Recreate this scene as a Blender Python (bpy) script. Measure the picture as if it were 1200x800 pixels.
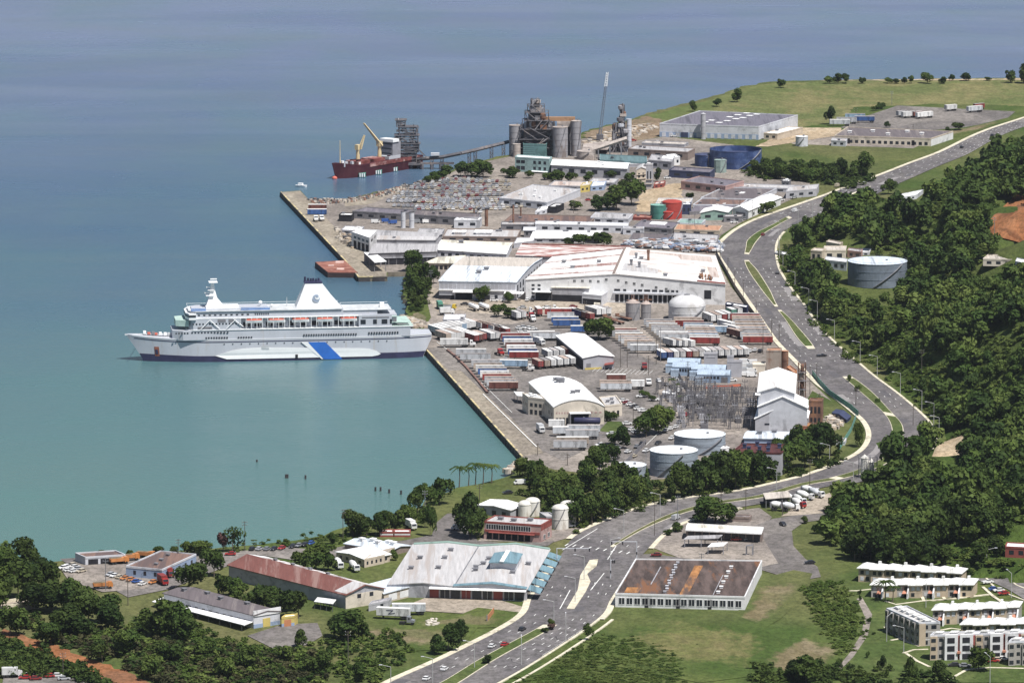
import bpy, math, random
import numpy as np
from mathutils import Vector, Matrix, noise as mnoise
from mathutils.geometry import tessellate_polygon
random.seed(7)
R = math.radians
scene = bpy.context.scene
for o in list(bpy.data.objects): bpy.data.objects.remove(o)

# ------------------------------------------------------------------ camera, sky, sun, exposure
F, H, PITCH = 6400.0, 432.0, math.atan(1040 / 6400.0)
SUN_EL, SUN_AZ = R(61), R(50)          # azimuth measured from +X (image right) towards the viewer (-Y)
SUN_STR, SKY_STR, EXPO = 4.6, 0.052, 0.46
HAZE = 1.6e-5
cam_d = bpy.data.cameras.new("camera"); cam = bpy.data.objects.new("camera", cam_d)
scene.collection.objects.link(cam); scene.camera = cam
cam_d.sensor_width = 36; cam_d.lens = F / 1200 * 36; cam_d.clip_start = 5; cam_d.clip_end = 60000
cam.location = (0, 0, H); cam.rotation_euler = (math.pi / 2 - PITCH, 0, 0)
to_sun = Vector((math.cos(SUN_EL) * math.cos(SUN_AZ), -math.cos(SUN_EL) * math.sin(SUN_AZ), math.sin(SUN_EL)))
world = bpy.data.worlds.new("World"); scene.world = world; world.use_nodes = True
wn = world.node_tree; sky = wn.nodes.new("ShaderNodeTexSky"); sky.sky_type = 'NISHITA'; sky.sun_disc = False
sky.sun_elevation = SUN_EL; sky.sun_rotation = math.atan2(to_sun.x, to_sun.y)
sky.air_density = 1.0; sky.dust_density = 1.2; sky.ozone_density = 1.5
wn.nodes["Background"].inputs[1].default_value = SKY_STR
wn.links.new(sky.outputs[0], wn.nodes["Background"].inputs[0])
sun_d = bpy.data.lights.new("sun", 'SUN'); sun_d.energy = SUN_STR; sun_d.angle = R(0.53); sun_d.color = (1, .965, .91)
sun = bpy.data.objects.new("sun", sun_d); scene.collection.objects.link(sun)
sun.rotation_euler = to_sun.to_track_quat('Z', 'Y').to_euler(); sun.location = (0, 2500, 800)
vs = scene.view_settings; vs.view_transform = 'Standard'; vs.look = 'None'; vs.exposure = EXPO; vs.gamma = 1; vs.use_curve_mapping = False

# ------------------------------------------------------------------ geometry of the view -> real places
G = 2.5
fwd = Vector((0, math.cos(PITCH), -math.sin(PITCH))); upv = Vector((0, math.sin(PITCH), math.cos(PITCH)))
def rayd(x, y): return fwd + Vector((1, 0, 0)) * ((x - 600) / F) - upv * ((y - 400) / F)
def W(x, y, z=G):
    d = rayd(x, y); t = (z - H) / d.z
    return Vector((d.x * t, d.y * t, z))
def sc(y): return (y + 640) / H            # pixels per metre at ground row y
HS = [(60,1560),(140,1295),(160,1238),(190,1168),(215,1132),(235,1095),(248,1040),(262,975),(275,938),(290,933),(330,932),(385,972),(420,1017),(458,1062),(495,1099),
      (520,1108),(545,1085),(560,1056),(580,1010),(620,965),(655,985),(672,1060),(684,1290),(700,1400),(900,1400)]
HSW = sorted([(W(1000, y).y, W(x, y).x) for y, x in HS])
def lerp_tab(tab, v):
    if v <= tab[0][0]: return tab[0][1]
    for (a, b), (c, d) in zip(tab, tab[1:]):
        if v <= c: return b + (d - b) * (v - a) / (c - a)
    return tab[-1][1]
HK = sorted([(W(1000, y).y, k) for y, k in [(60,.12),(180,.16),(262,.3),(285,.12),(335,.14),(370,.42),(495,.46),(530,.3),(560,.3),(620,.22),(660,.18),(900,.05)]])
def spur(X, Y): return math.sin((Y + 1.6 * X) * 2 * math.pi / 235 + .6)
def hill(X, Y):
    d = X - lerp_tab(HSW, Y) - 2
    if d <= 0: return 0.0
    k = lerp_tab(HK, Y); hm = 60 if Y > 2330 else 26
    h = hm * (1 - math.exp(-d * k / hm))
    h += min(1, d / 40) * 5 * mnoise.noise(Vector((X / 45, Y / 70, 3)))
    if Y > 2330: h += min(1, d / 45) * 9 * (1 + spur(X, Y)) * min(1, max(.12, (3120 - Y) / 180))
    else: h += min(1, d / 50) * 4 * math.sin(X * .045 + Y * .02)
    h = max(0, h)
    for cx, cy, ph, r0, r1 in PADS:
        q = math.hypot((X - cx), (Y - cy) * .8)
        if q < r1: w = min(1, (r1 - q) / (r1 - r0)); w = w * w * (3 - 2 * w); h = h * (1 - w) + min(h, ph) * w if ph < 0 else h * (1 - w) + ph * w
    return h
PADS = []
def pad(x, y, ph, r0, r1): p = W(x, y, G + ph); PADS.append((p.x, p.y, ph, r0, r1))
pad(1028, 333, 7, 28, 46); pad(1034, 350, 6.5, 24, 44); pad(1042, 366, 8, 12, 34); pad(985, 312, 4, 24, 45); pad(1062, 236, 1.5, 25, 55); pad(1172, 313, 26, 14, 30); pad(1110, 531, 9, 12, 26); pad(1195, 655, 5, 14, 26)
def T(x, y):
    d = rayd(x, y); t0 = 1500 / d.y; o = Vector((0, 0, H)); t = t0; st = 4
    while t < 6000:
        p = o + d * t
        if p.z <= G + (hill(p.x, p.y) if p.x > 50 else 0): break
        t += st
    p = o + d * (t - st / 2); p.z = G + hill(p.x, p.y); return p

# ------------------------------------------------------------------ objects
C = scene.collection
def props(o, label=None, cat=None, group=None, kind=None):
    if label: o['label'] = label
    if cat: o['category'] = cat
    if group: o['group'] = group
    if kind: o['kind'] = kind
    return o
def empty(name, loc, label, cat, group=None, rz=0):
    o = bpy.data.objects.new(name, None); C.objects.link(o); o.location = loc; o.rotation_euler = (0, 0, rz)
    o.empty_display_size = 1
    return props(o, label, cat, group)
class MB:
    def __init__(s, fn=None): s.v = []; s.f = []; s.m = []; s.fn = fn; s.cm = 0
    def add(s, vs, fs):
        n = len(s.v)
        for p in vs:
            p = s.fn(*p) if s.fn else p
            s.v.append((p[0], p[1], p[2]))
        for f in fs: s.f.append(tuple(n + i for i in f)); s.m.append(s.cm)
        return s
    def box(s, x0, x1, y0, y1, z0, z1):
        return s.add([(x0,y0,z0),(x1,y0,z0),(x1,y1,z0),(x0,y1,z0),(x0,y0,z1),(x1,y0,z1),(x1,y1,z1),(x0,y1,z1)],
                     [(0,3,2,1),(4,5,6,7),(0,1,5,4),(1,2,6,5),(2,3,7,6),(3,0,4,7)])
    def prism(s, pts, z0, z1, bottom=True):
        n = len(pts); vs = [(p[0], p[1], z0) for p in pts] + [(p[0], p[1], z1) for p in pts]
        fs = [(i, (i + 1) % n, n + (i + 1) % n, n + i) for i in range(n)]
        if n <= 4: fs.append(tuple(range(n, 2 * n)));
        else: fs += [tuple(n + i for i in t) for t in tessellate_polygon([[Vector((p[0], p[1], 0)) for p in pts]])]
        if bottom: fs.append(tuple(reversed(range(n))))
        return s.add(vs, fs)
    def prof(s, pts, x0, x1):      # profile in (y,z) extruded along x
        n = len(pts); vs = [(x0, p[0], p[1]) for p in pts] + [(x1, p[0], p[1]) for p in pts]
        return s.add(vs, [(i, (i + 1) % n, n + (i + 1) % n, n + i) for i in range(n)] + [tuple(reversed(range(n))), tuple(range(n, 2 * n))])
    def profx(s, pts, y0, y1):     # profile in (x,z) extruded along y
        n = len(pts); vs = [(p[0], y0, p[1]) for p in pts] + [(p[0], y1, p[1]) for p in pts]
        return s.add(vs, [(i, (i + 1) % n, n + (i + 1) % n, n + i) for i in range(n)] + [tuple(reversed(range(n))), tuple(range(n, 2 * n))])
    def rings(s, rs, n=16, cx=0, cy=0, cap=True, a0=0):   # rs: (radius, z)
        vs = []; fs = []
        for r, z in rs:
            for k in range(n):
                a = a0 + 2 * math.pi * k / n; vs.append((cx + r * math.cos(a), cy + r * math.sin(a), z))
        for j in range(len(rs) - 1):
            for k in range(n): fs.append((j*n+k, j*n+(k+1)%n, (j+1)*n+(k+1)%n, (j+1)*n+k))
        if cap: fs.append(tuple(reversed(range(n)))); fs.append(tuple((len(rs)-1)*n+k for k in range(n)))
        return s.add(vs, fs)
    def tube(s, a, b, r, r2=None, n=5):
        a = Vector(a); b = Vector(b); d = (b - a)
        if d.length < 1e-6: return s
        d.normalize(); u = d.orthogonal().normalized(); w = d.cross(u); r2 = r if r2 is None else r2
        vs = []
        for c, rr in ((a, r), (b, r2)):
            for k in range(n):
                t = 2 * math.pi * (k + .5) / n; p = c + u * math.cos(t) * rr + w * math.sin(t) * rr; vs.append(tuple(p))
        return s.add(vs, [(k, (k+1)%n, n+(k+1)%n, n+k) for k in range(n)] + [tuple(reversed(range(n))), tuple(range(n, 2*n))])
    def build(s, name, mat, parent=None, label=None, smooth=False, kind=None, loc=None):
        me = bpy.data.meshes.new(name); me.from_pydata(s.v, [], s.f)
        for m in (mat if isinstance(mat, (list, tuple)) else [mat]): me.materials.append(m)
        if isinstance(mat, (list, tuple)): me.polygons.foreach_set('material_index', s.m)
        if smooth: me.polygons.foreach_set('use_smooth', [True] * len(me.polygons))
        me.update()
        o = bpy.data.objects.new(name, me); C.objects.link(o)
        if parent is not None: o.parent = parent
        if loc is not None: o.location = loc
        if label: o['label'] = label
        if kind: o['kind'] = kind
        return o
_dupn = [0]
def dup(root, loc, rz=0, label=None, group=None, scale=None):
    r = root.copy(); C.objects.link(r); r.location = loc; r.rotation_euler = (0, 0, rz)
    if scale is not None: r.scale = scale
    if label: r['label'] = label
    if group: r['group'] = group
    elif 'group' in r: del r['group']
    for ch in KIDS(root):
        c = ch.copy(); C.objects.link(c); c.parent = r
        for g in KIDS(ch):
            d = g.copy(); C.objects.link(d); d.parent = c
    return r
_kids = {}
def KIDS(o):
    if o.name not in _kids: _kids[o.name] = list(o.children)
    return _kids[o.name]

# ------------------------------------------------------------------ materials
def srgb(h):
    if isinstance(h, str): c = [int(h[i:i+2], 16) / 255 for i in (0, 2, 4)]
    else: c = list(h)
    return [x / 12.92 if x <= .04045 else ((x + .055) / 1.055) ** 2.4 for x in c]
def mixn(nt, fac, a, b, btype='MIX'):
    n = nt.nodes.new('ShaderNodeMix'); n.data_type = 'RGBA'; n.blend_type = btype
    for i, v in ((0, fac), (6, a), (7, b)):
        if hasattr(v, 'links'): nt.links.new(v, n.inputs[i])
        elif i == 0: n.inputs[0].default_value = v
        else: n.inputs[i].default_value = (*v[:3], 1)
    return n.outputs[2]
def ramp(nt, src, lo, hi):
    n = nt.nodes.new('ShaderNodeMapRange'); n.interpolation_type = 'SMOOTHSTEP'
    nt.links.new(src, n.inputs[0]); n.inputs[1].default_value = lo; n.inputs[2].default_value = hi; return n.outputs[0]
def noisen(nt, vec, scale, detail=3, rough=.6, dist=0):
    n = nt.nodes.new('ShaderNodeTexNoise'); nt.links.new(vec, n.inputs['Vector']); n.inputs['Scale'].default_value = scale
    n.inputs['Detail'].default_value = detail; n.inputs['Roughness'].default_value = rough; n.inputs['Distortion'].default_value = dist
    return n.outputs[0]
def mapv(nt, vec, s=(1,1,1), rz=0):
    n = nt.nodes.new('ShaderNodeMapping'); nt.links.new(vec, n.inputs[0]); n.inputs['Scale'].default_value = s; n.inputs['Rotation'].default_value = (0,0,rz); return n.outputs[0]
MATS = {}
def M(name, col, rough=.75, var=.12, scale=.25, stain=None, amt=.35, sscale=.12, metal=0, bump=0, stretch=(1,1,1), objvar=0, spec=.3, wcoord=False, seam=None, seamcol=.75):
    if name in MATS: return MATS[name]
    m = bpy.data.materials.new(name); m.use_nodes = True; nt = m.node_tree; p = nt.nodes['Principled BSDF']
    col = srgb(col) if isinstance(col, str) else list(col)
    if wcoord: g = nt.nodes.new('ShaderNodeNewGeometry'); vec = g.outputs['Position']
    else:
        g = nt.nodes.new('ShaderNodeTexCoord'); vec = g.outputs['Object']
    v = mapv(nt, vec, stretch)
    n1 = ramp(nt, noisen(nt, v, scale, 4, .65), .3, .7)
    c = mixn(nt, n1, [x * (1 - var) for x in col], [min(1, x * (1 + var)) for x in col])
    if stain:
        st = srgb(stain) if isinstance(stain, str) else stain
        f = ramp(nt, noisen(nt, v, sscale, 6, .7, .4), .62 - amt * .3, .72 - amt * .2)
        c = mixn(nt, f, c, st)
    if seam:                       # sheet joints, every `seam` metres along object x
        w = nt.nodes.new('ShaderNodeTexWave'); w.wave_type = 'BANDS'; w.bands_direction = 'X'; w.wave_profile = 'SAW'
        w.inputs['Scale'].default_value = 1 / seam / 3.1416 * .5 * 3.1416 / 10 * 10 * .05 * 6.2832; nt.links.new(v, w.inputs[0])
        f = ramp(nt, w.outputs[1], .9, .96); c = mixn(nt, f, c, [x * seamcol for x in col])
    if objvar:
        oi = nt.nodes.new('ShaderNodeObjectInfo'); hs = nt.nodes.new('ShaderNodeHueSaturation')
        mr = nt.nodes.new('ShaderNodeMapRange'); nt.links.new(oi.outputs['Random'], mr.inputs[0]); mr.inputs[3].default_value = 1 - objvar; mr.inputs[4].default_value = 1 + objvar
        nt.links.new(mr.outputs[0], hs.inputs['Value']); nt.links.new(c, hs.inputs['Color']); c = hs.outputs[0]
    nt.links.new(c, p.inputs['Base Color']); p.inputs['Roughness'].default_value = rough; p.inputs['Metallic'].default_value = metal
    p.inputs['Specular IOR Level'].default_value = spec
    if bump:
        b = nt.nodes.new('ShaderNodeBump'); b.inputs['Strength'].default_value = bump; b.inputs['Distance'].default_value = .3
        nt.links.new(noisen(nt, v, scale * 4, 4), b.inputs['Height']); nt.links.new(b.outputs[0], p.inputs['Normal'])
    MATS[name] = m; return m
# ------------------------------------------------------------------ ground, sea, hill, roads
# sea
def water_mat():
    m = bpy.data.materials.new('sea_water'); m.use_nodes = True; nt = m.node_tree; p = nt.nodes['Principled BSDF']
    g = nt.nodes.new('ShaderNodeNewGeometry'); pos = g.outputs['Position']
    sx = nt.nodes.new('ShaderNodeSeparateXYZ'); nt.links.new(pos, sx.inputs[0])
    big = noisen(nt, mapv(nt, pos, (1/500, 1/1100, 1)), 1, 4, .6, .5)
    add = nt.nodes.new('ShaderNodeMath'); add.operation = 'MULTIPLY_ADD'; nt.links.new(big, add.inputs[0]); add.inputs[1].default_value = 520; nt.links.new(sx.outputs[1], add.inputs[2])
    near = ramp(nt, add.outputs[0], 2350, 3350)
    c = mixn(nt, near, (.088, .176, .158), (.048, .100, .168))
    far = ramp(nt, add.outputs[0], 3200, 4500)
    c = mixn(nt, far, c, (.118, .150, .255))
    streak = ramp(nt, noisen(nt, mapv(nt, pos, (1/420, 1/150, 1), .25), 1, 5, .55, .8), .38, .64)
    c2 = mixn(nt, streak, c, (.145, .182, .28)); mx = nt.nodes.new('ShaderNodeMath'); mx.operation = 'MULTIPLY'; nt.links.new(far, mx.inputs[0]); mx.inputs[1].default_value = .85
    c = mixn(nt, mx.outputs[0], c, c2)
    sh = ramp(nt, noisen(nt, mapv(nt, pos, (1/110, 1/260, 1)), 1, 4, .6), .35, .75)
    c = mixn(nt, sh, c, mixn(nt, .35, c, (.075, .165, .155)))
    nt.links.new(c, p.inputs['Base Color']); p.inputs['IOR'].default_value = 1.33; p.inputs['Roughness'].default_value = .16
    r = nt.nodes.new('ShaderNodeMapRange'); nt.links.new(noisen(nt, mapv(nt, pos, (1/200, 1/90, 1), .25), 1, 4, .6, .5), r.inputs[0]); r.inputs[1].default_value = .3; r.inputs[2].default_value = .7; r.inputs[3].default_value = .12; r.inputs[4].default_value = .32
    nt.links.new(r.outputs[0], p.inputs['Roughness'])
    b = nt.nodes.new('ShaderNodeBump'); b.inputs['Strength'].default_value = .55; b.inputs['Distance'].default_value = .5
    nt.links.new(noisen(nt, mapv(nt, pos, (.16, .5, 1), .2), 1, 5, .62, .3), b.inputs['Height']); nt.links.new(b.outputs[0], p.inputs['Normal'])
    return m
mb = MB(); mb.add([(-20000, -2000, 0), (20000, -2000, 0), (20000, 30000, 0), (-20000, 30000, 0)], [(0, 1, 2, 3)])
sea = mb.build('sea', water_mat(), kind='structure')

def ground_col(nt, pos, a, b, c, s1, s2, s3):
    v = mapv(nt, pos, (1, .62, 1))
    c1 = mixn(nt, ramp(nt, noisen(nt, v, 1 / s1, 5, .65, .6), .4, .62), a, b)
    c1 = mixn(nt, ramp(nt, noisen(nt, v, 1 / s3, 4, .6, .8), .46, .64), c1, c)
    f = ramp(nt, noisen(nt, v, 1 / s2, 5, .75), .3, .72)
    c1 = mixn(nt, f, mixn(nt, .38, c1, [x * .35 for x in a]), c1)
    f2 = ramp(nt, noisen(nt, v, .55, 5, .75), .36, .62)
    return mixn(nt, f2, mixn(nt, .42, c1, (.01, .015, .005)), c1)
def ground_mat(name, a, b, c, s1=60, s2=9, s3=300, bump=.4, under=None):
    """under = colours of the ground this one fades into, by the 'edge' attribute (1 at the outline)"""
    m = bpy.data.materials.new(name); m.use_nodes = True; nt = m.node_tree; p = nt.nodes['Principled BSDF']
    g = nt.nodes.new('ShaderNodeNewGeometry'); pos = g.outputs['Position']
    c1 = ground_col(nt, pos, a, b, c, s1, s2, s3)
    if under:
        at = nt.nodes.new('ShaderNodeAttribute'); at.attribute_name = 'edge'; ad = nt.nodes.new('ShaderNodeMath'); ad.operation = 'MULTIPLY_ADD'
        nt.links.new(noisen(nt, mapv(nt, pos, (1, .5, 1)), 1/9, 5, .7), ad.inputs[0]); ad.inputs[1].default_value = 1.3; nt.links.new(at.outputs['Fac'], ad.inputs[2])
        c1 = mixn(nt, ramp(nt, ad.outputs[0], 1.0, 1.35), c1, ground_col(nt, pos, *under))
    nt.links.new(c1, p.inputs['Base Color']); p.inputs['Roughness'].default_value = .95; p.inputs['Specular IOR Level'].default_value = .1
    if bump:
        bm = nt.nodes.new('ShaderNodeBump'); bm.inputs['Strength'].default_value = bump; bm.inputs['Distance'].default_value = 1.2
        nt.links.new(noisen(nt, pos, .5, 5, .7), bm.inputs['Height']); nt.links.new(bm.outputs[0], p.inputs['Normal'])
    return m
GC = ((.070, .112, .027), (.125, .152, .046), (.175, .165, .075), 60, 9, 300)
GRASS = ground_mat('grass_ground', *GC[:3])
GRASSF = ground_mat('dry_grass_field', (.15, .175, .065), (.25, .225, .105), (.12, .165, .052), s1=40)
LAWN = ground_mat('lawn', (.085, .125, .036), (.12, .15, .050), (.16, .155, .072), s1=18)
SHRUB = ground_mat('hillside_ground', (.062, .105, .022), (.095, .14, .032), (.13, .155, .048), s1=14, bump=1)
YARD = ground_mat('yard_ground', (.25, .218, .20), (.32, .28, .255), (.39, .34, .30), s1=30, s2=14, s3=110, bump=.1)
ASPH = ground_mat('asphalt', (.185, .168, .165), (.23, .208, .20), (.29, .262, .245), s1=30, s2=8, s3=70, bump=.05)
ASPHD = ground_mat('highway_asphalt', (.155, .143, .152), (.20, .186, .19), (.25, .23, .225), s1=18, s2=6, s3=90, bump=.05)
CONC = ground_mat('quay_concrete', (.36, .31, .25), (.42, .37, .30), (.30, .26, .22), s1=12, s2=4, s3=60, bump=.1)
APRON = ground_mat('apron_concrete', (.46, .39, .32), (.52, .45, .37), (.40, .34, .28), s1=20, s2=6, s3=60, bump=.1)
SAND = ground_mat('sand_ground', (.52, .40, .27), (.58, .47, .34), (.46, .36, .25), s1=16, s2=5, s3=60)
DIRT = ground_mat('dirt_ground', (.26, .19, .13), (.32, .24, .17), (.18, .17, .10), s1=16, s2=5, s3=60)
DIRTS = ground_mat('bare_soil', (.22, .18, .10), (.27, .22, .14), (.17, .17, .08), 16, 5, 60, under=GC)
GRASSS = ground_mat('dry_meadow', (.16, .17, .06), (.22, .19, .09), (.13, .14, .05), 30, 6, 60, under=GC)
DGRASSS = ground_mat('rank_grass', (.05, .085, .02), (.075, .11, .03), (.09, .12, .04), 12, 6, 60, under=GC)
REDDIRT = ground_mat('red_soil', (.32, .125, .055), (.40, .18, .085), (.26, .13, .075), s1=20, s2=5, s3=60)
KERB = M('kerb_concrete', (.60, .55, .43), var=.2, scale=.5, stain=(.30,.27,.2), amt=.25, wcoord=True)
PAINT = M('road_paint', (.72, .72, .70), var=.15, scale=1, wcoord=True)
YPAINT = M('yellow_paint', (.58, .48, .27), var=.3, scale=.6, wcoord=True, stain=(.2,.17,.13), amt=.5)
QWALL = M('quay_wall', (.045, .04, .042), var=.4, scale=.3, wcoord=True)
ROCK = M('rock', (.34, .30, .26), var=.35, scale=.5, objvar=.2)

shore_l = [(-500,700),(-60,672),(0,661),(60,658),(110,655),(160,651),(215,645),(260,641),(300,638),(345,633),(380,627),(405,617),(440,608),(470,602),(495,592),(512,580),(535,571),(560,567),(585,561),(604,555),(598,550),(606,545),(600,541),(612,535)]
quay1 = [(612,535),(499,409)]
shore_m = [(499,409),(497,398),(492,389),(481,381),(474,374),(476,362),(473,345),(475,330),(476,320)]
pier = [(476,318.5),(454,319),(454,324),(420,324.5),(405,306),(329,225),(352,223.2),(364,236)]
shore_u = [(364,236),(392,235),(416,231),(450,223),(482,216),(505,209),(522,201),(545,192),(575,186),(600,181),(640,168),(682,155),(720,145.5),(740,140),(755,134.5),(780,128),(805,121),(830,114.5),(860,105),(889,97.5),(912,95.5),(960,94.2),(1050,93),(1200,91.5),(1600,86)]
far_r = [(2600,86)]
def jit(pts, amt, sub=3, seed=1):
    rnd = random.Random(seed); w = [W(*p) for p in pts]; out = []
    for a, b in zip(w, w[1:]):
        L = (b - a).length; n = max(1, int(L / (4 * sub)))
        for i in range(n):
            p = a.lerp(b, i / n)
            if i: p += Vector((rnd.uniform(-amt, amt) * .6, rnd.uniform(-amt, amt), 0))
            out.append(p)
    out.append(w[-1]); return out
wpoly = jit(shore_l, 4.0, 2)[:-1] + [W(*quay1[0])] + jit(shore_m, 3, 1, 3)[:-1] + [W(*p) for p in pier][:-1] + jit(shore_u, 4, 2, 5) + [W(2600, 86), Vector((1500, 700, G)), Vector((-1500, 700, G)), Vector((-1500, W(0, 700).y, G))]
def sheet(name, pts, z, mat, kind='structure', label=None, skirt=None):
    n = len(pts); vs = [(p[0], p[1], z) for p in pts]
    fs = [t for t in tessellate_polygon([[Vector((p[0], p[1], 0)) for p in pts]])]
    f2 = []
    for t in fs:
        a, b, c = (Vector(vs[i]) for i in t)
        f2.append(tuple(t) if (b - a).cross(c - a).z > 0 else tuple(reversed(t)))
    mb = MB(); mb.add(vs, f2)
    if skirt is not None:
        z1, ma, flare = skirt; mb2 = vs; k = len(mb.v)
        mb.cm = 1; mb.add([(p[0], p[1], z) for p in pts] + [(p[0], p[1], z1) for p in pts], [(i, (i+1) % n, n + (i+1) % n, n + i) for i in range(n)])
        mat = [mat, ma]
    o = mb.build(name, mat, kind=kind)
    if label: o['label'] = label
    return o
BANK = M('shore_bank', (.17, .145, .11), var=.35, scale=.2, wcoord=True)
sheet('ground', wpoly, G, GRASS, skirt=(-2, BANK, 0))
_z = [G + .02]
def patch(name, px, mat, j=0, seed=None, dz=.006):
    _z[0] += dz
    pts = jit(px + [px[0]], j, 1, seed or len(name))[:-1] if j else [W(*p) for p in px]
    return sheet(name, pts, _z[0], mat)
def soft(name, px, mat, n=10):
    _z[0] += .006; P = [W(*p) for p in px]; Q = []
    for a, b in zip(P, P[1:] + P[:1]):
        for k in range(4): Q.append(a.lerp(b, k / 4))
    c = sum(Q, Vector()) / len(Q); vs = []; ed = []; m_ = len(Q)
    for k in range(n + 1):
        for q in Q: p = c.lerp(q, max(.01, k / n)); vs.append((p.x, p.y, _z[0])); ed.append(k / n)
    mb = MB(); mb.add(vs, [(k*m_+i, (k+1)*m_+i, (k+1)*m_+(i+1) % m_, k*m_+(i+1) % m_) for k in range(n) for i in range(m_)])
    o = mb.build(name, mat, kind='structure'); at = o.data.attributes.new('edge', 'FLOAT', 'POINT'); at.data.foreach_set('value', ed); return o
# big land-use patches
patch('grass_field', [(748,140),(770,133),(805,123.5),(835,116),(862,107),(890,99.5),(915,97.5),(960,96),(1050,95),(1200,93.6),(1500,90),(1500,118),(1230,128),(1192,124),(1100,122),(1050,124),(1000,126),(985,142),(935,150),(905,140),(830,136),(780,150),(765,152)], GRASSF, 3)
patch('beach', [(960,94.4),(1050,93.3),(1200,91.9),(1500,87),(1500,89),(1200,93.4),(1120,94.2),(1040,94.6)], SAND, 2)
patch('gravel_shore', [(684,156),(720,147),(742,141),(758,136),(770,139),(785,148),(775,160),(740,168),(690,172)], DIRT, 3)
patch('yard', [(364,237),(392,236),(416,232),(450,225),(484,217),(508,210),(540,202),(560,200),(600,192),(640,178),(684,162),(740,166),(780,160),(860,170),(872,180),(868,200),(905,206),(950,213),(945,226),(900,246),(866,262),(845,276),(836,290),(840,305),(856,335),(880,366),(905,398),(930,425),(955,452),(975,470),(990,480),(975,500),(935,505),(925,520),(915,545),(845,545),(800,560),(760,562),(700,556),(650,550),(618,541),(612,535),(499,409),(503,396),(496,386),(505,372),(500,350),(503,335),(498,322),(476,318.5),(454,319),(420,322),(405,306),(370,266)], YARD)
patch('yard', [(905,160),(940,154),(985,155),(1040,158),(1088,166),(1070,174),(985,171),(930,169)], YARD)
patch('quay_deck', [(329.5,225.3),(351.5,223.6),(366,238),(388,262),(410,283),(432,297),(453,319),(453,323.7),(420.5,324),(405.5,306)], CONC)
patch('quay_deck', [(499.6,409.3),(506,408),(520,424),(542,436),(572,465),(600,492),(630,521),(637,531),(612.5,534.6)], CONC)
patch('quay_road', [(500,408.5),(520,406),(545,424),(575,452),(605,480),(640,520),(637,530),(600,490),(570,462),(540,434),(526,434)], ASPH)
patch('yard', [(546,194),(600,183),(640,174),(665,190),(640,215),(520,207)], YARD)
patch('apron', [(503,336),(514,340),(517,352),(560,351),(612,350),(660,351),(720,355),(740,357),(742,366),(700,368),(640,366),(590,369),(555,366),(525,362),(512,366),(502,352)], APRON, 1.5)
patch('grassy_verge', [(477,372),(490,366),(500,372),(503,383),(486,386)], DIRT, 2)
patch('truck_yard', [(520,378),(600,380),(640,372),(700,388),(745,420),(770,445),(760,470),(730,500),(700,520),(660,540),(636,528),(600,488),(575,462),(548,436),(520,412)], ASPH, 0)
patch('yard_road', [(500,384),(700,388),(712,392),(760,422),(800,432),(905,425),(910,430),(800,440),(770,440),(785,455),(830,490),(838,505),(800,520),(745,562),(715,560),(770,520),(790,500),(760,470),(745,440)], ASPH)
patch('sand_lot', [(744,240),(755,224),(790,215),(800,215),(800,235),(790,238),(780,248),(745,248)], SAND, 2)
patch('car_park', [(690,540),(720,495),(760,470),(800,478),(790,500),(745,545)], ASPH, 0)
patch('paved_lot', [(404,236),(430,230),(475,220),(490,218),(480,228),(430,240),(404,242)], CONC, 0)
patch('paved_lot', [(470,223),(500,212),(560,208),(640,212),(660,214),(650,224),(640,244),(560,254),(470,250),(430,242)], YARD, 0)
patch('paved_lot', [(985,150),(1010,138),(1052,124),(1190,131),(1178,141),(1150,148),(1080,154)], ASPH, 0)
soft('dirt_lot', [(1078,158),(1145,147),(1186,137),(1190,140),(1150,153),(1100,163),(1080,166)], DIRTS)
patch('factory_yard', [(885,172),(935,150),(985,150),(990,158),(900,172)], SAND, 1)
patch('lawn', [(650,520),(652,520),(653,521)], LAWN)
patch('lawn', [(702,505),(712,494),(728,494),(732,504),(724,508)], LAWN, 0)
patch('lawn', [(952,458),(975,470),(992,482),(1006,498),(1010,515),(1000,535),(960,550),(930,560),(880,568),(800,582),(750,592),(725,600),(660,628),(640,634),(560,632),(540,600),(560,570),(606,557),(612,540),(650,552),(700,560),(760,566),(800,562),(850,548),(915,550),(950,520),(958,500),(945,470)], GRASS, 0)
patch('service_lot', [(560,634),(572,622),(640,622),(680,618),(672,628),(650,635)], YARD)
patch('corner_lot', [(760,640),(775,624),(800,613),(850,600),(890,595),(905,606),(893,618),(905,640),(922,660),(905,665),(860,668),(800,655)], YARD)
soft('gravel_yard', [(768,458),(800,450),(888,452),(890,500),(840,508),(805,500)], ground_mat('dark_gravel', (.12,.11,.11), (.15,.14,.135), (.18,.165,.155), 12, 4, 40, under=((.25, .218, .20), (.32, .28, .255), (.39, .34, .30), 30, 14, 110)))
patch('concrete_lot', [(915,605),(940,590),(965,580),(990,572),(1010,575),(990,605),(960,604),(935,604)], APRON, 1)
patch('side_street', [(884,616),(905,608),(930,604),(985,600),(988,606),(942,612),(928,622),(930,640),(944,655),(958,664),(962,676),(935,681),(893,668),(760,655),(736,662),(742,650),(765,649),(830,658),(893,664),(912,660),(900,640)], ASPH)
soft('dirt_track', [(885,680),(930,668),(952,672),(940,700),(915,725),(880,745),(835,748),(868,712)], DIRTS)
soft('meadow', [(690,745),(760,715),(860,720),(930,745),(940,785),(820,800),(720,780)], GRASSS)
soft('meadow', [(880,770),(950,730),(1005,755),(970,795),(890,800)], DIRTS)
soft('meadow', [(1000,730),(1030,715),(1045,740),(1020,760)], DIRTS)
soft('meadow', [(380,735),(470,728),(560,735),(540,760),(440,765)], DIRTS)
soft('meadow', [(130,715),(180,712),(240,740),(200,760),(130,745)], DGRASSS)
soft('meadow', [(600,745),(680,735),(640,790),(560,800)], DGRASSS)
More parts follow.
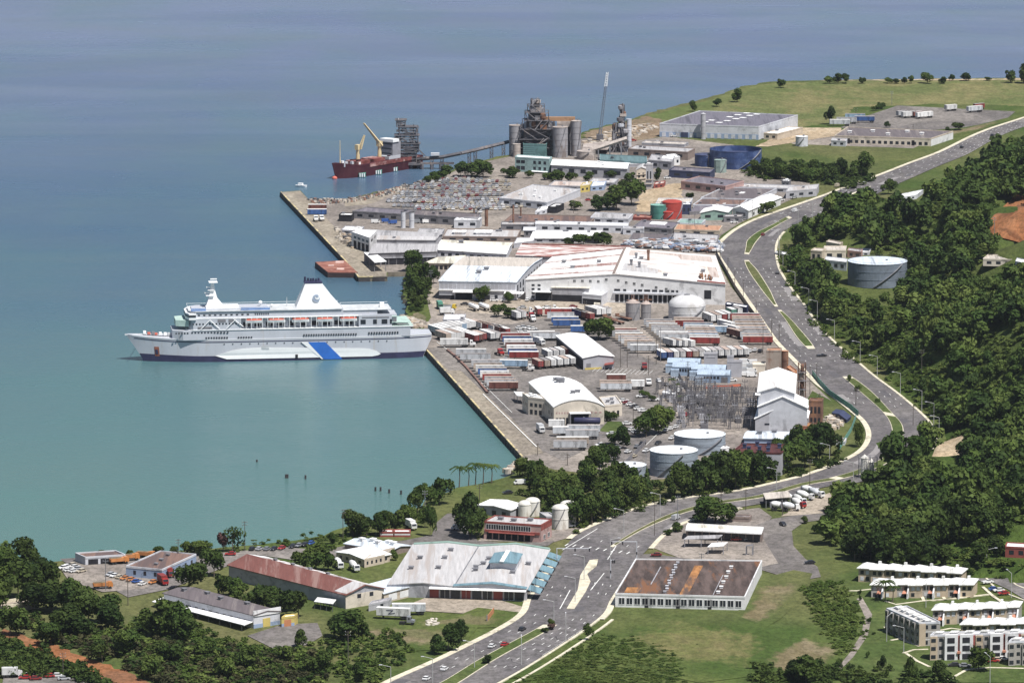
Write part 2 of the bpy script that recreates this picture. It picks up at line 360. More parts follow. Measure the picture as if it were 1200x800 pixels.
patch('street', [(642,640),(520,640),(500,646),(440,641),(400,650),(370,660),(300,650),(255,668),(200,690),(150,700),(90,668),(70,655),(120,652),(215,652),(290,645),(330,641),(380,645),(430,634),(470,634),(506,627),(512,612),(524,602),(548,600),(548,615),(560,634),(600,637),(650,634)], ASPH)
patch('forecourt', [(480,708),(500,700),(560,696),(616,712),(612,720),(560,720),(480,715)], APRON)
soft('dirt_lot', [(535,722),(560,712),(612,718),(596,735),(540,736),(470,738),(460,730)], DIRTS)
patch('yard_lot', [(290,745),(330,732),(372,730),(378,745),(360,756),(320,760)], ASPH, 0)
patch('orange_mud_track', [(2,736),(45,750),(100,770),(150,788),(195,808),(150,808),(92,784),(40,766),(4,754)], REDDIRT, 2)
patch('lawn', [(985,690),(1030,680),(1060,700),(1200,720),(1200,800),(1010,800),(985,760),(1010,730)], LAWN, 0)
patch('estate_street', [(1155,672),(1200,672),(1260,672),(1260,700),(1200,702),(1180,690),(1162,682),(1140,680)], ASPHD)
patch('dirt_path', [(1010,700),(1022,720),(1017,745),(1000,770),(985,785),(980,784),(996,765),(1010,742),(1013,722),(1004,702)], YARD, 0)
patch('car_park', [(5,790),(60,782),(120,800),(120,815),(0,815)], ASPH)
patch('storage_yard', [(70,665),(105,660),(150,662),(185,680),(170,690),(120,694),(80,680)], YARD)

# the highway: stations (outer kerb, median, median, outer kerb)
ST = [((420,822),(455,825),(480,827),(525,830)),((459,799),(511,803),(530,805),(573,806)),((530,767),(566,770.5),(582,772.5),(629,774)),((609,725),(644,728),(660,728),(700,726)),
((625,698),(672,700),(680,700),(716,702)),((652,660),(690,660),(700,656),(738,668)),((670,632),(715,641),(718,642),(757,646)),((700,615),(751,619),(756,620),(781,622.5)),
((750,596),(790,601),(798,603),(815,607)),((800,585),(836,589),(844,591),(866,595)),((865,576),(888,581),(896,583),(917,586)),((920,564),(938,567),(946,569),(962,572)),
((950,556),(975,560),(985,562),(1003,566)),((987,542),(1010,549),(1020,552),(1045,558)),((1012,528),(1038,534),(1050,536),(1080,541)),((1021,512),(1045,513),(1058,513),(1095,514)),
((1016,496),(1043,496),(1057,498),(1089,497)),((1000,481),(1032,481),(1044,483),(1075,482)),((975,461),(1007,459),(1022,460),(1050,461)),((957,447),(987,442),(998,442),(1023,441)),
((935,424),(964,424),(967,424),(1003,424)),((912,400),(937,400),(949,400),(973,398)),((895,376),(920,375),(928,376),(953,375)),((884,360),(908,360),(912,360),(943,360)),
((870,340),(892,340),(902,340),(927,340)),((856,318),(877,318),(888,318),(913,318)),((846,303),(872,304),(877,304),(909,304)),((842,292),(874,290),(882,291),(908,291)),
((848,283),(876,282),(888,282),(911,281)),((862,271),(887,273),(896,274),(918,272)),((880,261),(905,264),(911,265),(931,264)),((900,253),(924,254),(928,256),(948,256)),
((939,239.5),(962,241),(965,242),(988,243)),((969,229),(989,231),(992,232),(1015,234)),((1000,217),(1019,219),(1021,219),(1041,221)),((1030,206.5),(1047,208),(1048.5,208),(1066,210)),
((1067,192),(1082,193.5),(1083,193.7),(1099,195.5)),((1104,178),(1118,179),(1119,179),(1134,181)),((1150,156),(1161,157.5),(1162,157.5),(1174,159)),((1200,139),(1210,140),(1211,140),(1223,141)),((1300,107),(1309,107),(1310,107),(1318,108))]
SW = [[W(*p) for p in s] for s in ST]
def catmull(P, sub=8):
    out = []
    for i in range(len(P) - 1):
        p0 = P[max(0, i-1)]; p1 = P[i]; p2 = P[i+1]; p3 = P[min(len(P)-1, i+2)]
        for k in range(sub):
            t = k / sub
            out.append(.5 * ((2*p1) + (-p0 + p2)*t + (2*p0 - 5*p1 + 4*p2 - p3)*t*t + (-p0 + 3*p1 - 3*p2 + p3)*t**3))
    out.append(P[-1]); return out
SUB = 8
LN = [catmull([s[k] for s in SW], SUB) for k in range(4)]
_z[0] += .01; RZ = _z[0]
sheet('highway', LN[0] + LN[3][::-1], RZ, ASPHD)
def ribbon(name, line, w, z0, z1, mat, side=1):
    mb = MB(); n = len(line); A = []; B = []
    for i, p in enumerate(line):
        d = (line[min(n-1, i+1)] - line[max(0, i-1)]); d.z = 0; d.normalize(); q = Vector((-d.y, d.x, 0)) * w * side
        A.append(p); B.append(p + q)
    vs = []
    for a, b in zip(A, B): vs += [(a.x, a.y, z0), (a.x, a.y, z1), (b.x, b.y, z1), (b.x, b.y, z0)]
    fs = []
    for i in range(n - 1):
        for k in range(3): fs.append((4*i+k, 4*i+k+1, 4*i+4+k+1, 4*i+4+k))
    mb.add(vs, fs); return mb.build(name, mat, kind='structure')
def seg(line, a, b): return line[int(a*SUB):int(b*SUB)+1]
# sea-side pavement (gap at the junction), hill-side pavement
ribbon('pavement', seg(LN[0], 0, 5), 2.6, G - .3, RZ + .13, KERB)
ribbon('pavement', seg(LN[0], 6, 33), 2.4, G - .3, RZ + .13, KERB)
ribbon('pavement', seg(LN[0], 33, 40), 2.4, G - .3, RZ + .13, KERB)
ribbon('pavement', seg(LN[3], 0, 3), 1.0, G - .3, RZ + .13, KERB, -1)
ribbon('pavement', seg(LN[3], 3, 5), 2.5, G - .3, RZ + .13, KERB, -1)
ribbon('pavement', seg(LN[3], 6.2, 9), 2.0, G - .3, RZ + .13, KERB, -1)
ribbon('pavement', seg(LN[3], 14, 29), 1.3, G - .3, RZ + .13, KERB, -1)
vl = [p + Vector((5.2, 0, 0)) for p in seg(LN[3], 0, 3)]
ribbon('footpath', vl, 1.0, G - .3, RZ + .1, KERB, -1)
# medians: grass beds inside kerbs
def median(a, b, mat=LAWN):
    l = seg(LN[1], a, b); r = seg(LN[2], a, b); poly = l + r[::-1]
    cpt = sum(poly, Vector()) / len(poly)
    mb = MB(); mb.prism([(p.x, p.y) for p in poly], G - .2, RZ + .15); mb.build('median_kerb', KERB, kind='structure')
    inn = []
    for p, q in zip(l, r):
        d = (q - p); L = max(.1, d.length); k = min(.3, .35 / L); inn.append((p + d * k, q - d * k))
    poly2 = [a_ for a_, _ in inn][1:-1] + [b_ for _, b_ in inn][::-1][1:-1]
    sheet('median_grass', poly2, RZ + .19, mat)
for a, b in [(0,2.95),(6,12),(12,16.8),(16.8,19.1),(20.7,22.8),(23.1,25.9),(26.4,31)]: median(a, b)
median(32, 34, KERB)
mb = MB(); mb.prism([tuple(W(*p)[:2]) for p in [(664,714),(677,692),(680,675),(691,657),(701,656),(699,664),(688,673),(692,682),(687,693),(673,714)]], G - .2, RZ + .16); mb.build('traffic_island', KERB, kind='structure')
mb = MB()
def dash(mb, a, b, w, z):
    d = (b - a); d.z = 0; d.normalize(); q = Vector((-d.y, d.x, 0)) * w / 2
    mb.add([(p.x, p.y, z) for p in (a - q, b - q, b + q, a + q)], [(0, 1, 2, 3)])
def dashes(mb, e0, e1, t, a, b, on=3, gap=6, w=.26):
    pts = [p.lerp(q, t) for p, q in zip(seg(e0, a, b), seg(e1, a, b))]
    acc = 0; cur = pts[0]; i = 1; s = 0
    while i < len(pts):
        d = (pts[i] - cur).length; need = (on if s % 2 == 0 else gap)
        if d < need: cur = pts[i]; i += 1; continue
        nx = cur + (pts[i] - cur).normalized() * need
        if s % 2 == 0: dash(mb, cur, nx, w, RZ + .03)
        cur = nx; s += 1
for a, b in [(0,4.6),(6.2,40)]:
    nl = 4
    for t in (1/3, 2/3): dashes(mb, LN[0], LN[1], t, a, b)
    for t in (.25, .5, .75) if b < 10 else (1/3, 2/3): dashes(mb, LN[2], LN[3], t, a, b)
for e0, e1, t in ((LN[0], LN[1], .04), (LN[2], LN[3], .95)):
    for a, b in [(0,4.6),(6.4,40)]: dashes(mb, e0, e1, t, a, b, on=9, gap=.05, w=.12)
for A, B in [((708,672),(692,692)),((668,692),(656,714)),((712,656),(722,640)),((659,645),(700,620))]: dash(mb, W(*A), W(*B), .35, RZ + .035)
for k in range(9):
    dash(mb, W(662 + k*9, 640 + k*1.2), W(666 + k*9, 637.5 + k*1.2), .5, RZ + .034)
mb.build('lane_markings', PAINT, kind='structure')

rp_ = random.Random(6); ASPP = [M('road_repair_dark', (.10,.094,.10), var=.2, scale=1, wcoord=True), M('road_repair_pale', (.25,.235,.235), var=.15, scale=1, wcoord=True)]
for i in range(26):
    a = rp_.uniform(.3, 36); w = rp_.uniform(.25, 1.1) if a > 6 else rp_.uniform(.1, .5); e0, e1 = (LN[0], LN[1]) if i % 2 else (LN[2], LN[3]); l = rp_.choice([0, 1/3, 2/3]) + .02
    P0 = [p.lerp(q, l) for p, q in zip(seg(e0, a, a + w), seg(e1, a, a + w))]; P1 = [p.lerp(q, l + .29) for p, q in zip(seg(e0, a, a + w), seg(e1, a, a + w))]
    if len(P0) > 1: sheet('asphalt_patch', P0 + P1[::-1], RZ + .004 + i * .0008, ASPP[i % 3 == 0])
# quay edge coping, fenders, wall
def quay_edge(px, name='quay_wall', w=1.1):
    pts = [W(*p) for p in px]; mb = MB()
    for a, b in zip(pts, pts[1:]):
        d = (b - a).normalized(); q = Vector((-d.y, d.x, 0))
        L = (b - a).length; n = int(L / 12)
        for i in range(n):                      # wall face panels with slots
            s, e = a.lerp(b, i / n), a.lerp(b, (i + .86) / n)
            mb.add([(s.x, s.y, -2), (e.x, e.y, -2), (e.x, e.y, G - .35), (s.x, s.y, G - .35), *[(p.x - q.x*.7, p.y - q.y*.7, z) for p, z in ((s, -2), (e, -2), (e, G - .35), (s, G - .35))]],
                   [(4, 5, 6, 7), (0, 3, 7, 4), (1, 5, 6, 2), (3, 2, 6, 7), (0, 1, 2, 3)])
    return mb
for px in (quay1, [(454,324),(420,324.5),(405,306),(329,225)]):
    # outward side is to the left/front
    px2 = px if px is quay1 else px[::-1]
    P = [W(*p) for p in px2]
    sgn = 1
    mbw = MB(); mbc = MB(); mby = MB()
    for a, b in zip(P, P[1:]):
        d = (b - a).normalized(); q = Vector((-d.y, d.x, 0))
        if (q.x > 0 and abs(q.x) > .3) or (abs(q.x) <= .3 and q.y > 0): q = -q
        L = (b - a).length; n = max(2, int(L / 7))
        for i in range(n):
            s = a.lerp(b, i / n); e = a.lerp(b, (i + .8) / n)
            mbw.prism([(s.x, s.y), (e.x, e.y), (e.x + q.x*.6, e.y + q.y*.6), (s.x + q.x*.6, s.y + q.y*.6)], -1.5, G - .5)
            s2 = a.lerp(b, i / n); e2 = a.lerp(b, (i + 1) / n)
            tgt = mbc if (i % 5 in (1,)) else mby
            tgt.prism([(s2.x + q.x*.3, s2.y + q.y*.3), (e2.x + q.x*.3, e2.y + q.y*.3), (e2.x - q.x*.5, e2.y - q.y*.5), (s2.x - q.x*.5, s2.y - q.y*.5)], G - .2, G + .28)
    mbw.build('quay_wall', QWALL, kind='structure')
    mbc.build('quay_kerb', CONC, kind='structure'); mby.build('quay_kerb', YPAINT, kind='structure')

mb = MB()
for a, b, w in [((566,462),(629,524),.5),((512,401),(524,410),.3),((545,430),(600,484),.25),((752,520),(720,562),.25),((780,500),(757,522),.25)]: dash(mb, W(*a), W(*b), w, RZ + .02)
for i in range(14): dash(mb, W(700+i*5, 431+i*.3), W(700+i*5-6, 436+i*.3), .2, RZ + .02)
mb.build('yard_markings', PAINT, kind='structure')
_kr = [W(x, y) for x, y in [(523,411),(532,418),(545,431),(558,446),(570,461)]]; ribbon('low_wall', _kr, 1.0, G, G + .9, M('low_wall', (.20,.12,.10), var=.3, wcoord=True))
_br = [W(x, y) for x, y in [(-40,727),(0,720),(24,716),(46,712)]]; ribbon('road_bridge', _br, 11, G - 1, G + 2.2, APRON)
for o_ in (0, 10.5): ribbon('bridge_parapet', [p + Vector((0, o_, 0)) for p in _br], .5, G + 2.1, G + 3.2, KERB)
# hillside relief
def hill_mesh():
    X0, X1, Y0, Y1 = 100, 760, 1980, 4100
    xs = np.arange(X0, X1, 7.0); ys = np.arange(Y0, Y1, 9.0); vs = []; idx = {}
    hh = [[hill(x, y) for y in ys] for x in xs]
    fs = []
    for i, x in enumerate(xs):
        for j, y in enumerate(ys): vs.append((x, y, G - .35 + hh[i][j] if hh[i][j] > 0 else G - .35))
    n = len(ys)
    for i in range(len(xs) - 1):
        for j in range(n - 1):
            if max(hh[i][j], hh[i+1][j], hh[i][j+1], hh[i+1][j+1]) > 0: fs.append((i*n+j, (i+1)*n+j, (i+1)*n+j+1, i*n+j+1))
    mb = MB(); mb.add(vs, fs); return mb.build('hillside', SHRUB, kind='structure', smooth=True)
hill_mesh()
def hill_patch(name, px, mat, dz=.5):
    """bare ground on the slope: a fan of terrain samples inside the outline"""
    P = [T(*p) for p in px]; c = sum(P, Vector()) / len(P); rings = 8; n = len(P); mb = MB(); vs = []
    for k in range(rings + 1):
        for p in P:
            q = c.lerp(p, k / rings); vs.append((q.x, q.y, G + hill(q.x, q.y) + dz * (1 if k < rings else -.8)))
    fs = []
    for k in range(rings):
        for i in range(n): fs.append((k*n+i, k*n+(i+1)%n, (k+1)*n+(i+1)%n, (k+1)*n+i))
    mb.add(vs, fs); return mb.build(name, mat, kind='structure', smooth=True)
hill_patch('red_cliff', [(1152,266),(1165,252),(1182,236),(1200,218),(1240,204),(1250,250),(1240,292),(1200,284),(1175,279),(1160,273)], REDDIRT)
hill_patch('sand_bank', [(1092,534),(1096,524),(1108,516),(1126,508),(1133,512),(1132,521),(1142,530),(1125,532),(1108,533)], SAND)
hill_patch('gravel_bank', [(1128,530),(1140,525),(1158,526),(1156,532),(1140,535)], CONC)
# ------------------------------------------------------------------ building kit
GLASS = M('dark_glass', (.022, .026, .035), rough=.25, var=.3, scale=.4, spec=.5)
OPEN = M('dark_opening', (.02, .02, .025), rough=.9, var=.3)
FRAME = M('window_frame', (.5, .5, .5), var=.1)
STEEL = M('grey_steel', (.24, .24, .26), rough=.55, var=.25, scale=.3, metal=.3)
RUSTY = M('rusty_steel', (.17, .095, .07), rough=.85, var=.35, scale=.3, stain=(.30,.15,.08), amt=.5)
def wm(n, col, **k): k.setdefault('var', .1); k.setdefault('stain', tuple(x*.62 for x in col)); k.setdefault('amt', .3); return M('wall_' + n, col, **k)
WWHITE = wm('white', (.66,.66,.67)); WGREY = wm('grey', (.36,.36,.39)); WLGREY = wm('pale_grey', (.52,.53,.57)); WDGREY = wm('dark_grey', (.19,.185,.20))
WTAN = wm('tan', (.50,.43,.35)); WBEIGE = wm('beige', (.58,.52,.44)); WBLUE = wm('blue', (.26,.33,.46)); WTEAL = wm('teal', (.16,.26,.28)); WPINK = wm('pink', (.42,.28,.26))
WGREEN = wm('green', (.22,.32,.28)); WBROWN = wm('brown', (.24,.19,.17)); WNAVY = wm('navy', (.045,.055,.11)); WRED = wm('red', (.25,.07,.06)); WORANGE = wm('orange', (.46,.20,.10)); WYEL = wm('yellow', (.50,.40,.13))
def rm(n, col, **k):
    k.setdefault('rough', .6); k.setdefault('stain', tuple(x*.55 for x in col)); k.setdefault('amt', .3); k.setdefault('sscale', .14); k.setdefault('scale', .6); k.setdefault('stretch', (1.7,.07,1)); k.setdefault('var', .14)
    return M('roof_' + n, col, **k)
RWHITE = rm('white', (.82,.82,.82), stain=(.60,.57,.55), amt=.2); RBW = rm('blue_white', (.60,.65,.72)); RGREY = rm('grey', (.40,.39,.40)); RLG = rm('light_grey', (.47,.46,.465), stain=(.40,.36,.34), amt=.42, stretch=(1.6,.08,1))
RDARK = rm('dark', (.135,.115,.12), stain=(.24,.21,.2)); RBROWN = rm('brown', (.20,.125,.10), stain=(.12,.085,.08), amt=.6); RRED = rm('rust_red', (.17,.07,.058), stain=(.26,.16,.14), amt=.45); RCREAM = rm('cream', (.70,.66,.56)); RTAN = rm('tan', (.52,.47,.42))
RORANGE = rm('orange', (.45,.25,.16)); RGREEN = rm('green', (.25,.36,.33)); RBLUE = rm('pale_blue', (.16,.26,.31)); RPINK = rm('pinkish', (.52,.45,.41), stain=(.38,.28,.24), amt=.35); RMIX = rm('weathered_white', (.66,.62,.60), stain=(.33,.14,.12), amt=.62, stretch=(.5,2,1))
RDPURP = rm('purple_grey', (.16,.145,.17), stain=(.22,.2,.22))

class Bd:
    def __init__(s, name, label, FL, FR, BL, hpx, BR=None, cat='building', group=None, gz=None, parent=None, base=None):
        zf = base if base is not None else G
        yb = FL[1] + hpx; k = sc(yb) if base is None else sc(yb) * 1.0
        s.h = hpx / k / .986
        P = [W(FL[0], FL[1], zf + s.h), W(FR[0], FR[1], zf + s.h), W(BL[0], BL[1], zf + s.h)]
        P.append(W(BR[0], BR[1], zf + s.h) if BR else P[1] + P[2] - P[0])
        s.o = Vector((P[0].x, P[0].y, zf)); s.P = [Vector((p.x - s.o.x, p.y - s.o.y, 0)) for p in P]
        s.LU = (s.P[1] - s.P[0]).length; s.LV = (s.P[2] - s.P[0]).length
        s.root = parent if parent else empty(name, s.o, label, cat, group)
        s.off = (s.o - parent.location) if parent else Vector()
        s.prf = [(0, 0), (1, 0)]; s.ax = 'V'
    def fn(s, u, v, z):
        a = s.P[0].lerp(s.P[1], u) if 0 <= u <= 1 else s.P[0] + (s.P[1] - s.P[0]) * u
        b = s.P[2] + (s.P[3] - s.P[2]) * u
        p = a + (b - a) * v; return (p.x + s.off.x, p.y + s.off.y, z + s.off.z)
    def mb(s): return MB(s.fn)
    def rz(s, u, v):
        t = u if s.ax == 'V' else v; return s.h + lerp_tab(s.prf, t)
    def shell(s, wall, roof, prf='flat', dz=2.0, rt=.5, ax='V', over=.5, band=None, thick=.3):
        """ax='V': ridge runs back (profile across u); ax='U': ridge runs along the front."""
        if prf == 'flat': s.prf = [(0, 0), (1, 0)]
        elif prf == 'gable': s.prf = [(0, 0), (rt, dz), (1, 0)]
        elif prf == 'shed': s.prf = [(0, 0), (1, dz)]
        elif prf == 'arch': s.prf = [(i / 10, dz * math.sin(math.pi * i / 10) ** .8) for i in range(11)]
        else: s.prf = prf
        s.ax = ax; h = s.h
        m = s.mb(); pts = [(0, 0)] + [(t, h + d) for t, d in s.prf] + [(1, 0)]
        def ext(m, pts, a0, a1):
            n = len(pts)
            if ax == 'V': vs = [(t, a0, z) for t, z in pts] + [(t, a1, z) for t, z in pts]
            else: vs = [(a0, t, z) for t, z in pts] + [(a1, t, z) for t, z in pts]
            m.add(vs, [(i, (i+1) % n, n+(i+1) % n, n+i) for i in range(n)] + [tuple(reversed(range(n))), tuple(range(n, 2*n))])
        ext(m, pts, 0, 1); s.wall = m.build('wall', wall, s.root)
        if prf == 'flat':
            m = s.mb(); eu = .02; pu, pv = .35 / s.LU, .35 / s.LV
            if roof:
                m.box(pu, 1 - pu, pv, 1 - pv, h - .2, h + .06); s.roof = m.build('roof', roof, s.root)
                m = s.mb()
                for b in ((-.001, 1.001, -.12/s.LV, pv), (-.001, 1.001, 1 - pv, 1.001), (-.12/s.LU, pu, pv, 1 - pv), (1 - pu, 1 + .12/s.LU, pv, 1 - pv)): m.box(*b, h - .25, h + .5)
                m.build('parapet', band or wall, s.root)
        else:
            L0, L1 = (s.LU, s.LV) if ax == 'V' else (s.LV, s.LU); o0 = over / L0; o1 = over / L1
            pr = s.prf; sl0 = (pr[1][1] - pr[0][1]) / (pr[1][0] - pr[0][0]); sl1 = (pr[-1][1] - pr[-2][1]) / (pr[-1][0] - pr[-2][0])
            up = [(-o0, pr[0][1] - sl0 * o0)] + list(pr[1:-1]) + [(1 + o0, pr[-1][1] + sl1 * o0)]
            if len(pr) == 2: up = [(-o0, pr[0][1] - sl0 * o0), (1 + o0, pr[1][1] + sl1 * o0)]
            pts = [(t, h + z + .02) for t, z in up] + [(t, h + z + .02 + thick) for t, z in reversed(up)]
            m = s.mb(); ext(m, pts, -o1, 1 + o1); s.roof = m.build('roof', roof, s.root)
        s.thick = .06 if prf == 'flat' else thick + .02
        return s
    def slab(s, name, u0, u1, v0, v1, mat, dz=.08, lift=.0, label=None):
        """a strip lying on the roof"""
        ts = sorted(set([u0, u1] + [t for t, _ in s.prf if u0 < t < u1])) if s.ax == 'V' else [u0, u1]
        vsn = sorted(set([v0, v1] + [t for t, _ in s.prf if v0 < t < v1])) if s.ax == 'U' else [v0, v1]
        m = s.mb()
        for a, b in zip(ts, ts[1:]):
            for c, d in zip(vsn, vsn[1:]):
                q = [(a, c), (b, c), (b, d), (a, d)]; z = s.thick + lift
                vs = [(u, v, s.rz(u, v) + z - .02) for u, v in q] + [(u, v, s.rz(u, v) + z + dz) for u, v in q]
                m.add(vs, [(0,3,2,1),(4,5,6,7),(0,1,5,4),(1,2,6,5),(2,3,7,6),(3,0,4,7)])
        return m.build(name, mat, s.root, label=label)
    def _fb(s, m, face, a0, a1, z0, z1, out=.08, inn=.05):
        if face == 'F': m.box(a0, a1, -out / s.LV, inn / s.LV, z0, z1)
        elif face == 'B': m.box(a0, a1, 1 - inn / s.LV, 1 + out / s.LV, z0, z1)
        elif face == 'L': m.box(-out / s.LU, inn / s.LU, a0, a1, z0, z1)
        else: m.box(1 - inn / s.LU, 1 + out / s.LU, a0, a1, z0, z1)
    def opening(s, face, a0, a1, z0, z1, name='window', mat=None, frame=None, out=.06, label=None):
        m = s.mb(); s._fb(m, face, a0, a1, z0, z1, out); o = m.build(name, mat or GLASS, s.root, label=label)
        if frame:
            L = s.LU if face in 'FB' else s.LV; w = .14 / L; m = s.mb()
            for b in ((a0 - w, a1 + w, z1, z1 + .14), (a0 - w, a1 + w, z0 - .14, z0), (a0 - w, a0, z0, z1), (a1, a1 + w, z0, z1), ((a0 + a1) / 2 - w / 2, (a0 + a1) / 2 + w / 2, z0, z1)): s._fb(m, face, b[0], b[1], b[2], b[3], out + .07)
            m.build('frame', frame, o)
        return o
    def row(s, face, n, a0, a1, z0, z1, fill=.6, **k):
        st = (a1 - a0) / n
        for i in range(n): s.opening(face, a0 + st * (i + .5 - fill / 2), a0 + st * (i + .5 + fill / 2), z0, z1, **k)
        return s
    def band(s, face, a0, a1, z0, z1, mat, name='wall_band', out=.04): 
        m = s.mb(); s._fb(m, face, a0, a1, z0, z1, out); return m.build(name, mat, s.root)
    def vents(s, pts, size=1.3, mat=None, name='roof_vent', hh=None):
        for u, v in pts:
            m = s.mb(); a, b = size / s.LU / 2, size / s.LV / 2; z = s.rz(u, v) + s.thick
            hz = hh or size * .7
            m.box(u - a, u + a, v - b, v + b, z - .3, z + hz * .75); m.box(u - a * 1.25, u + a * 1.25, v - b * 1.25, v + b * 1.25, z + hz * .75, z + hz); m.build(name, mat or STEEL, s.root)
        return s
    def canopy(s, face, a0, a1, z, depth, mat, slope=.6, thick=.2, name='canopy', posts=0):
        m = s.mb()
        if face == 'F':
            D = depth / s.LV; vs = [(a0,0,z),(a1,0,z),(a1,-D,z-slope),(a0,-D,z-slope)]
        elif face == 'R':
            D = depth / s.LU; vs = [(1,a0,z),(1,a1,z),(1+D,a1,z-slope),(1+D,a0,z-slope)]
        else:
            D = depth / s.LU; vs = [(0,a1,z),(0,a0,z),(-D,a0,z-slope),(-D,a1,z-slope)]
        m.add(vs + [(a, b, c + thick) for a, b, c in vs], [(0,1,2,3),(7,6,5,4),(0,4,5,1),(1,5,6,2),(2,6,7,3),(3,7,4,0)])
        o = m.build(name, mat, s.root)
        for i in range(posts):
            t = a0 + (a1 - a0) * (i + .03) / max(1, posts - .94) if posts > 1 else (a0 + a1) / 2
            mm = s.mb(); r = .15
            if face == 'F': mm.box(t - r / s.LU, t + r / s.LU, -D * .95 - r / s.LV, -D * .95 + r / s.LV, 0, z - slope * .95)
            elif face == 'R': mm.box(1 + D * .95 - r / s.LU, 1 + D * .95 + r / s.LU, t - r / s.LV, t + r / s.LV, 0, z - slope * .95)
            mm.build('post', STEEL, o)
        return o
    def block(s, name, u0, u1, v0, v1, z0, z1, mat, label=None):
        m = s.mb(); m.box(u0, u1, v0, v1, z0, z1); return m.build(name, mat, s.root, label=label)

def open_shed(name, label, FL, FR, BL, hpx, roof, BR=None, nu=3, nv=2, prf='shed', dz=.4, ax='V', cat='shed', back=None):
    b = Bd(name, label, FL, FR, BL, hpx, BR, cat)
    b.prf = [(0, 0), (1, 0)]
    m = b.mb(); pr = [(0, 0), (1, dz)] if prf == 'shed' else [(0, 0), (.5, dz), (1, 0)]
    pts = [(t, b.h + z) for t, z in pr] + [(t, b.h + z + .25) for t, z in reversed(pr)]; n = len(pts)
    vs = [(t, 0, z) for t, z in pts] + [(t, 1, z) for t, z in pts] if ax == 'V' else [(0, t, z) for t, z in pts] + [(1, t, z) for t, z in pts]
    m.add(vs, [(i, (i+1) % n, n+(i+1) % n, n+i) for i in range(n)] + [tuple(reversed(range(n))), tuple(range(n, 2*n))])
    m.build('roof', roof, b.root)
    for i in range(nu):
        for j in range(nv):
            u, v = .03 + .94 * i / max(1, nu - 1), .04 + .92 * j / max(1, nv - 1); mm = b.mb()
            mm.box(u - .14 / b.LU, u + .14 / b.LU, v - .14 / b.LV, v + .14 / b.LV, 0, b.h); mm.build('post', STEEL, b.root)
    if back: b.block('back_wall', .02, .98, .9, .96, 0, b.h - .05, back)
    return b

def tank(name, label, cx, ytop, ybase, wpx, wall, roof, dome=None, cone=None, open_top=False, base=None, cat='storage tank', rings=True, extra=None, n=40, zb=None):
    """ytop = y of the rim ellipse's centre, ybase = y of the base ellipse's centre"""
    if zb is None: p = W(cx, ybase); zb = G
    else: p = W(cx, ybase, zb)
    k = F / p.y * 1.0; r = wpx / k / 2; h = (ybase - ytop) / k / .986
    root = empty(name, (p.x, p.y, zb), label, cat)
    m = MB(); m.rings([(r, 0), (r, h)], n, cap=not open_top)
    if open_top: m.rings([(r * .985, h), (r * .985, h * .35)], n, cap=False); m.rings([(r, h), (r * .985, h)], n, cap=False)
    m.build('shell', wall, root, smooth=False)
    if rings:
        nr = max(1, int(h / 3.2))
        for i in range(nr + 1):
            z = h * i / nr; mm = MB(); mm.rings([(r, z - .1), (r + .12, z - .1), (r + .12, z + .12), (r, z + .12)], n, cap=False); mm.build('hoop', wall, root)
    m = MB()
    if open_top: m.rings([(r * .98, h * .7), (.01, h * .72)], n, cap=False); m.build('floating_roof', roof, root)
    elif dome: m.rings([(r * math.cos(a), h + dome * math.sin(a)) for a in [i * math.pi / 16 for i in range(8)]] + [(.02, h + dome)], n, cap=False); m.build('roof', roof, root, smooth=True)
    else:
        c = cone if cone is not None else .06 * r
        m.rings([(r + .15, h + .13), (r + .15, h + .2), (r * .5, h + .2 + c * .5), (.02, h + .2 + c)], n, cap=False); m.build('roof', roof, root)
    if r > 3:
        m = MB(); a0 = random.uniform(3.9, 5.2); vs_ = []
        for i in range(23):     # spiral stair, one winding strip
            a = a0 + i * .05; z = h * i / 22
            for rr, zz in ((r + .1, z), (r + .9, z), (r + .9, z + .2), (r + .1, z + .2)): vs_.append((rr * math.cos(a), rr * math.sin(a), zz))
        m.add(vs_, [(4*i+k, 4*i+(k+1) % 4, 4*i+4+(k+1) % 4, 4*i+4+k) for i in range(22) for k in range(4)])
        m.build('stair', STEEL, root)
        if not open_top and not dome:
            m = MB(); m.rings([(r, h + 1.0), (r + .08, h + 1.0), (r + .08, h + 1.1), (r, h + 1.1)], n, cap=False)
            m.build('railing', STEEL, root)
            mm = MB(); mm.rings([(.6, h + .2), (.6, h + 1.3)], 8, cx=r * .3, cy=-r * .2); mm.build('vent', STEEL, root)
    return root
def lattice(m, x0, x1, y0, y1, z0, z1, n, r=.12, top=1.0, br=.7):
    """tapering lattice between two rectangles"""
    cx, cy = (x0 + x1) / 2, (y0 + y1) / 2
    def cor(t):
        k = 1 + (top - 1) * t
        return [(cx + (x - cx) * k, cy + (y - cy) * k, z0 + (z1 - z0) * t) for x, y in ((x0, y0), (x1, y0), (x1, y1), (x0, y1))]
    for i in range(n):
        a = cor(i / n); b = cor((i + 1) / n)
        for k in range(4):
            m.tube(a[k], b[k], r, n=4); m.tube(b[k], b[(k+1) % 4], r * br, n=3); m.tube(a[k], b[(k+1) % 4], r * br * .8, n=3)
            if i % 2: m.tube(a[(k+1) % 4], b[k], r * br * .8, n=3)
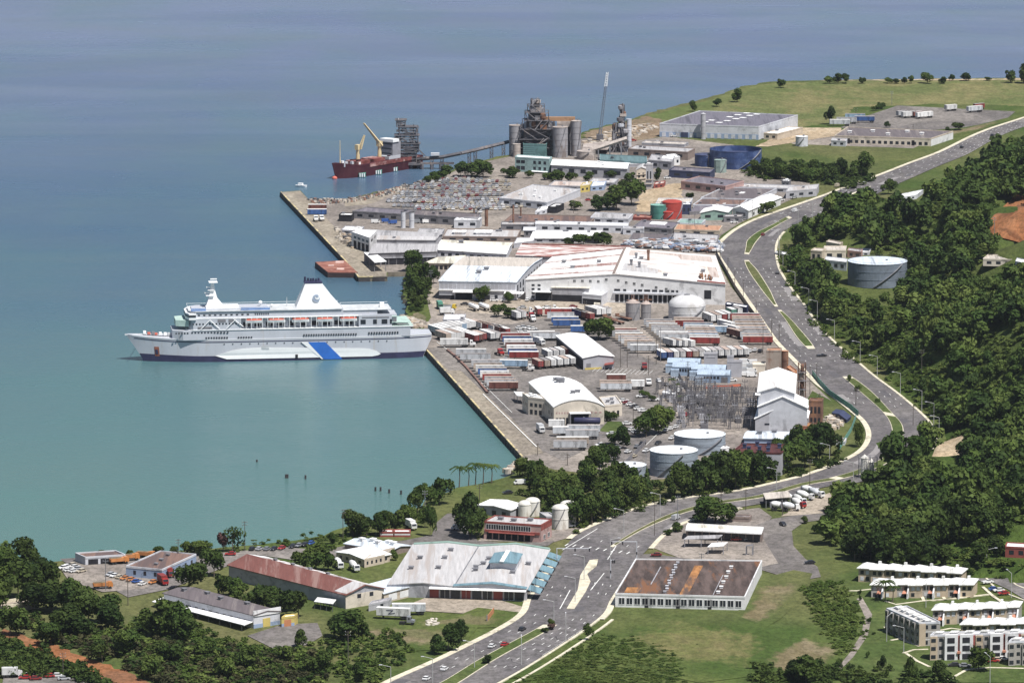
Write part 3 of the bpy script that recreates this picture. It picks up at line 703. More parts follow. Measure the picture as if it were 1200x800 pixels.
# ------------------------------------------------------------------ lower-left waterfront town
b = Bd('boat_shed', 'low flat shed with two wide dark openings on the far left shore', (100,653.5), (147,650.5), (88,648.5), 9, cat='shed')
b.shell(WLGREY, RBROWN); b.row('F', 3, .04, .96, .1, b.h*.8, fill=.8, name='doorway', mat=OPEN)
b = Bd('warehouse', 'pale blue warehouse with flat brown roof by the left shore', (147.5,664), (190,668), (188,646), 12)
b.shell(WBLUE, RBROWN, band=WLGREY); b.row('F', 3, .1, .95, 1.4, 3, fill=.25); b.row('R', 5, .05, .95, 1.2, 2.8, fill=.3); b.vents([(.5,.5),(.4,.8),(.6,.25)])
b = Bd('warehouse', 'long dark roofed warehouse with white blue and yellow end wall at lower left', (192,695), (297,721), (226,688.5), 15, BR=(328,716))
b.shell(WLGREY, RDARK, 'gable', dz=.9, ax='U')
b.band('R', -.02, 1.02, b.h-.4, b.h+1.8, WWHITE, 'parapet', .3); b.band('R', 0, 1, 0, 1.5, WBLUE, out=.1); b.opening('R', .35, .62, 0, 3.2, 'door', WYEL, out=.2)
b.row('F', 12, .02, .95, 1.5, 2.8, fill=.4); b.vents([(.1,.4),(.3,.6),(.5,.45),(.75,.6)], 1.6)
b = Bd('annex', 'small yellow and blue annex at the end of the dark roofed warehouse', (330,724), (345,722.5), (334,721), 11)
b.shell(WYEL, RWHITE); b.band('F', 0, 1, 0, 1.4, WBLUE); b.opening('F', .2, .75, 0, 2.8, 'door', WORANGE)
b = open_shed('lean_to', 'white sheet roof shelter along the dark roofed warehouse', (178,705), (286,734), (191,700), 6, RWHITE, nu=9, nv=2)
b = Bd('warehouse', 'long warehouse with rusted red roof and pale gable end', (268,662), (405,697), (313,653), 16, BR=(450,689.5))
b.shell(WGREY, RRED, 'gable', dz=2.6, ax='U', over=.6)
for i in range(9):
    u = .06 + i * .1; b.slab('roof_sheet', u, u + .055, .56 + .05 * (i % 2), .99, RWHITE if i % 3 else RLG)
b.slab('roof_sheet', .9, 1.0, .02, .98, RLG); b.slab('roof_sheet', 0, .12, .5, .98, RWHITE)
b.band('R', 0, 1, 0, b.h - .05, WBEIGE); b.opening('R', .3, .4, 3.4, 5); b.opening('R', .62, .72, 3.4, 5)
b.vents([(.2,.62),(.35,.62),(.5,.62),(.65,.62)], 1.2)
open_shed('lean_to', 'white lean-to roof beside the rusted red warehouse', (368,705), (390,709), (372,700), 8, RWHITE, nu=4)
b = Bd('market_hall', 'large market hall with streaked grey roof and pale blue fascia', (455,685), (617,690.5), (485,638), 14, BR=(644,644))
b.shell(WGREY, RLG, [(0,0),(.25,1.2),(.48,.2),(.75,1.6),(1,0)], over=.4)
b.slab('roof_fascia', .47, 1.0, -.01, .035, RBLUE, .25); b.slab('roof_fascia', 0, 1, .985, 1.02, WGREEN, .3); b.slab('roof_gutter', .476, .484, 0.03, 1, STEEL, .15)
for i in range(9): b.opening('F', .3 + i * .077, .3 + i * .077 + .066, .3, b.h * .78, 'shop_window', GLASS if i % 3 else WRED, frame=FRAME if i % 2 else None)
b.canopy('F', .3, 1.0, b.h*.95, 2.5, RWHITE, slope=.3)
for i in range(6):
    v = .02 + i * .165; b.canopy('R', v, v + .12, b.h * .92, 5, RBLUE, slope=1.6, thick=.3, name='awning')
b.row('R', 6, 0, 1, .3, 3.5, fill=.7)
b.vents([(.1,.35),(.12,.6),(.3,.35),(.3,.6),(.31,.8),(.57,.35),(.6,.5),(.62,.62),(.56,.42),(.85,.3),(.92,.55)], 1.7)
pz = b.rz(.72,.45)+.3; m = b.mb(); m.box(.67,.86,.38,.6,pz-1,pz+2.4); ph = m.build('rooftop_room', WLGREY, b.root)
m = b.mb(); m.add([(.66,.36,pz+2.4),(.87,.36,pz+2.4),(.87,.62,pz+2.4),(.66,.62,pz+2.4),(.76,.36,pz+3.3),(.76,.62,pz+3.3)], [(0,3,2,1),(0,1,4),(1,2,5,4),(2,3,5),(3,0,4,5)]); m.build('roof', RBLUE, ph)
m = b.mb(); m.box(.745,.775,.35,.63,pz+3.1,pz+3.45); m.build('ridge_cap', RWHITE, ph)
b = Bd('annex', 'white roofed annex joined to the left end of the market hall', (450,695.5), (497,684.5), (432,685), 11)
b.shell(WTAN, RBW, 'shed', dz=.5); b.row('F', 3, .08, .92, .5, 3, fill=.75, mat=WWHITE, name='shutter')
b = Bd('house', 'white roofed tan house beside the truck yard at lower left', (394,647), (427,655.5), (424,641), 8.5, cat='house')
b.shell(WTAN, RWHITE, 'gable', dz=.8); b.row('F', 4, .05, .95, 1, 2.2, fill=.4); b.row('R', 4, .05, .95, 1, 2.2, fill=.4)
b = Bd('house', 'tan house with small windows right of the white roofed house', (427,656), (450,651), (440,647), 9, cat='house')
b.shell(WTAN, RTAN, 'flat'); b.row('F', 4, .05, .95, 1, 2.3, fill=.4)
b = Bd('workshop', 'low workshop with lumpy white roof near the shoreline trees', (404,637), (457,645.5), (428,631), 6)
b.shell(WBROWN, RBW, 'gable', dz=.9, ax='U'); b.vents([(.2,.4),(.4,.5),(.55,.4),(.7,.6),(.85,.5)], 1.8, RWHITE)
b = Bd('annex', 'low grey annex in front of the rusted red warehouse gable', (432,709), (455,704.5), (436,705), 7); b.shell(WGREY, RGREY); b.opening('F', .6, .75, 0, 2.2, 'door')
for i, (x, y) in enumerate([(456,626),(473,626)]):
    b = Bd('storage_container', 'red and white container %s the shore road' % ['left one beside', 'right one beside'][i], (x-11,y-2), (x+5+i*3,y-2), (x-11,y-5), 5, cat='container'); b.shell(WRED, RWHITE, 'flat'); b.band('F', .02, .98, .8, 1.8, WWHITE)
# service buildings near the junction
b = Bd('garage', 'white roofed garage behind the red fronted shop', (560,592), (598,598), (575,585.5), 10); b.shell(WGREY, RWHITE, 'gable', dz=.8); b.row('F', 3, .05, .95, .5, 2.5, fill=.4)
b = Bd('shop', 'two storey shop with red bands and glass front beside white silos', (567,611.5), (634,616), (580,604.5), 20, cat='shop')
b.shell(WPINK, RLG, 'flat', band=WRED); b.band('F', .02, .98, b.h*.46, b.h*.6, WRED, out=.35); b.band('R', 0, 1, b.h*.7, b.h, WRED)
b.row('F', 9, .04, .82, b.h*.62, b.h*.9, fill=.9, frame=FRAME); b.row('F', 7, .04, .82, .3, b.h*.42, fill=.8, mat=OPEN, name='doorway'); b.row('R', 2, .1, .9, 1, 2.6, fill=.4, frame=FRAME)
b.vents([(.2,.5),(.45,.4),(.7,.6)], 1.8); b.canopy('F', .1, .9, b.h*.46, 1.6, WRED, slope=.1)
SILO = M('silo_white', (.62,.60,.56), var=.12, stain=(.42,.38,.33), amt=.4, stretch=(1,1,.3))
for lab, cx, t, bb, w in [('white silo with domed top, leftmost of the pair behind the red fronted shop',615,590,605,16),('taller white silo of the pair behind the red fronted shop',624,586.5,604,18),('large white silo right of the red fronted shop, front one',656.5,594.5,619,20),('large white silo with hatch, rear one right of the red fronted shop',665.5,590,616,19)]:
    tank('silo', lab, cx, t, bb, w, SILO, SILO, dome=1.6, cat='silo', n=28)
tank('silo', 'squat tan tank at the foot of the large white silos', 671, 604, 616, 9, WTAN, RTAN, cat='silo', n=20)
b = Bd('shed', 'grey pump shed between the white silos', (640,606), (652,606), (632,601), 10, cat='shed'); b.shell(WGREY, RLG, 'flat')
# derelict warehouse
b = Bd('derelict_warehouse', 'derelict warehouse with rusted brown roof and white windowed front', (721,696), (873,700), (745,655.5), 15, BR=(893,657.5))
RUSTROOF = M('roof_rusted', (.085,.062,.056), rough=.9, var=.5, scale=.25, stain=(.18,.085,.045), amt=.34, sscale=.12, stretch=(1.3,.2,1))
b.shell(WWHITE, RUSTROOF, 'flat'); b.slab('rust_sheet', .49, .555, .02, .85, M('roof_rust_orange', (.34,.16,.06), var=.4, scale=.4, stain=(.10,.07,.06), amt=.5, stretch=(1,.2,1))); b.slab('rust_sheet', .06, .17, .05, .2, M('roof_rust_orange', (.34,.16,.06)))
b.slab('roof_gap', .225, .233, .3, .8, WGREY); b.slab('roof_gap', .745, .75, .05, .6, WGREY)
for i in range(12): b.vents([(.37 + .01 * (i % 2) - i*.003, .08 + i * .075)], 1.0, WLGREY)
for i in range(6): b.vents([(.78 + .004 * (i % 2), .1 + i * .14)], 1.2, RWHITE)
b.row('F', 16, .02, .98, 1.2, 3.6, fill=.72, frame=WWHITE); b.row('F', 3, .12, .85, .1, 3.8, fill=.12, name='doorway', mat=OPEN)
# filling station
b = Bd('filling_station_shop', 'long low glass fronted shop with white fascia at the road corner', (804,619), (893,623.5), (806,614), 12, cat='shop')
b.shell(WBROWN, RCREAM, 'flat', band=RWHITE); b.row('F', 10, .02, .98, .2, b.h*.72, fill=.85); b.canopy('F', 0, 1, b.h*.95, 3, RWHITE, slope=.1, thick=.5)
b = open_shed('forecourt_canopy', 'grey flat forecourt canopy on thick columns before the glass shop', (801,632), (842,632), (806,628), 10, RGREY, nu=3, cat='canopy')
b = open_shed('forecourt_canopy', 'small white forecourt canopy right of the grey one', (829,641), (848,641), (834,636.5), 9, RWHITE, nu=2, cat='canopy')
b = open_shed('gate_frame', 'pale steel gate frame standing alone on the corner lot', (874,640), (882,640), (875,639), 11, STEEL, nu=2, cat='gate')
# concrete works
b = open_shed('works_shed', 'flat tan roofed open shed at the concrete mixer yard', (897,585), (927,583.5), (894,578), 11, RTAN, nu=4, cat='shed', back=WDGREY)
b = Bd('works_shed', 'low dark shed beside the concrete mixer yard', (853,606), (878,607), (856,603), 5, cat='shed'); b.shell(WBROWN, RDARK, 'flat')
for lab, cx, t, bb, w in [('tall white cement silo with ladder beside the road bend',1013,536,560,9),('slimmer white cement silo, right of its twin at the road bend',1021,541,560,6.5)]:
    r_ = tank('cement_silo', lab, cx, t, bb, w, SILO, SILO, cone=1.5, cat='silo', n=20)
    m = MB(); lattice(m, -2.4, 2.4, -2.4, 2.4, 0, 9.5, 3, .1); m.build('support_frame', STEEL, r_)
b = Bd('hut', 'small orange roofed hut on the grass inside the bend', (979,517.5), (990,518), (981,513.5), 4, cat='hut'); b.shell(WLGREY, RORANGE, 'flat')
# tanks by the road
TGREY = M('tank_grey', (.25,.29,.34), var=.14, scale=.2, stain=(.17,.19,.22), amt=.4, stretch=(1,1,4), rough=.6); TWH = rm('tank_white', (.72,.76,.80), stain=(.6,.62,.64))
tank('storage_tank', 'wide grey storage tank with pale roof, front one by the roadside trees', 789.5, 526.5, 555, 57, TGREY, TWH, n=56)
tank('storage_tank', 'wide grey storage tank with pale roof and ladder, behind the front one', 820, 508, 528, 61, TGREY, TWH, n=56)
tank('storage_tank', 'smaller grey storage tank left of the two wide ones', 738, 544, 562, 39, TGREY, TWH, n=40)
tank('pavilion_tank', 'small white tank with conical roof beside the maroon roofed block', 846.5, 524, 530, 17, WWHITE, RWHITE, cone=1.2, n=6, rings=False)
b = Bd('warehouse', 'tall grey block with maroon roof behind roadside trees', (858,530), (915,531.5), (870,520), 27); b.shell(WGREY, rm('maroon', (.10,.035,.033)), 'flat', band=rm('maroon', (.10,.035,.033)))
b.vents([(.15,.5),(.3,.2),(.35,.8),(.5,.3),(.6,.75),(.7,.2),(.85,.6)], 1.3, WNAVY, hh=2)
b = Bd('warehouse', 'low pale sheet roofed workshop below the white gabled hall', (872,513.5), (926,514.5), (877,505.5), 7); b.shell(WBLUE, RBW, 'gable', dz=.8, ax='U'); b.vents([(.3,.4),(.6,.6)], 2)
b = Bd('white_gabled_hall', 'stepped white gabled hall with grey front near the bend', (885,490.5), (946,489.5), (889,478), 15.5)
b.shell(WGREY, RWHITE, 'gable', dz=5.4); b.opening('F', .47, .53, 1.5, 4.5, frame=FRAME); b.opening('F', .18, .28, 3, 3.8); b.opening('F', .75, .85, 2.6, 3.4); b.opening('F', .38, .44, .1, 2.5, 'door')
c = Bd('', '', (888.5,476.5), (946,478), (889,467), 29, parent=b.root); c.shell(WLGREY, RWHITE, 'gable', dz=4.8)
c = Bd('', '', (888.5,459.5), (931,461), (891,437), 45, parent=b.root); c.shell(WLGREY, RWHITE, 'gable', dz=2.6); c.canopy('F', -.08, .06, c.h*.97, 1.5, RWHITE)
b.block('cupola', .44, .56, .05, .9, b.h + 4.5, b.h + 7.6, WLGREY)
RBLK = wm('stained_concrete', (.30,.255,.22), stain=(.2,.12,.09), amt=.5)
b = Bd('concrete_tower', 'square brown concrete tower with orange top by the highway', (898,411.5), (915,411.5), (899,408.5), 24, cat='tower'); b.shell(RBLK, RORANGE, 'flat')
tank('stack', 'dark rusty cylinder standing against the orange topped tower', 919.8, 411, 433, 8, RUSTY, RORANGE, cat='silo', n=16)
def rust_tower(label, cx, yt, yb, wpx, seed=1):
    p = W(cx, yb); k = F / p.y; w = wpx / k; h = (yb - yt) / k; r = empty('process_tower', p, label, 'tower'); rnd = random.Random(seed)
    m = MB(); lattice(m, -w/2, w/2, -w/2, w/2, 0, h, max(3, int(h/4)), .16); m.build('frame', RUSTY, r)
    for i in range(int(h / 4)):
        z = i * 4; m = MB(); m.box(-w/2-.4, w/2+.4, -w/2-.4, w/2+.4, z, z + .2); m.build('platform', STEEL, r)
        m = MB(); a = rnd.uniform(.25, .42) * w; m.rings([(a*.6, z+.2), (a, z+.8), (a, z+3.2), (a*.6, z+3.8)], 10, cx=rnd.uniform(-.1,.1)*w); m.build('vessel', RUSTY if i % 2 else RBLK, r)
    return r
rust_tower('narrow rusted process tower beside the highway', 939.5, 424, 466, 8.5, 3)
b = Bd('ruin', 'rusted brown plant ruin right of the white gabled hall', (948,470), (963,470.5), (950,467), 27, cat='ruin'); b.shell(RUSTY, RUSTY, 'flat'); b.row('F', 3, .05, .95, 1, 3, fill=.6, mat=OPEN); b.row('F', 3, .05, .95, 5, 8, fill=.6, mat=OPEN)
b = Bd('conveyor_house', 'dark slanted conveyor shed beside the rusted ruin', (975,484), (992,492), (980,480), 4, cat='shed'); b.shell(WNAVY, WNAVY, 'gable', dz=1)
tank('rusty_tank', 'squat orange rusted tank below the rusted ruin', 941, 497.5, 505, 25, wm('rust_orange', (.30,.11,.07)), rm('rust_orange', (.33,.14,.09)), n=30)
b = Bd('hut', 'orange sheet hut beside the concrete tower', (922,431), (930,437), (926,429), 5, cat='hut'); b.shell(WORANGE, RORANGE, 'flat')
b = Bd('hut', 'cream stained shed beneath the brown concrete tower', (882,428), (897,428), (882,424.5), 9, cat='hut'); b.shell(WBEIGE, RCREAM, 'flat')
# green screen fence by the bend
def fence(name, label, px, h, mat, post=None, step=4, cat='fence', base=G):
    P = [W(*p) for p in px]; o = P[0]; r = empty(name, o, label, cat); m = MB(); pts = []; me = None
    for a, b_ in zip(P, P[1:]):
        d = (b_ - a); L = d.length; d.normalize(); n = int(L / 6)
        for i in range(n):
            c = a - o + d * (i * 6)
            if me is None:
                mp = MB(); mp.box(-.1, .1, -.1, .1, 0, h + .25); me = mp.build('post', post or STEEL, r, loc=c)
            else: q_ = me.copy(); C.objects.link(q_); q_.location = c
    L_ = [p - o for p in P]; n = len(L_); A = []; B_ = []
    for i, p in enumerate(L_):
        d = (L_[min(n-1, i+1)] - L_[max(0, i-1)]).normalized(); q = Vector((-d.y, d.x, 0)) * .05; A.append(p - q); B_.append(p + q)
    vs = []
    for p, q in zip(A, B_): vs += [(p.x, p.y, .1), (p.x, p.y, h), (q.x, q.y, h), (q.x, q.y, .1)]
    m.add(vs, [(4*i+k, 4*i+(k+1) % 4, 4*i+4+(k+1) % 4, 4*i+4+k) for i in range(n-1) for k in range(4)]); m.build('panel', mat, r); return r
GMESH = M('green_mesh', (.12,.30,.25), var=.2)
fence('screen_fence', 'green screen fence curving round the bend beside the left kerb', [(952,440),(960,450),(972,463),(985,472),(997,480),(1006,488)], 2.6, GMESH)
fence('screen_fence', 'green screen fence running down to the orange hut', [(1003,491),(998,505),(990,518),(984,527)], 2.4, GMESH)
fence('perimeter_wall', 'dark stained wall between factory and highway curve', [(838,290),(841,302),(850,318),(862,340),(880,366),(905,398)], 2.4, M('fence_dark', (.14,.12,.11), var=.3))
fence('chain_fence', 'grey fence along the car park road below the yard', [(716,562),(745,533),(757,520)], 2.2, WDGREY)
fence('chain_fence', 'thin fence along the seaward edge of the harbour road', [(795,440),(800,452),(822,477),(832,487)], 2.4, WDGREY)
# arched warehouse + offices
b = Bd('arched_warehouse', 'cream warehouse with curved white roof and dark entrance', (649,477), (708,476), (620,448), 21, BR=(681,450)); b.shell(WBEIGE, RWHITE, 'arch', dz=3.2, over=.3)
b.opening('F', .34, .68, .1, 4.6, 'entrance', OPEN); b.row('F', 4, .03, .3, .3, 3.2, fill=.75); b.row('F', 5, .03, .3, 5, 5.8, fill=.5, mat=WPINK); b.row('F', 3, .7, .97, 5, 5.8, fill=.5, mat=WPINK); b.row('L', 9, .03, .97, 3, 4.6, fill=.3)
b.canopy('F', .3, .72, 5.4, 3, WWHITE, slope=.1, thick=.35, posts=2); b.vents([(.42,.8),(.5,.7),(.5,.25),(.62,.3)], 1.8); b.vents([(.47,.72)], 3)
b = Bd('office', 'two storey cream office block left of the curved roof warehouse', (619,466), (640,468.5), (612,461), 20); b.shell(WBEIGE, RWHITE, 'flat'); b.row('F', 3, .05, .8, .5, 2.6, fill=.6); b.row('F', 3, .05, .8, 4, 5.6, fill=.6); b.row('L', 3, .1, .9, 3.5, 5, fill=.4); b.vents([(.3,.3),(.6,.6),(.4,.8)], 1.5, RWHITE)
b = open_shed('loading_canopy', 'white canopy joined to the back of the cream office', (606,464), (618,466), (602,459), 9, RWHITE, nu=2)
b = Bd('gatehouse', 'small cream lean-to office in front of the curved roof warehouse', (640,476), (652,479), (636,472.5), 14); b.shell(WBEIGE, RWHITE); b.opening('F', .2, .7, 1, 2.4)
b = Bd('office', 'low flat office with pale roof right of the curved roof warehouse', (709,476), (729,474), (702,466), 13); b.shell(WBEIGE, RLG, 'flat'); b.row('F', 3, .1, .9, .6, 2.6, fill=.5, mat=OPEN); b.vents([(.3,.4),(.6,.6),(.5,.2)], 1.6)
# white roofed gable warehouse
b = Bd('gabled_warehouse', 'grey warehouse with bright white gabled roof in the trailer yard', (683.5,419.5), (719,417.5), (652,393.5), 14, BR=(685,392)); b.shell(WGREY, RWHITE, 'gable', dz=1.1)
b.band('L', 0, 1, 0, b.h*.8, OPEN, 'open_side'); b.band('F', .05, .6, 0, .9, WYEL, 'kerb_rail', .4); b.opening('F', .1, .25, 0, 3, 'door', WDGREY)
b = open_shed('guard_booth', 'small red roofed booth beside the white gabled warehouse', (708,428), (719,427.5), (709,425), 6, WRED, nu=2, cat='booth', back=WDGREY)
# long factory
b = Bd('factory', 'huge factory with streaked white and rusty gabled roof and white front', (616,328), (850,333.5), (648,301), 24, BR=(838,300), cat='factory')
b.shell(WWHITE, rm('factory', (.64,.61,.59), stain=(.46,.34,.31), amt=.28, stretch=(.3,2.5,1)), 'gable', dz=4.1, rt=.455, over=.4)
for v0, v1 in [(.0,.10),(.18,.34),(.46,.68),(.78,.98)]: b.slab('roof_sheet', .0, .435, v0, v1, RWHITE)
b.slab('roof_sheet', .47, .98, .0, .12, RWHITE); b.slab('roof_sheet', .46, .66, .12, .42, RLG); b.slab('roof_sheet', .46, .99, .58, .72, RWHITE); b.slab('roof_sheet', .66, .98, .2, .55, RPINK); b.slab('roof_sheet', .48, .97, .74, .93, RPINK)
for v0, v1, u0, u1 in [(.105,.135,.05,.44),(.145,.175,.0,.25),(.35,.385,.08,.44),(.40,.45,.2,.44),(.69,.72,.0,.3),(.74,.775,.15,.44)]: b.slab('rust_strip', u0, u1, v0, v1, rm('rust_strip', (.36,.22,.20), stain=(.58,.52,.49), amt=.5), .06)
for i in range(5): b.slab('roof_sheet', .68 + i*.06, .69 + i*.06, .14, .57, RCREAM)
b.slab('ridge_cap', .435, .447, 0, 1, WBROWN, .5); b.slab('ridge_cap', .455, .475, 0, 1, RWHITE, .6); b.slab('roof_edge', .0, .45, .985, 1.0, RRED, .4); b.slab('roof_edge', .86, 1.0, -.004, .02, WRED, .5)
for i in range(4):
    b.opening('F', .03, .045, 1.5 + 2 * i, 2.5 + 2 * i); b.opening('F', .06, .075, 1.5 + 2 * i, 2.5 + 2 * i)
for u, z in [(.24,11.3),(.28,11.4),(.32,11.4),(.36,11.3),(.40,12.4),(.46,12),(.5,11.2),(.54,10.6),(.58,10),(.65,9),(.7,8.2)]: b.opening('F', u, u + .011, z - 1.2, z, frame=FRAME)
for u0, u1 in [(.445,.475),(.49,.505),(.545,.555),(.565,.585),(.595,.625),(.635,.66),(.67,.69),(.70,.72),(.73,.745),(.755,.765)]: b.opening('F', u0, u1, 6.0, 7.1)
b.band('F', .44, .8, 4.7, 5.5, WLGREY, out=1.2, name='balcony_slab')
for u in np.arange(.45, .8, .024): b.opening('F', u, u + .018, .4, 4.3, 'loading_door', OPEN)
b.opening('F', .895, .93, 3, 7.5, 'loading_door', OPEN); b.band('F', .8, .87, 2, 3, WLGREY, out=2)
b.canopy('F', .04, .13, 5, 3, RWHITE, slope=.2)
b.opening('F', .05, .13, .1, 4.4, 'loading_door', OPEN); b.opening('F', .14, .27, .1, 4.4, 'loading_door', OPEN)
c = Bd('', '', (647,337), (690,338.5), (649.5,331), 16, parent=b.root); c.shell(WGREY, RCREAM, 'shed', dz=.3); c.band('F', 0, 1, 0, c.h*.5, OPEN, 'open_bay')
c = Bd('', '', (682,345), (705,347), (692,339), 11.5, parent=b.root); c.shell(WLGREY, RWHITE, 'flat'); c.band('F', .03, .97, 0, c.h*.62, OPEN, 'open_bay')
b.vents([(.2,.35),(.12,.62),(.33,.5),(.7,.08),(.56,.62),(.9,.35),(.93,.1)], 2, STEEL)
for u, v, hh in [(.6,.6,5.5),(.53,.63,3),(.515,.36,3.2),(.56,.3,3.2)]: b.vents([(u, v)], 1.4, RUSTY if hh > 5 else STEEL, 'roof_stack', hh)
m = b.mb()
for i in range(16):
    u, v = random.uniform(.87,.93), random.uniform(.05,.22); m.box(u, u+.006, v, v+.05, b.rz(u,v), b.rz(u,v)+random.uniform(.8,2.5))
m.build('rooftop_machinery', RUSTY, b.root); b.block('ramp', .355, .385, -.16, 0, 0, 1.6, RCREAM)
b = Bd('factory_wing', 'low wing with rusty white roof behind the huge factory', (605,299.5), (700,303), (612,288.5), 9, BR=(742,291.5)); b.shell(WGREY, RMIX, 'shed', dz=1.0, ax='U'); b.slab('roof_edge', 0, 1, .93, 1.0, RRED, .4)
# blue-white warehouse
b = Bd('warehouse', 'wide warehouse with blue-white front slope and tan back slope', (514.5,329.5), (605,331), (546,301), 21, BR=(635,303)); b.shell(WLGREY, RBW, [(0,0),(.3,1.2),(.5,1.6),(.7,1.4),(1,0)], ax='U', over=.4)
b.slab('roof_sheet', 0, 1, .5, .99, RTAN); 
for i in range(22): b.slab('roof_seam', .02+i*.045, .024+i*.045, .0, .5, RWHITE, .12)
b.band('F', 0, 1, 4.7, 5.2, RWHITE, 'ledge', .8)
b.row('F', 9, .01, .99, 5.4, 8.1, fill=.9, mat=WGREY, name='glazed_panel', frame=WLGREY)
b.opening('F', .0, .2, 0, 2.2, 'open_bay', OPEN); b.opening('F', .21, .43, .0, 3.9, 'open_bay', OPEN); b.opening('F', .56, .66, 0, 2.5, 'door', OPEN); b.canopy('F', .19, .45, 4.4, 4, RWHITE, slope=.2); b.opening('F', .72, .76, .8, 2.6); b.canopy('F', .85, 1.1, 4.4, 3, RWHITE)
for i in range(9): b.opening('R', .03 + i*.108, .075 + i*.108, 4.5, 7.5); b.opening('R', .03 + i*.108, .075 + i*.108, 1, 3.2)
b.vents([(.43,.25),(.49,.36)], 2.2)
b = Bd('annex', 'cream roofed strip left behind the blue-white warehouse', (498,308.5), (531,309.5), (513,302), 7, BR=(545,300.5)); b.shell(WTAN, RCREAM, 'shed', dz=.3); b.row('F', 6, .02, .98, .2, 2.2, fill=.7, mat=OPEN)
b = Bd('warehouse', 'white flat warehouse behind the blue-white warehouse', (513,293), (593,298), (518,281.5), 8, BR=(600,285)); b.shell(WLGREY, RWHITE, 'gable', dz=1, ax='U'); b.slab('roof_sheet', 0, 1, .55, .98, RCREAM); b.row('F', 9, .02, .98, .8, 2.4, fill=.5); b.vents([(.3,.6)], 2.4)
b = Bd('warehouse', 'low building with weathered white roof by the grey row', (602,286), (625,283), (606,279.5), 5, BR=(627,279)); b.shell(WGREY, RWHITE, 'flat')
# port sheds by the pier
b = Bd('port_office', 'two storey white port office with open ground floor at pier side', (412,272.5), (433,279.5), (423,269.5), 17, BR=(442,270.5)); b.shell(WWHITE, RWHITE, 'flat'); b.row('F', 4, .08, .98, .2, 4.2, fill=.7, mat=OPEN, name='open_bay'); b.row('F', 4, .08, .98, 5.4, 6.6, fill=.6); b.row('R', 2, .1, .9, 5.2, 6.8, fill=.6)
b = Bd('transit_shed', 'long grey transit shed right of the white port office', (435,281), (510,282), (442,270), 7, BR=(518,274)); b.shell(WGREY, RGREY, 'gable', dz=1, ax='U'); b.slab('roof_sheet', .05, 1, 0, .3, RLG); b.vents([(.35,.1)], 1.5)
b = Bd('transit_shed', 'lower grey transit shed with dark open front by the shore trees', (433,297), (511,295), (439,287), 14, BR=(513,287.5)); b.shell(WDGREY, RGREY, 'shed', dz=.4, ax='U'); b.row('F', 8, .06, .98, .1, 4.2, fill=.9, mat=OPEN, name='open_bay'); b.band('F', .05, 1, 3.6, 4.3, WGREY, 'ledge', .5)
b = open_shed('pier_canopy', 'bright white canopy on posts at the pier corner', (439,308), (453,307.5), (426,296), 11, RWHITE, BR=(439,297), nu=2, nv=3, cat='canopy', back=WDGREY)
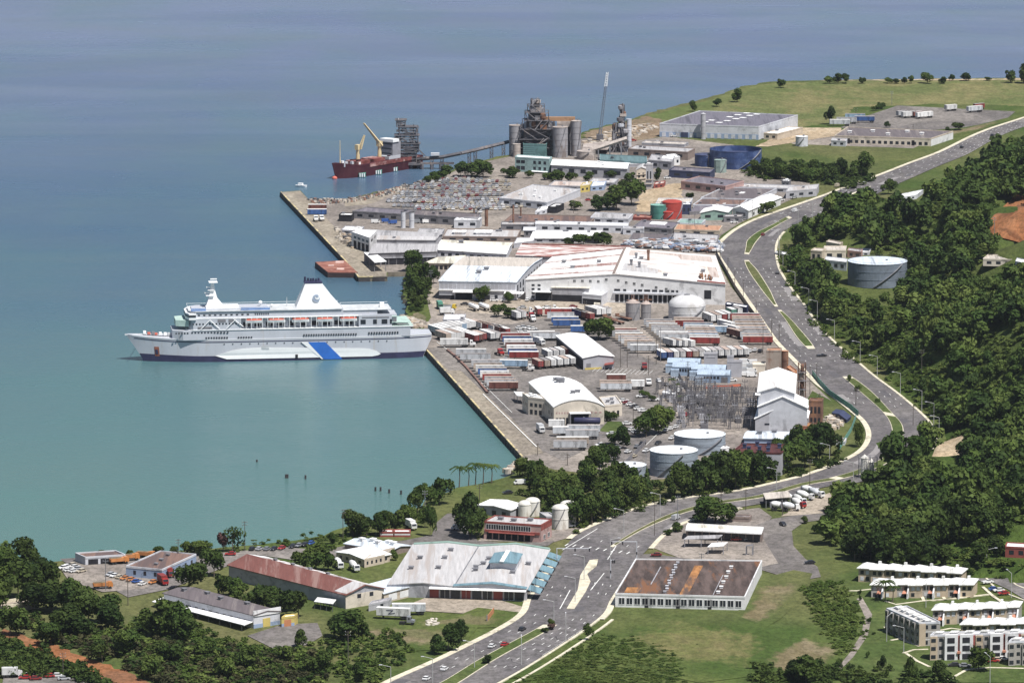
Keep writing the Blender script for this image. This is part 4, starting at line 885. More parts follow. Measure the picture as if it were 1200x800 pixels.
for i, (lab, FL, FR, BL, h, w, r) in enumerate([
 ('small white roofed shed behind the white port office', (400,270), (422,271), (405,265.5), 4, WGREY, RWHITE),
 ('little open shed with white roof on the pier yard', (397,252.5), (412,253), (400,250), 7, OPEN, RWHITE),
 ('long mauve grey shed along the pier yard', (413,248), (470,251.5), (430,243.5), 8, WDGREY, RDPURP),
 ('brown roofed long shed beneath the imported cars lot', (484,252), (560,257), (488,246.5), 9, WDGREY, RDARK),
 ('white boxy building beside the brown chimney', (532,258.5), (562,258.5), (535,255.5), 9, WLGREY, RWHITE),
 ('long grey roofed building with two skylight blocks', (519,277.5), (606,278.5), (524,269), 5, WBROWN, RLG),
 ('small grey roofed building left of the skylight roof', (487,276.5), (516,277), (492,268.5), 4, WGREY, RGREY),
 ('dark brown flat roof behind the long white shed', (590,260), (690,262.5), (600,251.5), 4, WBROWN, RBROWN),
 ('grey shed below the dark brown flat roof', (587,263.5), (626,264), (588,260.5), 7, WDGREY, RLG),
 ('long white roofed shed in the middle of the industrial rows', (627,263), (736,265.5), (628,259.5), 8, WLGREY, RWHITE),
 ('white box building at right end of the long white shed', (730,268), (754,268.5), (731,266), 7, WLGREY, RLG),
 ('saw tooth white roof below the long white shed', (622,279.5), (700,279.5), (628,270.5), 5, WGREY, RWHITE),
 ('small grey cube building left of the saw tooth roof', (614,270), (627,270), (615,268), 8, WDGREY, WLGREY),
 ('large pale roofed warehouse beyond the imported cars lot', (585,232.5), (641,238), (625,217), 8, WLGREY, RLG),
 ('white roofed shed right of the pale warehouse', (627,249), (641,246), (632,243.5), 4, WLGREY, RWHITE),
 ('white roofed kiosk with dark front near the pale warehouse', (642,243), (653,243), (650,239), 7, OPEN, RWHITE),
 ('pinkish low roof beside the yellow hut', (643,218), (682,219), (650,212.5), 4, WGREY, RPINK),
 ('bright yellow hut among low roofs', (680,219), (691,217.5), (683,215), 7, WYEL, RTAN),
 ('blue shed with white roof right of the yellow hut', (692,219), (708,218), (695,214), 5, WBLUE, RWHITE),
 ('grey low roof above the blue shed', (690,214.5), (720,215), (695,209.5), 4, WGREY, RLG),
 ('pale blue-grey shed below the large trees', (692,255.5), (736,257.5), (698,249.5), 5, WLGREY, RGREY),
 ('brick red low roof left of the green tank', (742,255), (762,256), (744,252), 3, WRED, rm('brick', (.40,.2,.16))),
 ('dark flat roof with white panel near the red tank', (742,266), (787,269), (752,258.5), 5, WDGREY, RDPURP),
 ('dark brown roof strip beneath the white box building', (737,281), (784,282), (742,273.5), 4, WDGREY, RDARK),
 ('orange tiled roof building beside the curve', (790,269.5), (843,271), (794,263.5), 5, WTAN, RORANGE),
 ('pale green roofed building behind the orange tiled roof', (793,262), (822,263), (798,257), 4, WLGREY, RGREEN),
 ('grey cluttered roof below the orange tiled roof', (787,283), (840,286), (790,273), 4, WDGREY, RGREY),
 ('navy building behind the red tank', (799,240.5), (810,240.5), (799,238), 11, WNAVY, RWHITE),
 ('white roofed shed behind the red tank', (768,240), (808,240), (772,233), 4, WLGREY, RTAN),
 ('pink walled building with brown roof facing the sand lot', (798,213), (850,219), (820,207), 9, WPINK, RDPURP),
 ('dark red flat roof with white edge near the curve', (821,232.5), (884,234), (848,220), 5, WLGREY, RDARK),
 ('brown flat roof below the dark red roof', (812,240.5), (868,240.5), (822,233.5), 4, WLGREY, RBROWN),
 ('long pale roofed building beside the highway', (862,219.5), (939,222), (870,215.8), 4, WGREY, RLG),
 ('white rooftop cube on the long pale roofed building', (916,212.5), (925,213), (918,210.5), 8, WDGREY, RWHITE),
 ('grey roadside workshop at end of the long pale roof', (921,225), (957,222), (924,219.5), 8, WGREY, RLG),
 ('low purple grey roof between dark roofs and barn', (808,249), (858,246), (816,240.5), 3, WDGREY, RDPURP),
 ('green walled barn with white gabled roof', (821,249.5), (853,249), (826,244.5), 9, WGREEN, RWHITE),
 ('small grey shed right of the green walled barn', (848,254.5), (869,254.5), (850,252), 6, WDGREY, RLG),
 ('long grey shed with white gabled roof beyond the shrubs', (646,193.5), (734.5,198), (650,187), 12, WGREY, RWHITE),
 ('teal long shed beside the cement works', (703,188), (758,190.5), (703,181.5), 5, WTEAL, rm('teal', (.12,.19,.205))),
 ('white roof at right end of the teal shed', (730,193), (755,193), (735,188.5), 3, WGREY, RWHITE),
 ('grey shed with white roof patch left of the blue tanks', (760,188), (787,190.5), (764,181.5), 9, WGREY, RGREY),
 ('white walled shed right of the grey patched shed', (786,185.5), (797,184.5), (780,182), 9, WWHITE, RWHITE),
 ('long brown walled building with grey roof', (736,175), (806,179), (745,170.5), 9, WBROWN, RGREY),
 ('flat grey roof behind the long brown walled building', (752,168), (802,170), (757,165.5), 3, WGREY, RTAN),
 ('low navy walled compound left of the blue tanks', (784,200), (832,203), (790,196), 8, WNAVY, RDPURP),
 ('open concrete frame building at end of the white gabled shed', (746,199), (757,198), (748,195), 15, WTAN, RLG),
 ('tall narrow concrete tower beside the concrete frame building', (757,193.5), (764.5,193.5), (758,192), 26, WGREY, RTAN),
 ('red roofed kiosk on the sand lot', (766,217), (778,215.5), (768,214), 4, WRED, RPINK),
 ('tan and white roofed low house far right of the big dark roof', (895,156.5), (911,157.5), (925,149), 7, WTAN, RWHITE),
 ('small white cluttered yard office before the tan walled works', (974,165), (991,166), (976,162.5), 6, WLGREY, RLG),
 ('white roofed canopy building behind the dome tank', (850,357), (875,361), (852,354.5), 9, WNAVY, RWHITE),
 ('low grey depot with white roof between fuel trailers', (519,375), (544,375), (521,369), 11, WGREY, RWHITE),
 ('pale shed right of substation road', (776,461), (790,463), (778,458), 6, WLGREY, RWHITE),
 ]):
    bb = Bd('industrial_building', label=lab, FL=FL, FR=FR, BL=BL, hpx=h)
    gb = any(s in lab for s in ('gabled', 'saw tooth'))
    bb.shell(w, r, 'gable' if gb else 'flat', dz=1.6 if 'barn' in lab else 1.2, ax='U' if ('long' in lab or 'saw' in lab) else 'V')
    if w is not OPEN and bb.h > 1.8:
        n = max(2, int(bb.LU / 7)); bb.row('F', min(n, 9), .04, .96, bb.h * .35, bb.h * .72, fill=.45)
    nv = max(1, int(bb.LU * bb.LV / 300)); rr = random.Random(i)
    bb.vents([(rr.uniform(.1,.9), rr.uniform(.15,.85)) for _ in range(min(nv, 7))], 1.5, rr.choice([STEEL, RWHITE, WDGREY]))
    if 'skylight blocks' in lab: bb.vents([(.2,.45)], 6, RWHITE, 'skylight', 1.6); bb.vents([(.52,.5)], 8, RWHITE, 'skylight', 1.4)
    if 'white panel' in lab: bb.slab('roof_sheet', .3, .7, .5, .9, RWHITE, .4)
    if 'white edge' in lab: bb.slab('roof_sheet', .5, .58, .5, .6, RWHITE, .4)
    if 'white roof patch' in lab: bb.slab('roof_sheet', .5, .98, .5, .95, RWHITE, .3)
    if 'concrete frame' in lab:
        for z in (2, 4.5): bb.band('F', 0, 1, z, z+.3, WTAN, 'floor_slab', .8)
# white barn by the curve
b = Bd('barn', 'long white barn with curved ridge beside the highway curve', (859,244.5), (877,247), (889,231), 9, BR=(915,231.5), cat='barn'); b.shell(WWHITE, RWHITE, 'gable', dz=1.8); b.row('R', 6, .1, .9, .8, 2.4, fill=.3); b.opening('F', .2, .8, 0, 3, 'door', WDGREY)
# distant big warehouse
b = Bd('distribution_warehouse', 'vast distant warehouse with dark flat roof and blue lower wall', (773,145.5), (889,149), (820,130.5), 15, BR=(935,135.5)); b.shell(WLGREY, rm('distant_dark', (.155,.145,.175)), 'flat')
b.band('F', 0, 1, 0, b.h*.4, WBLUE, out=.15); b.row('F', 14, .01, .99, .3, b.h*.36, fill=.55, mat=WLGREY, name='shutter', out=.25); b.opening('F', .22, .29, .1, b.h*.42, 'gate', WNAVY, out=.4)
b.vents([(.38,.2),(.39,.33),(.46,.62),(.47,.8),(.50,.95),(.53,.18),(.55,.33),(.57,.5),(.6,.6),(.6,.78),(.62,.9)], 3, RWHITE, 'skylight', .6)
tank('silo', 'slim pale silo in front of the vast distant warehouse', 824, 134, 163, 6, WGREY, WGREY, cone=1, cat='silo', n=16)
b = Bd('works', 'distant tan walled works with long dark roof', (978,159.5), (1091,163), (993,149.5), 8.5, BR=(1117,154.5)); b.shell(WBEIGE, RDARK, 'flat', band=WTAN); b.row('F', 16, .02, .98, .6, 2.5, fill=.55); b.band('R', 0, 1, 0, b.h, WWHITE); b.vents([(.1,.4),(.3,.6),(.5,.3),(.62,.7),(.8,.5)], 2, RWHITE); b.opening('F', .12, .16, 0, 3.4, 'door', OPEN); b.opening('F', .8, .83, 0, 3.4, 'door', OPEN)
tank('water_tank', 'round cream tank beside the distant tan walled works', 939.5, 160, 171, 14.5, WLGREY, RWHITE, n=24)
TBLUE = M('tank_blue', (.035,.06,.155), var=.25, scale=.15, stain=(.09,.13,.26), amt=.4, rough=.5); TNAVY = M('tank_inside', (.05,.06,.12), var=.4)
tank('blue_tank', 'very wide open topped blue tank', 862, 174.5, 195, 61.5, TBLUE, TNAVY, open_top=True, n=56)
tank('blue_tank', 'smaller blue tank left of the very wide one', 828, 181, 194, 28, TBLUE, TNAVY, n=36)
tank('green_tank', 'boxy pale green tank in front of the blue tanks', 844, 187.5, 202, 14.5, wm('sage', (.25,.32,.30)), wm('sage', (.25,.32,.30)), n=8)
tank('red_tank', 'large bright red tank with shallow dome', 787.5, 236.5, 255.5, 23.5, M('tank_red', (.34,.05,.04), var=.12), M('tank_red', (.34,.05,.04)), dome=1.3)
tank('red_tank', 'small bright red tank in front of the large red one', 783, 248, 256.5, 16, M('tank_red', (.34,.05,.04)), M('tank_red', (.34,.05,.04)), dome=.8)
tank('green_tank', 'flat topped teal green tank left of the red tanks', 772, 240, 256, 20, M('tank_green', (.06,.19,.16), var=.2), rm('tank_green', (.22,.42,.36)))
# dome tank and grain bins
b_ = tank('dome_tank', 'large white domed tank beside the factory', 805, 357, 373.5, 44, M('tank_white', (.55,.55,.56), var=.1, stain=(.42,.41,.4)), M('tank_white', (.55,.55,.56)), dome=5.2, n=56)
m = MB(); m.rings([(1.6, 11.4), (1.6, 12.6), (.3, 12.9)], 12); m.build('hatch', STEEL, b_)
for lab, cx, t, bb_, w in [('ribbed steel grain bin, wider one beside the domed tank',741.5,354.5,374.5,17),('ribbed steel grain bin, narrower one beside the domed tank',757,356,374,12)]:
    r_ = tank('grain_bin', lab, cx, t, bb_, w, M('ribbed_steel', (.34,.33,.34), rough=.5, metal=.4, var=.2, scale=.6, stretch=(3,3,.2)), rm('bin', (.40,.33,.30)), cone=2.2, cat='silo', n=24)
    m = MB(); m.box(-3, 3, -.4, .4, 9.8, 10.1); lattice(m, -.8, .8, -.8, .8, 8, 12.5, 3, .1); m.build('headhouse', RUSTY, r_)
# hillside buildings
zt = 0
p = T(1028, 334); k = F / p.y
tank('storage_tank', 'broad blue-grey tank with pale roof on the wooded hillside', 1028, 305.5, 305.5 + 27, 70, M('tank_slate', (.16,.19,.235), var=.15, scale=.2, stain=(.12,.14,.17), amt=.4, rough=.6), rm('tank_slate', (.56,.62,.70)), n=60, zb=G + 6.6)
def hb(name, label, FL, FR, BL, h, w, r, BR=None, zoff=0, **k):
    zg = T((FL[0] + FR[0]) / 2, FL[1] + h).z - .5 + zoff; b = Bd(name, label, FL, FR, BL, h, BR, base=zg, **k); b.shell(w, r, 'flat'); b.row('F', max(2, int(b.LU / 4)), .05, .95, b.h*.35, b.h*.75, fill=.5); return b
hb('house', 'pale concrete house ruin among the hillside trees, widest block', (965,294), (991,294), (966,289), 12, WBEIGE, RTAN, cat='house')
hb('house', 'tan upper block of the hillside concrete ruin', (968,284), (984,287), (972,281.5), 10, WTAN, RTAN, cat='house')
hb('house', 'cracked concrete wing left of the hillside ruin', (950,294), (963,295), (955,291), 13, WTAN, RTAN, cat='house')
hb('house', 'white flat roofed house before the hillside ruin', (967,305), (992,308), (968,301), 10, WLGREY, RWHITE, cat='house')
hb('house', 'grey ruin right of the hillside concrete block', (993,294), (1009,296), (995,291), 8, WPINK, RGREY, cat='house')
hb('house', 'small white roofed house above the blue-grey tank', (1003,296), (1019,296), (1005,292), 4, WLGREY, RWHITE, cat='house')
hb('hut', 'white hut among the trees left of the hillside ruin', (908,297), (926,300), (910,294.5), 3, WGREY, RWHITE, cat='hut')
hb('house', 'flat beige house high on the right hillside', (1152,304), (1188,305), (1158,299), 7, WBEIGE, RTAN, cat='house')
hb('house', 'white house at the right edge of the hillside', (1190,307), (1206,310), (1192,303), 6, WLGREY, RWHITE, cat='house')
hb('greenhouse', 'long white sheet roof half hidden by trees beyond the curve', (1046,234), (1074,229), (1052,229), 4, WLGREY, RWHITE, BR=(1082,223))
hb('house', 'red walled house with white roof at the right edge above the estate', (1178,641), (1215,643), (1180,636), 12, WRED, RWHITE, cat='house')
hb('hut', 'white hut on the wooded slope at the right', (1172,548), (1187,549), (1174,546), 4, WLGREY, RWHITE, cat='hut', zoff=2)
# ------------------------------------------------------------------ ships, cement works, substation, estate
SHIPW = M('ship_white', (.46,.48,.53), rough=.45, var=.06, scale=.1, stain=(.42,.41,.41), amt=.2, sscale=.3, stretch=(1,1,.12)); SHIPB = M('ship_bright', (.78,.79,.80), rough=.45, var=.03)
NAVY = M('boot_top', (.035,.035,.08), rough=.5, var=.2); SBLUE = M('ship_blue', (.03,.14,.50), rough=.45, var=.1); SGREEN = M('deck_green', (.38,.50,.46), var=.15); SDECK = M('ship_deck', (.50,.52,.54), var=.2)
BOATR = M('lifeboat_red', (.52,.13,.09), var=.1); SBLUED = M('deck_blue', (.09,.19,.42), var=.15)
def ferry():
    a = W(167, 421.7, 0); b = W(491, 415, 0); L = (b - a).length; ang = math.atan2((b - a).y, (b - a).x)
    r = empty('passenger_ferry', a, 'large white passenger ferry with blue diagonal band moored off the quay', 'ship', rz=ang)
    S = L / 324.0                      # metres per photo pixel along the hull
    X = lambda zx: (zx / 3 + 120 - 167) * S
    B = 10.5
    def hb(x, z):                      # half breadth
        t = (x + 8) / (L + 12); zt = z / 12
        if t < .34: w = B * math.sin(math.pi / 2 * max(0, t) / .34) ** (.95 - .3 * zt)
        elif t > .86: w = B * (1 - .35 * ((t - .86) / .14) ** 2)
        else: w = B
        return max(.15, w)
    def stem(z): return -8.3 * max(0, (z - .5) / 12.5) ** 1.15
    def stern(z): return L + 1 + 4.5 * min(1, max(0, z / 9))
    def deck(x): t = x / L; return 11.6 + (max(0, .25 - t) * 6) ** 2 * .9 + (max(0, t - .75)) * 4 * .25 - .6
    def hull(name, zf0, zf1, mat, out=0, xa=None, xb=None, nz=5, nx=60, both=True):
        m = MB()
        rows = []
        for k in range(nz + 1):
            row = []
            for i in range(nx + 1):
                t = i / nx; s0 = xa if xa is not None else 0; s1 = xb if xb is not None else 1
                tt = s0 + (s1 - s0) * t
                zz0, zz1 = zf0(tt * L), zf1(tt * L); z = zz0 + (zz1 - zz0) * k / nz
                x = stem(z) + (stern(z) - stem(z)) * tt; row.append((x, hb(x, z) + out, z))
            rows.append(row)
        vs = []; n = nx + 1
        for row in rows: vs += [(x, -y, z) for x, y, z in row]
        o = len(vs)
        for row in rows: vs += [(x, y, z) for x, y, z in row]
        fs = []
        for k in range(nz):
            for i in range(nx): fs.append((k*n+i, k*n+i+1, (k+1)*n+i+1, (k+1)*n+i)); fs.append((o+k*n+i, o+(k+1)*n+i, o+(k+1)*n+i+1, o+k*n+i+1))
        if xa is None:
            for k in range(nz): fs.append((k*n, (k+1)*n, o+(k+1)*n, o+k*n)); fs.append((k*n+nx, o+k*n+nx, o+(k+1)*n+nx, (k+1)*n+nx))
            for i in range(nx): fs.append((nz*n+i, nz*n+i+1, o+nz*n+i+1, o+nz*n+i))
        m.add(vs, fs); return m.build(name, mat, r, smooth=False)
    hull('hull', lambda x: -1.5, deck, SHIPW)
    hull('boot_top', lambda x: -1, lambda x: 3.8 - .9 * min(1, x / 25), NAVY, .12, 0.001, .999, 2)
    hull('hull_stripe', lambda x: deck(x) - 1.55, lambda x: deck(x) - 1.15, NAVY, .1, .02, .998, 1)
    hull('hull_stripe', lambda x: deck(x) - .35, lambda x: deck(x) - .02, SHIPB, .12, .02, .998, 1)
    # white swoosh panel and the blue diagonal band on the near side
    def side(name, pts, mat, out, both=False):
        m = MB(); n = len(pts); vs = [(x, -(hb(x, z) + out), z) for x, z in pts]; 
        t = tessellate_polygon([[Vector((x, z, 0)) for x, z in pts]])
        vs += [(x, -(hb(x, z) + out - .12), z) for x, z in pts]
        m.add(vs, [tuple(q) for q in t] + [(i, (i+1) % n, n+(i+1) % n, n+i) for i in range(n)]); return m.build(name, mat, r)
    Z = lambda zx, zy: max(.3, ((365.5 - (zx - 140) * .0206) - zy) / 3 * S)
    def q(pts): return [(X(x), Z(x, y)) for x, y in pts]
    top = [(390,338),(420,328),(450,318),(490,312),(550,308)] + [(x, 308 + (x-550)*.008) for x in range(580, 930, 30)] + [(930,313),(955,320),(970,331)]
    bot = [(960,336)] + [(x, 350 - (x-430)*.02) for x in range(940, 420, -30)] + [(410,344)]
    side('white_panel', q(top + bot), SHIPB, .4)
    side('blue_band', q([(715,290),(745,289.5),(775,289),(790,304),(805,319),(820,334),(835,349),(802,350),(770,350),(756,335),(742,320),(728,305)]), SBLUE, .5)
    side('blue_band', q([(690,289),(713,289),(727,304),(741,319),(755,334),(768,349),(762,349)]), SHIPB, .45)
    side('side_door', q([(670,333),(679,333),(679,346),(670,346)]), OPEN, .55)
    side('pilot_hatch', q([(552,302),(578,302),(578,314),(552,314)]), SDECK, .55)
    side('anchor_recess', q([(180,312),(196,312),(199,345),(183,345)]), wm('rust_orange', (.42,.15,.09)), .16); side('anchor', q([(183,322),(192,322),(194,338),(185,338)]), NAVY, .28)
    pass
    # superstructure tiers: (x0, x1, z0, z1, inset)
    def tier(name, x0, x1, z0, z1, w, mat, nose=3, parent=None):
        m = MB(); pts = [(x0 + nose, -w), (x1, -w), (x1, w), (x0 + nose, w), (x0, w * .7), (x0, -w * .7)]; m.prism(pts, z0, z1); return m.build(name, mat, parent or r)
    D = 11.0; t1 = tier('lower_deckhouse', X(243), X(1075), D - .2, D + 4.4, 10.2, SHIPW, 5)
    t2 = tier('promenade_deckhouse', X(300), X(1030), D + 4.4, D + 10.0, 7.0, SHIPW, 4)
    tier('promenade_deck', X(290), X(1085), D + 4.4, D + 4.7, 10.5, SHIPB, 3); tier('boat_deck', X(296), X(905), D + 10, D + 10.3, 10.2, SHIPB, 4)
    tier('forward_house', X(300), X(480), D + 4.7, D + 10.0, 10.1, SHIPW, 2); tier('aft_house', X(893), X(1010), D + 4.7, D + 10.5, 10.1, SHIPW, .1)
    t3 = tier('upper_deckhouse', X(305), X(840), D + 10.3, D + 13.4, 9.2, SHIPW, 2); tier('aft_deckhouse', X(835), X(960), D + 10.3, D + 12.6, 8.6, SHIPW, .1)
    tier('sun_deck', X(300), X(835), D + 13.4, D + 13.7, 9.8, SDECK, 3); tier('sun_deck', X(312), X(580), D + 13.7, D + 14.3, 7.0, SHIPW, 3)
    for x0_, x1_ in ((308, 360), (482, 584)): m = MB(); m.box(X(x0_), X(x1_), -8.6, -8.0, D + 13.7, D + 14.9); m.build('wind_screen', SBLUED, r)
    tier('sun_deck', X(840), X(1010), D + 12.6, D + 12.8, 9.0, SDECK, .1); tier('green_deck', X(950), X(1075), D + 6.2, D + 6.5, 9.6, SGREEN, .1); tier('green_deck', X(1010), X(1085), D + 4.75, D + 4.95, 9.9, SGREEN, .1); tier('green_deck', X(960), X(1030), D + 9, D + 9.3, 8.4, SGREEN, .1)
    m = MB(); m.box(X(975), X(990), -1, 1, D + 12.6, D + 15); m.build('aft_cabin', SHIPB, r)
    # bridge
    m = MB(); m.prism([(X(300), -10.9), (X(325), -10.9), (X(325), 10.9), (X(300), 10.9), (X(290), 6), (X(290), -6)], D + 9.7, D + 12.7); br_ = m.build('bridge', SHIPB, r)
    m = MB(); m.prism([(X(299), -10.99), (X(324), -10.99), (X(324), 10.99), (X(299), 10.99), (X(289), 6), (X(289), -6)], D + 11, D + 12); m.build('window_band', GLASS, br_)
    m = MB(); m.prism([(X(255), -6), (X(300), -9), (X(300), 9), (X(255), 6)], D + 6.2, D + 9.2); m.build('forward_lounge', SGREEN, r)
    # rows of windows (one window band = one row of panes)
    for zx0, zx1, zz, hh, n, yy in [(355,437,D-.6,.9,9,0),(468,522,D-.6,.8,6,0),(697,888,D-.1,.9,22,0),(925,1035,D+.2,1.0,12,0),(250,300,D+2.0,.7,5,0),(305,440,D+2.2,.6,12,0)]:
        for i in range(n):
            x = X(zx0 + (zx1 - zx0) * (i + .2) / n); x2 = X(zx0 + (zx1 - zx0) * (i + .75) / n); z = zz + .9
            y = max(10.2, hb(x, z)) if z > D - .2 else hb(x, z); m = MB(); m.box(x, x2, -y - .12, -y + .1, z, z + hh); m.build('window', GLASS, r)
    for i, (a0, a1) in enumerate([(900,918),(944,957),(974,994),(1013-10,1010)]): m = MB(); m.box(X(a0), X(a1), -10.22, -10, D + 6, D + 8.2); m.build('window', GLASS, r)
    for i in range(7): m = MB(); m.box(X(530 + i*7.5), X(534 + i*7.5), -9.32, -9, D + 11.4, D + 12.2); m.build('window', GLASS, t3)
    for i in range(11): m = MB(); m.box(X(312 + i*19), X(320 + i*19), -9.32, -9, D + 11.4, D + 12.0); m.build('window', GLASS, t3)
    for i in range(15):
        x = X(312 + i * 11.5); m = MB(); m.box(x, x + .75, -10.22, -10, D + 7.2, D + 7.9); m.build('window', GLASS, r)
    for a0, a1, z0_, z1_ in ((400, 428, 8.3, 9.7), (438, 462, 8.3, 9.7), (330, 380, 5.2, 6.2), (1015, 1026, 6.9, 8.6), (905, 1000, 9.0, 9.5)):
        m = MB(); m.box(X(a0), X(a1), -10.24, -10, D + z0_, D + z1_); m.build('recess_shade', WDGREY, r)  # shallow dark grey boxes, their colour standing in for shade in recesses
    for i in range(20):
        x = X(420 + i * 30); m = MB(); m.box(x, x + .5, -10.68, -10.3, D - 2.6, D - 2.1); m.build('porthole', GLASS, r)
    for zx, za, zb in ((340, 5, 9.6), (372, 9.6, 5.2), (430, 5.2, 9.8), (455, 9.8, 6)): m = MB(); m.tube((X(zx), -10.6, D + za), (X(zx + 34), -10.6, D + zb), .2, n=4); m.build('deck_crane', SHIPB, r)
    # lifeboats in davits
    lb = None
    for i, zx in enumerate([527, 606, 690, 775, 858]):
        m = MB(); secs = [(-4.2, .2), (-3.4, 1.0), (0, 1.35), (3.4, 1.0), (4.2, .2)]; vs = []
        for x, w in secs: vs += [(x, -w, 1.5), (x, -w * .8, .5), (x, 0, 0), (x, w * .8, .5), (x, w, 1.5)]
        m.add(vs, [(5*k+j, 5*k+j+1, 5*k+6+j, 5*k+5+j) for k in range(4) for j in range(4)] + [(0,1,2,3,4)[::-1], (20,21,22,23,24)])
        o = m.build('lifeboat', SHIPB, r, loc=(X(zx), -9.3, D + 7.4))
        m = MB(); vs = []
        for x, w in secs: vs += [(x, -w, 1.5), (x, -w * .6, 2.3), (x, w * .6, 2.3), (x, w, 1.5)]
        m.add(vs, [(4*k+j, 4*k+j+1, 4*k+5+j, 4*k+4+j) for k in range(4) for j in range(3)] + [(0,3,2,1), (16,17,18,19)]); m.build('cover', BOATR, o)
        for dx in (-3, 3):
            m = MB(); m.tube((dx, 2.4, -2.8), (dx, 1.2, 2.6), .16); m.build('davit', SHIPB, o)
    for i in range(22):
        m = MB(); x = X(480 + i * 19); m.box(x - .12, x + .12, -10.3, -10.05, D + 4.7, D + 10); m.build('pillar', SHIPB, r)
    # promenade shadow, painted in as near-black panels on the deckhouse side
    for i in range(10): m = MB(); x = X(490 + i * 40); m.box(x, x + 3.4, -7.15, -6.9, D + 5.4, D + 7.6); m.build('doorway', OPEN, t2)
    # funnel: tapering block, dark pipes, round emblem
    m = MB(); fz = D + 13.4
    A = [(X(677), -4.6), (X(838), -4.6), (X(838), 4.6), (X(677), 4.6)]; Bm = [(X(692), -4), (X(806), -4), (X(806), 4), (X(692), 4)]; Tt = [(X(711), -3), (X(770), -3), (X(770), 3), (X(711), 3)]
    vs = [(x, y, fz) for x, y in A] + [(x, y, fz + 5.2) for x, y in Bm] + [(x, y, fz + 11.8) for x, y in Tt]
    m.add(vs, [(4*k+i, 4*k+(i+1) % 4, 4*k+4+(i+1) % 4, 4*k+4+i) for k in range(2) for i in range(4)] + [(8,9,10,11)]); fu = m.build('funnel', SHIPB, r)
    m = MB(); m.prism([(X(709), -3.1), (X(771), -3.1), (X(771), 3.1), (X(709), 3.1)], fz + 11.8, fz + 12.5); m.build('funnel_rim', NAVY, fu)
    for dx in (4, 15, 24, 33, 42, 52):
        m = MB(); m.rings([(.5, fz + 12), (.5, fz + (14.6 if dx < 10 else 13.9))], 8, cx=X(709 + dx), cy=random.uniform(-1.5, 1.5)); m.build('exhaust_pipe', NAVY, fu)
    def disc(cx, z, rad, y, y2, mat, name, n=20, sq=1):
        m = MB(); vs = []
        for k in range(n): t = 2*math.pi*k/n; vs.append((cx + rad * math.cos(t) * sq, y + (rad * math.sin(t)) * .0, z + rad * math.sin(t)))
        vs2 = [(x, y2, zz) for x, _, zz in vs]; m.add([(x, y_, zz) for (x, y_, zz) in vs] + vs2, [tuple(range(n)), tuple(reversed(range(n, 2*n)))] + [(i, (i+1) % n, n+(i+1) % n, n+i) for i in range(n)]); return m.build(name, mat, fu)
    disc(X(749), fz + 4.8, 1.75, -4.75, -3.5, M('emblem_grey', (.30,.36,.46), var=.1), 'emblem'); disc(X(752), fz + 5.3, 1.15, -4.95, -4.6, SHIPB, 'emblem_ring'); disc(X(751), fz + 5.9, .75, -5.05, -4.8, M('emblem_grey', (.3,.36,.46)), 'emblem_mark')
    # mast
    m = MB(); mz = D + 13.7; vs = []
    for k, (x0, x1, w, z) in enumerate([(X(362), X(430), 2.6, mz + .5), (X(374), X(404), 1.6, mz + 5), (X(380), X(396), 1, mz + 9), (X(384), X(392), .5, mz + 13)]): vs += [(x0, -w, z), (x1, -w, z), (x1, w, z), (x0, w, z)]
    m.add(vs, [(4*k+i, 4*k+(i+1) % 4, 4*k+4+(i+1) % 4, 4*k+4+i) for k in range(3) for i in range(4)] + [(12,13,14,15), (3,2,1,0)]); ma = m.build('mast', SHIPB, r)
    m = MB(); m.box(X(362), X(478), -4, 4, mz, mz + 1.3); m.build('mast_house', SHIPB, r)
    for z, w, xx in ((6.2, 3.2, 380), (8.8, 2.6, 384), (12.6, 3.6, 392)): m = MB(); m.box(X(xx) - w/2 - .6, X(xx) + w/2, -w*.8, w*.8, mz + z, mz + z + .3); m.build('mast_platform', SHIPB, ma)
    for z, xx in ((7.2, 372), (13.9, 392), (10, 378)): m = MB(); m.box(X(xx) - 1.6, X(xx) + 1.6, -.3, .3, mz + z, mz + z + .5); m.build('radar', SHIPB, ma)
    m = MB(); m.tube((X(648), 0, fz), (X(648), 0, fz + 5), .25, .12); m.build('signal_mast', SDECK, r)
    m = MB(); m.rings([(.1, fz + 1.8), (1.0, fz + 2.4), (1.0, fz + 3), (.1, fz + 3.6)], 10, cx=X(555)); m.tube((X(555), 0, fz), (X(555), 0, fz + 2), .3); m.build('radome', SHIPB, r)
    m = MB(); m.rings([(.1, fz + .6), (.7, fz + 1), (.7, fz + 1.5), (.1, fz + 1.9)], 8, cx=X(595)); m.build('radome', SHIPB, r)
    m = MB(); m.box(X(80), X(240), -1.0, 1.0, deck(4) - .2, deck(4) + .1); m.build('foredeck', SDECK, r)
    for zx, c in ((150, SHIPB), (165, BOATR), (180, STEEL), (190, BOATR), (205, SHIPB), (222, SHIPB), (235, SDECK)):
        m = MB(); x = X(zx); m.box(x - .8, x + .6, -1.2, 1.2, deck(x), deck(x) + (.8 if c is BOATR else 1.3)); m.build('deck_gear', c, r)
    def rail(x0, x1, w, z): 
        m = MB()
        for y in (-w, w): m.box(x0, x1, y - .05, y + .05, z + .9, z + 1.05)
        m.box(x0, x0 + .1, -w, w, z + .9, z + 1.05); m.build('railing', SHIPB, r)
    rail(X(300), X(835), 9.6, D + 13.7); rail(X(840), X(1008), 8.8, D + 12.8); rail(X(1030), X(1084), 10, D + 4.8)
    return r
ferry()
def mooring(a, b, za, zb, name='mooring_line', lab='thin mooring line from the ferry stern to the quay'):
    A = W(*a, 0); B = W(*b, 0); A.z = za; B.z = zb; m = MB(); m.tube(A, B, .09, n=3); o = m.build(name, NAVY); props(o, lab, 'rope'); return o
